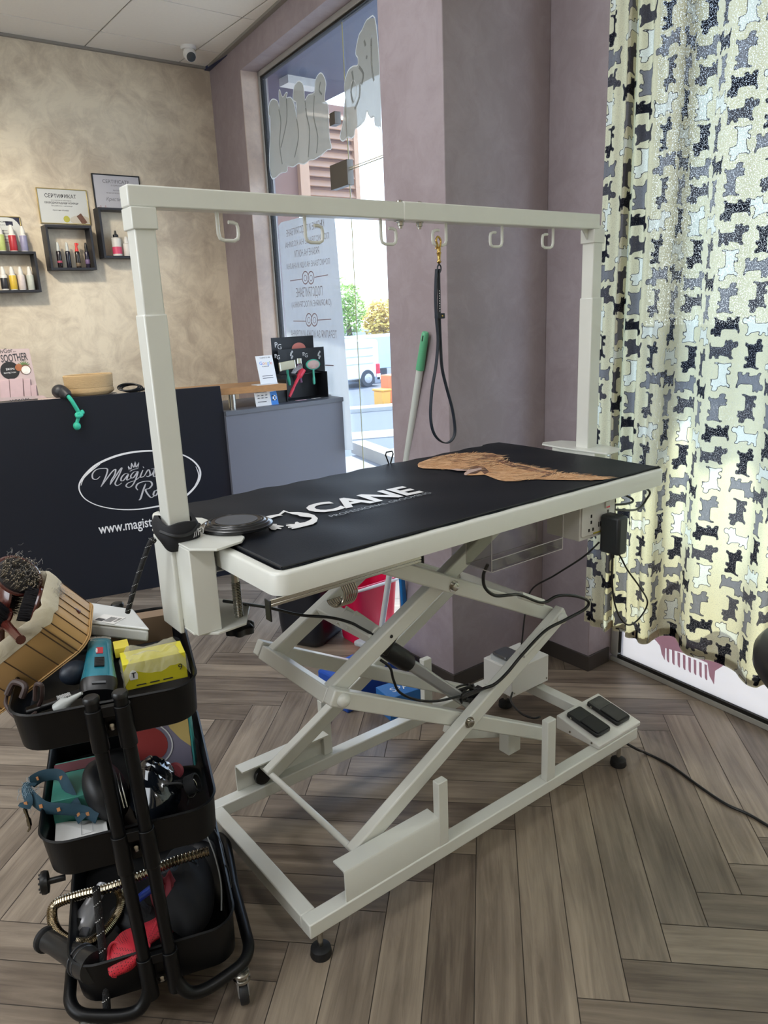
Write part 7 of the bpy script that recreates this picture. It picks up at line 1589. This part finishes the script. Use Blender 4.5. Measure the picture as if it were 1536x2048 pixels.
mb = MB(); mb.tube([q+TEX*0.02+TEY*-0.06+Z*0.05, q+TEX*0.052+TEY*-0.04+Z*0.03, q+TEX*0.066+TEY*-0.03+Z*0.0, q+TEX*0.06+TEY*-0.03-Z*0.03], 0.0022, 7, smooth=5); mb.build('piping', mat('grey_piping', '4a4a4e', 0.4), gpch)
# patterned bow collar hanging over the left rim
M_bow = mat('petrol_cotton', '1d3d4c', 0.8, var=0.3, scale=40)
bwc = thing('bow_collar', 'petrol blue fabric collar with orange squares over the middle tray edge', 'collar', tuple(P(90, 1600, 'z', 0.48)))
def cb_(px, py, z): return P(px, py, 'z', z)
bd1 = catmull([cb_(62, 1565, 0.500), cb_(85, 1552, 0.502), cb_(118, 1550, 0.500), cb_(132, 1570, 0.492), cb_(150, 1610, 0.47), cb_(165, 1640, 0.452)], 6)
bd2_ = catmull([cb_(55, 1582, 0.502), cb_(70, 1600, 0.495), cb_(92, 1615, 0.482), cb_(125, 1618, 0.475), cb_(165, 1622, 0.465), cb_(195, 1636, 0.455)], 6)
bd3 = catmull([cb_(62, 1565, 0.500), cb_(52, 1580, 0.500), cb_(55, 1600, 0.498), cb_(48, 1615, 0.492)], 6)
mb = MB()
for bd_ in (bd1, bd2_, bd3):
    rings = []
    for i, p in enumerate(bd_):
        d = (bd_[min(i+1, len(bd_)-1)]-bd_[max(i-1, 0)]).normalized(); w_ = d.cross(CF).normalized(); rings.append([p-w_*0.012, p-w_*0.006-CF*0.003, p+w_*0.006-CF*0.003, p+w_*0.012, p+CF*0.002])
    mb.loft(rings)
mb.build('fabric_band', M_bow, bwc, smooth=70)
mb = MB()
for bd_, idx in ((bd1, (4, 14, 22, 27)), (bd2_, (4, 10, 17, 26)), (bd3, (14,))):
    for i in idx:
        p = bd_[min(i, len(bd_)-1)]-CF*0.0035; mb.obox(p, (CR+CU*0.3).normalized()*0.0032, (CU-CR*0.3).normalized()*0.0036, CF*0.0008)
mb.build('orange_square', mat('orange_print', 'b0784a', 0.7), bwc)
mb = MB(); rnd = random.Random(3)
for i in range(90):
    p = cb_(60, 1590, 0.50)-CF*0.004+CR*rnd.gauss(0, 0.009)+CU*rnd.gauss(0, 0.014); d = Vector((rnd.gauss(0, 1), rnd.gauss(0, 1), rnd.gauss(0, 1))).normalized(); mb.tube([p, p+d*0.007, p+d*0.011+d.orthogonal()*0.004], 0.0003, 3, caps=False)
mb.build('caught_hair', mat('pale_blue_hair', '8fa6b4', 0.8), bwc)
mb = MB(); a_ = cb_(49, 1617, 0.490); mb.tube([a_, a_-Z*0.012+CR*0.002, a_-Z*0.03+CR*0.004, a_-Z*0.044+CR*0.003, a_-Z*0.052-CR*0.002], [0.0035, 0.003, 0.0045, 0.0025, 0.002], 8, smooth=4); mb.build('metal_clip', mat('dark_chrome', '8c8878', 0.2, 1.0), bwc)
# black collar with ring and pink spool
q = P(385, 1568, 'z', 0.475); rc2 = thing('ring_collar', 'rolled black collar with steel ring at the right of the middle tray', 'collar', tuple(q))
mb = MB(); mb.lathe([(0.016, -0.011), (0.020, -0.011), (0.020, 0.011), (0.016, 0.011), (0.016, -0.011)], q, (0.75, -0.5, 0.35), 28); mb.tube([q-CR*0.02, q-CR*0.05-CU*0.003, q-CR*0.085-CU*0.012], 0.009, 8, smooth=4); mb.build('collar_band', mat('black_webbing', '121316', 0.8), rc2)
mb = MB(); rr2 = [q-CF*0.012+CR*(0.012*math.cos(a))-CU*(0.004)+CU*0.019*math.sin(a) for a in [2*math.pi*k/22 for k in range(22)]]; mb.tube(rr2, 0.0013, 7, closed=True); mb.build('steel_ring', M_steel, rc2)
q = P(352, 1540, 'z', 0.46); mb = MB(); mb.lathe([(0, 0), (0.016, 0), (0.018, 0.004), (0.014, 0.008), (0, 0.008)], q, -CF, 20); o = mb.build('pink_cap', mat('dusty_pink_plastic', 'a8505c', 0.5), origin=q); tag(o, 'dull pink round cap behind the ring collar in the middle tray', 'cap')
# ---- lowest tray
hs_c = []
hose = [cdep(418, 1702, 1.66), cdep(350, 1722, 1.64), cdep(290, 1748, 1.63), cdep(220, 1775, 1.62), cdep(160, 1790, 1.62), cdep(112, 1808, 1.62), cdep(104, 1835, 1.60), cdep(116, 1865, 1.57), cdep(145, 1883, 1.55), cdep(175, 1885, 1.55), cdep(205, 1868, 1.57), cdep(228, 1840, 1.60), cdep(242, 1810, 1.62), cdep(240, 1785, 1.64), cdep(225, 1770, 1.66)]
hc = catmull(hose, 40); mb = MB(); acc_ = [0]
mb.tube(hc, [0.0112 if (i//2) % 2 == 0 else 0.0092 for i in range(len(hc))], 10); o = mb.build('shower_hose', mat('chrome_hose', 'a89c86', 0.18, 1.0), origin=hose[7], smooth=30); tag(o, 'ribbed chrome shower hose looped in the lowest tray', 'hose')
q = cdep(168, 1848, 1.62); wcl = thing('white_clipper', 'white and grey clipper with round switch inside the hose loop', 'clipper', tuple(q)); dw = (cdep(182, 1800, 1.66)-cdep(152, 1872, 1.60)).normalized(); sw2 = dw.cross(-CF).normalized(); uw = sw2.cross(dw)
if uw.dot(CF) > 0: uw = -uw
def wring(c, a, b): return [c+sw2*a*math.cos(t)+uw*b*math.sin(t) for t in [2*math.pi*k/20 for k in range(20)]]
c0w = cdep(160, 1862, 1.60); mb = MB(); mb.loft([wring(c0w-dw*0.008, 0.014, 0.008), wring(c0w, 0.024, 0.014), wring(c0w+dw*0.03, 0.024, 0.016), wring(c0w+dw*0.06, 0.016, 0.012), wring(c0w+dw*0.10+CR*0.01, 0.013, 0.011)]); mb.build('clipper_body', mat('pearl_white', 'b9babf', 0.3, 0.2), wcl, smooth=60)
mb = MB(); mb.obox(c0w+dw*0.006-sw2*0.008+uw*0.0135, sw2*0.0055, dw*0.014, uw*0.002); mb.build('switch', M_blackp, wcl, bevel=0.002)
mb = MB(); mb.obox(c0w-dw*0.004+sw2*0.012+uw*0.010, sw2*0.010, dw*0.010, uw*0.004); mb.build('grey_panel', mat('mid_grey_plastic', '5f6066', 0.4), wcl, bevel=0.003)
# hair dryer over the left rim
hd_ = thing('hair_dryer', 'black hair dryer lying over the left front rim of the lowest tray', 'hair dryer', tuple(cdep(140, 1900, 1.5)))
mb = MB(); a_, b_ = cdep(98, 1882, 1.56), cdep(188, 1935, 1.46); mb.tube([a_, a_+(b_-a_)*0.15, a_+(b_-a_)*0.5, a_+(b_-a_)*0.8, b_], [0.022, 0.020, 0.022, 0.030, 0.030], 20); mb.build('dryer_barrel', mat('satin_black_plastic', '15171a', 0.35, coat=0.2), hd_)
mb = MB(); mb.lathe([(0, 0), (0.022, 0), (0.026, 0.004), (0.026, 0.012), (0.021, 0.016), (0, 0.016)], cdep(88, 1877, 1.57), (b_-a_), 22); mb.build('rear_grille', M_rubber, hd_)
mb = MB(); 
for k_ in (0.72, 0.80): mb.lathe([(0.0305, 0), (0.031, 0.001), (0.0305, 0.002)], a_+(b_-a_)*k_, (b_-a_), 24)
mb.build('ring_groove', mat('grey_groove', '44464a', 0.3), hd_)
q = PV(97, 1763, T(-0.168, 0, 0.4), TEX); mb = MB(); mb.cyl(q+TEX*0.03, q, 0.006, 10); mb.lathe([(0, 0.014), (0.016, 0.014), (0.021, 0.012), (0.022, 0.006), (0.020, 0.0), (0, 0.0)], q, TEX*-1, 24)
for k_ in range(10): mb.cyl(q-TEX*0.013+TEY*0.016*math.cos(k_*0.63)+Z*0.016*math.sin(k_*0.63), q-TEX*0.016+TEY*0.016*math.cos(k_*0.63)+Z*0.016*math.sin(k_*0.63), 0.002, 6)
o = mb.build('hand_wheel', M_blackp, origin=q); tag(o, 'round black ribbed knob sticking out left of the middle tray', 'knob')
# red mesh muzzle
mz = thing('mesh_muzzle', 'red mesh muzzle hanging over the front rim of the lowest tray', 'muzzle', tuple(cdep(250, 1880, 1.5)))
def meshmat():
    m = mat('red_mesh_fabric', 'b5202e', 0.6); nt = m.node_tree; tc = nt.nodes.new('ShaderNodeTexCoord'); vo = nt.nodes.new('ShaderNodeTexVoronoi'); vo.inputs['Scale'].default_value = 260; vo.inputs['Randomness'].default_value = 0.1
    nt.links.new(tc.outputs['Object'], vo.inputs[0]); r = nt.nodes.new('ShaderNodeValToRGB'); r.color_ramp.elements[0].position = 0.25; r.color_ramp.elements[0].color = lin('5a0d16')+(1,); r.color_ramp.elements[1].position = 0.4; r.color_ramp.elements[1].color = lin('c22334')+(1,)
    nt.links.new(vo.outputs[0], r.inputs[0]); nt.links.new(r.outputs[0], nt.nodes['Principled BSDF'].inputs['Base Color']); return m
a_ = [cdep(218, 1925, 1.47), cdep(222, 1895, 1.49), cdep(240, 1868, 1.51), cdep(262, 1856, 1.53), cdep(300, 1842, 1.55), cdep(322, 1828, 1.57)]
b_ = [cdep(232, 1952, 1.462), cdep(258, 1942, 1.464), cdep(272, 1930, 1.466), cdep(285, 1910, 1.47), cdep(300, 1890, 1.50), cdep(325, 1872, 1.53)]
mb = MB(); n1 = catmull(a_, 4); n2 = catmull(b_, 4); rings = []
for p, q in zip(n1, n2): m_ = (p+q)/2-CF*0.018; rings.append([p, p*0.6+m_*0.4-CF*0.006, m_, q*0.6+m_*0.4-CF*0.006, q])
mb.loft(rings, caps=False, closed=False); mb.build('mesh_body', meshmat(), mz, smooth=70, solid=0.002)
mb = MB(); mb.tube([a_[0]-CF*0.002, a_[1]-CF*0.004-CR*0.003, a_[1]*0.5+a_[2]*0.5-CF*0.006, b_[1]*0.3+a_[2]*0.7-CF*0.012, b_[0]-CF*0.006], 0.0032, 8, smooth=5); mb.tube([b_[3]-CF*0.004, b_[4]-CF*0.006, a_[4]*0.3+b_[4]*0.7-CF*0.01, a_[5]-CF*0.008], 0.003, 8, smooth=5); mb.build('bound_edge', mat('red_binding', 'c02a3a', 0.6), mz)
# dark bag with stitched edge, blue tube, dark red cloth
q = T(0.07, 0.20, 0.145); bg_ = thing('stitched_bag', 'black bag with pale stitched edge at the right of the lowest tray', 'bag', tuple(q)); mb = MB(); mb.ball((0, 0, 0), 1, 28); m2 = MB()
m2.add([q+TEX*v.x*0.062+TEY*v.y*0.14+Z*v.z*0.046*(1-0.2*v.y+0.12*math.sin(v.x*7+v.y*5)) for v in mb.v], mb.f); m2.build('bag_body', mat('matt_black_cloth', '07070a', 0.85, var=0.2), bg_)
mb = MB(); mb.tube([q+TEX*0.066+TEY*-0.10+Z*-0.0, q+TEX*0.075+TEY*-0.04+Z*0.02, q+TEX*0.072+TEY*0.04+Z*0.035, q+TEX*0.06+TEY*0.11+Z*0.05], 0.0018, 6, smooth=8); mb.build('stitched_edge', mat('grey_stitch', '8a8a86', 0.6), bg_)
q = cdep(290, 1790, 1.62); mb = MB(); mb.tube([cdep(274, 1800, 1.60), cdep(302, 1778, 1.64)], [0.008, 0.009], 12); o = mb.build('blue_tube', mat('ultramarine_plastic', '1e3a9a', 0.35), origin=q); tag(o, 'short blue tube seen between the trolley posts in the lowest tray', 'tube')
q = cdep(335, 1810, 1.66); mb = MB(); mb.ball((0, 0, 0), 1, 24); m2 = MB(); m2.add([q+CR*v.x*0.035*(1+0.2*math.sin(v.z*9))+TEY*v.y*0.04+CU*v.z*0.065*(1+0.15*math.sin(v.x*11)) for v in mb.v], mb.f); o = m2.build('red_cloth', mat('dark_red_cloth', '6a1622', 0.8, var=0.3), origin=q); tag(o, 'dark red crumpled cloth behind the right trolley post', 'cloth')
q = cdep(270, 1835, 1.63); mb = MB(); mb.ball((0, 0, 0), 1, 24); m2 = MB(); m2.add([q+CR*v.x*0.05*(1+0.2*math.sin(v.z*9))+TEY*v.y*0.04+CU*v.z*0.03*(1+0.2*math.sin(v.x*9)) for v in mb.v], mb.f); o = m2.build('black_cloth', mat('black_crumple', '08070c', 0.7, var=0.4), origin=q); tag(o, 'black crumpled cloth behind the red mesh muzzle', 'cloth')
q = cdep(360, 1740, 1.72); mb = MB(); mb.ball((0, 0, 0), 1, 20); m2 = MB(); rnd = random.Random(2); m2.add([q+CR*v.x*0.05+TEY*v.y*0.03+CU*v.z*0.025+Vector((rnd.uniform(-.006, .006), rnd.uniform(-.006, .006), rnd.uniform(-.006, .006))) for v in mb.v], mb.f); o = m2.build('plastic_wrap', mat('dark_clear_wrap', '5a6470', 0.1, trans=0.6, var=0.4), origin=q, smooth=0); tag(o, 'crumpled clear plastic wrap beneath the chrome hose end', 'wrapping')
o = MB(); o.tube([T(0.150, 0.30, 0.215), T(0.162, 0.24, 0.21), T(0.163, 0.20, 0.205), T(0.166, 0.16, 0.19), T(0.165, 0.13, 0.17)], 0.0016, 6, smooth=6); o = o.build('thin_cord', M_cable, origin=T(0.16, 0.2, 0.2)); tag(o, 'thin black cord draped over the right rim of the lowest tray', 'cord')

for o in list(bpy.data.objects):
    if '_w' in o: del o['_w']
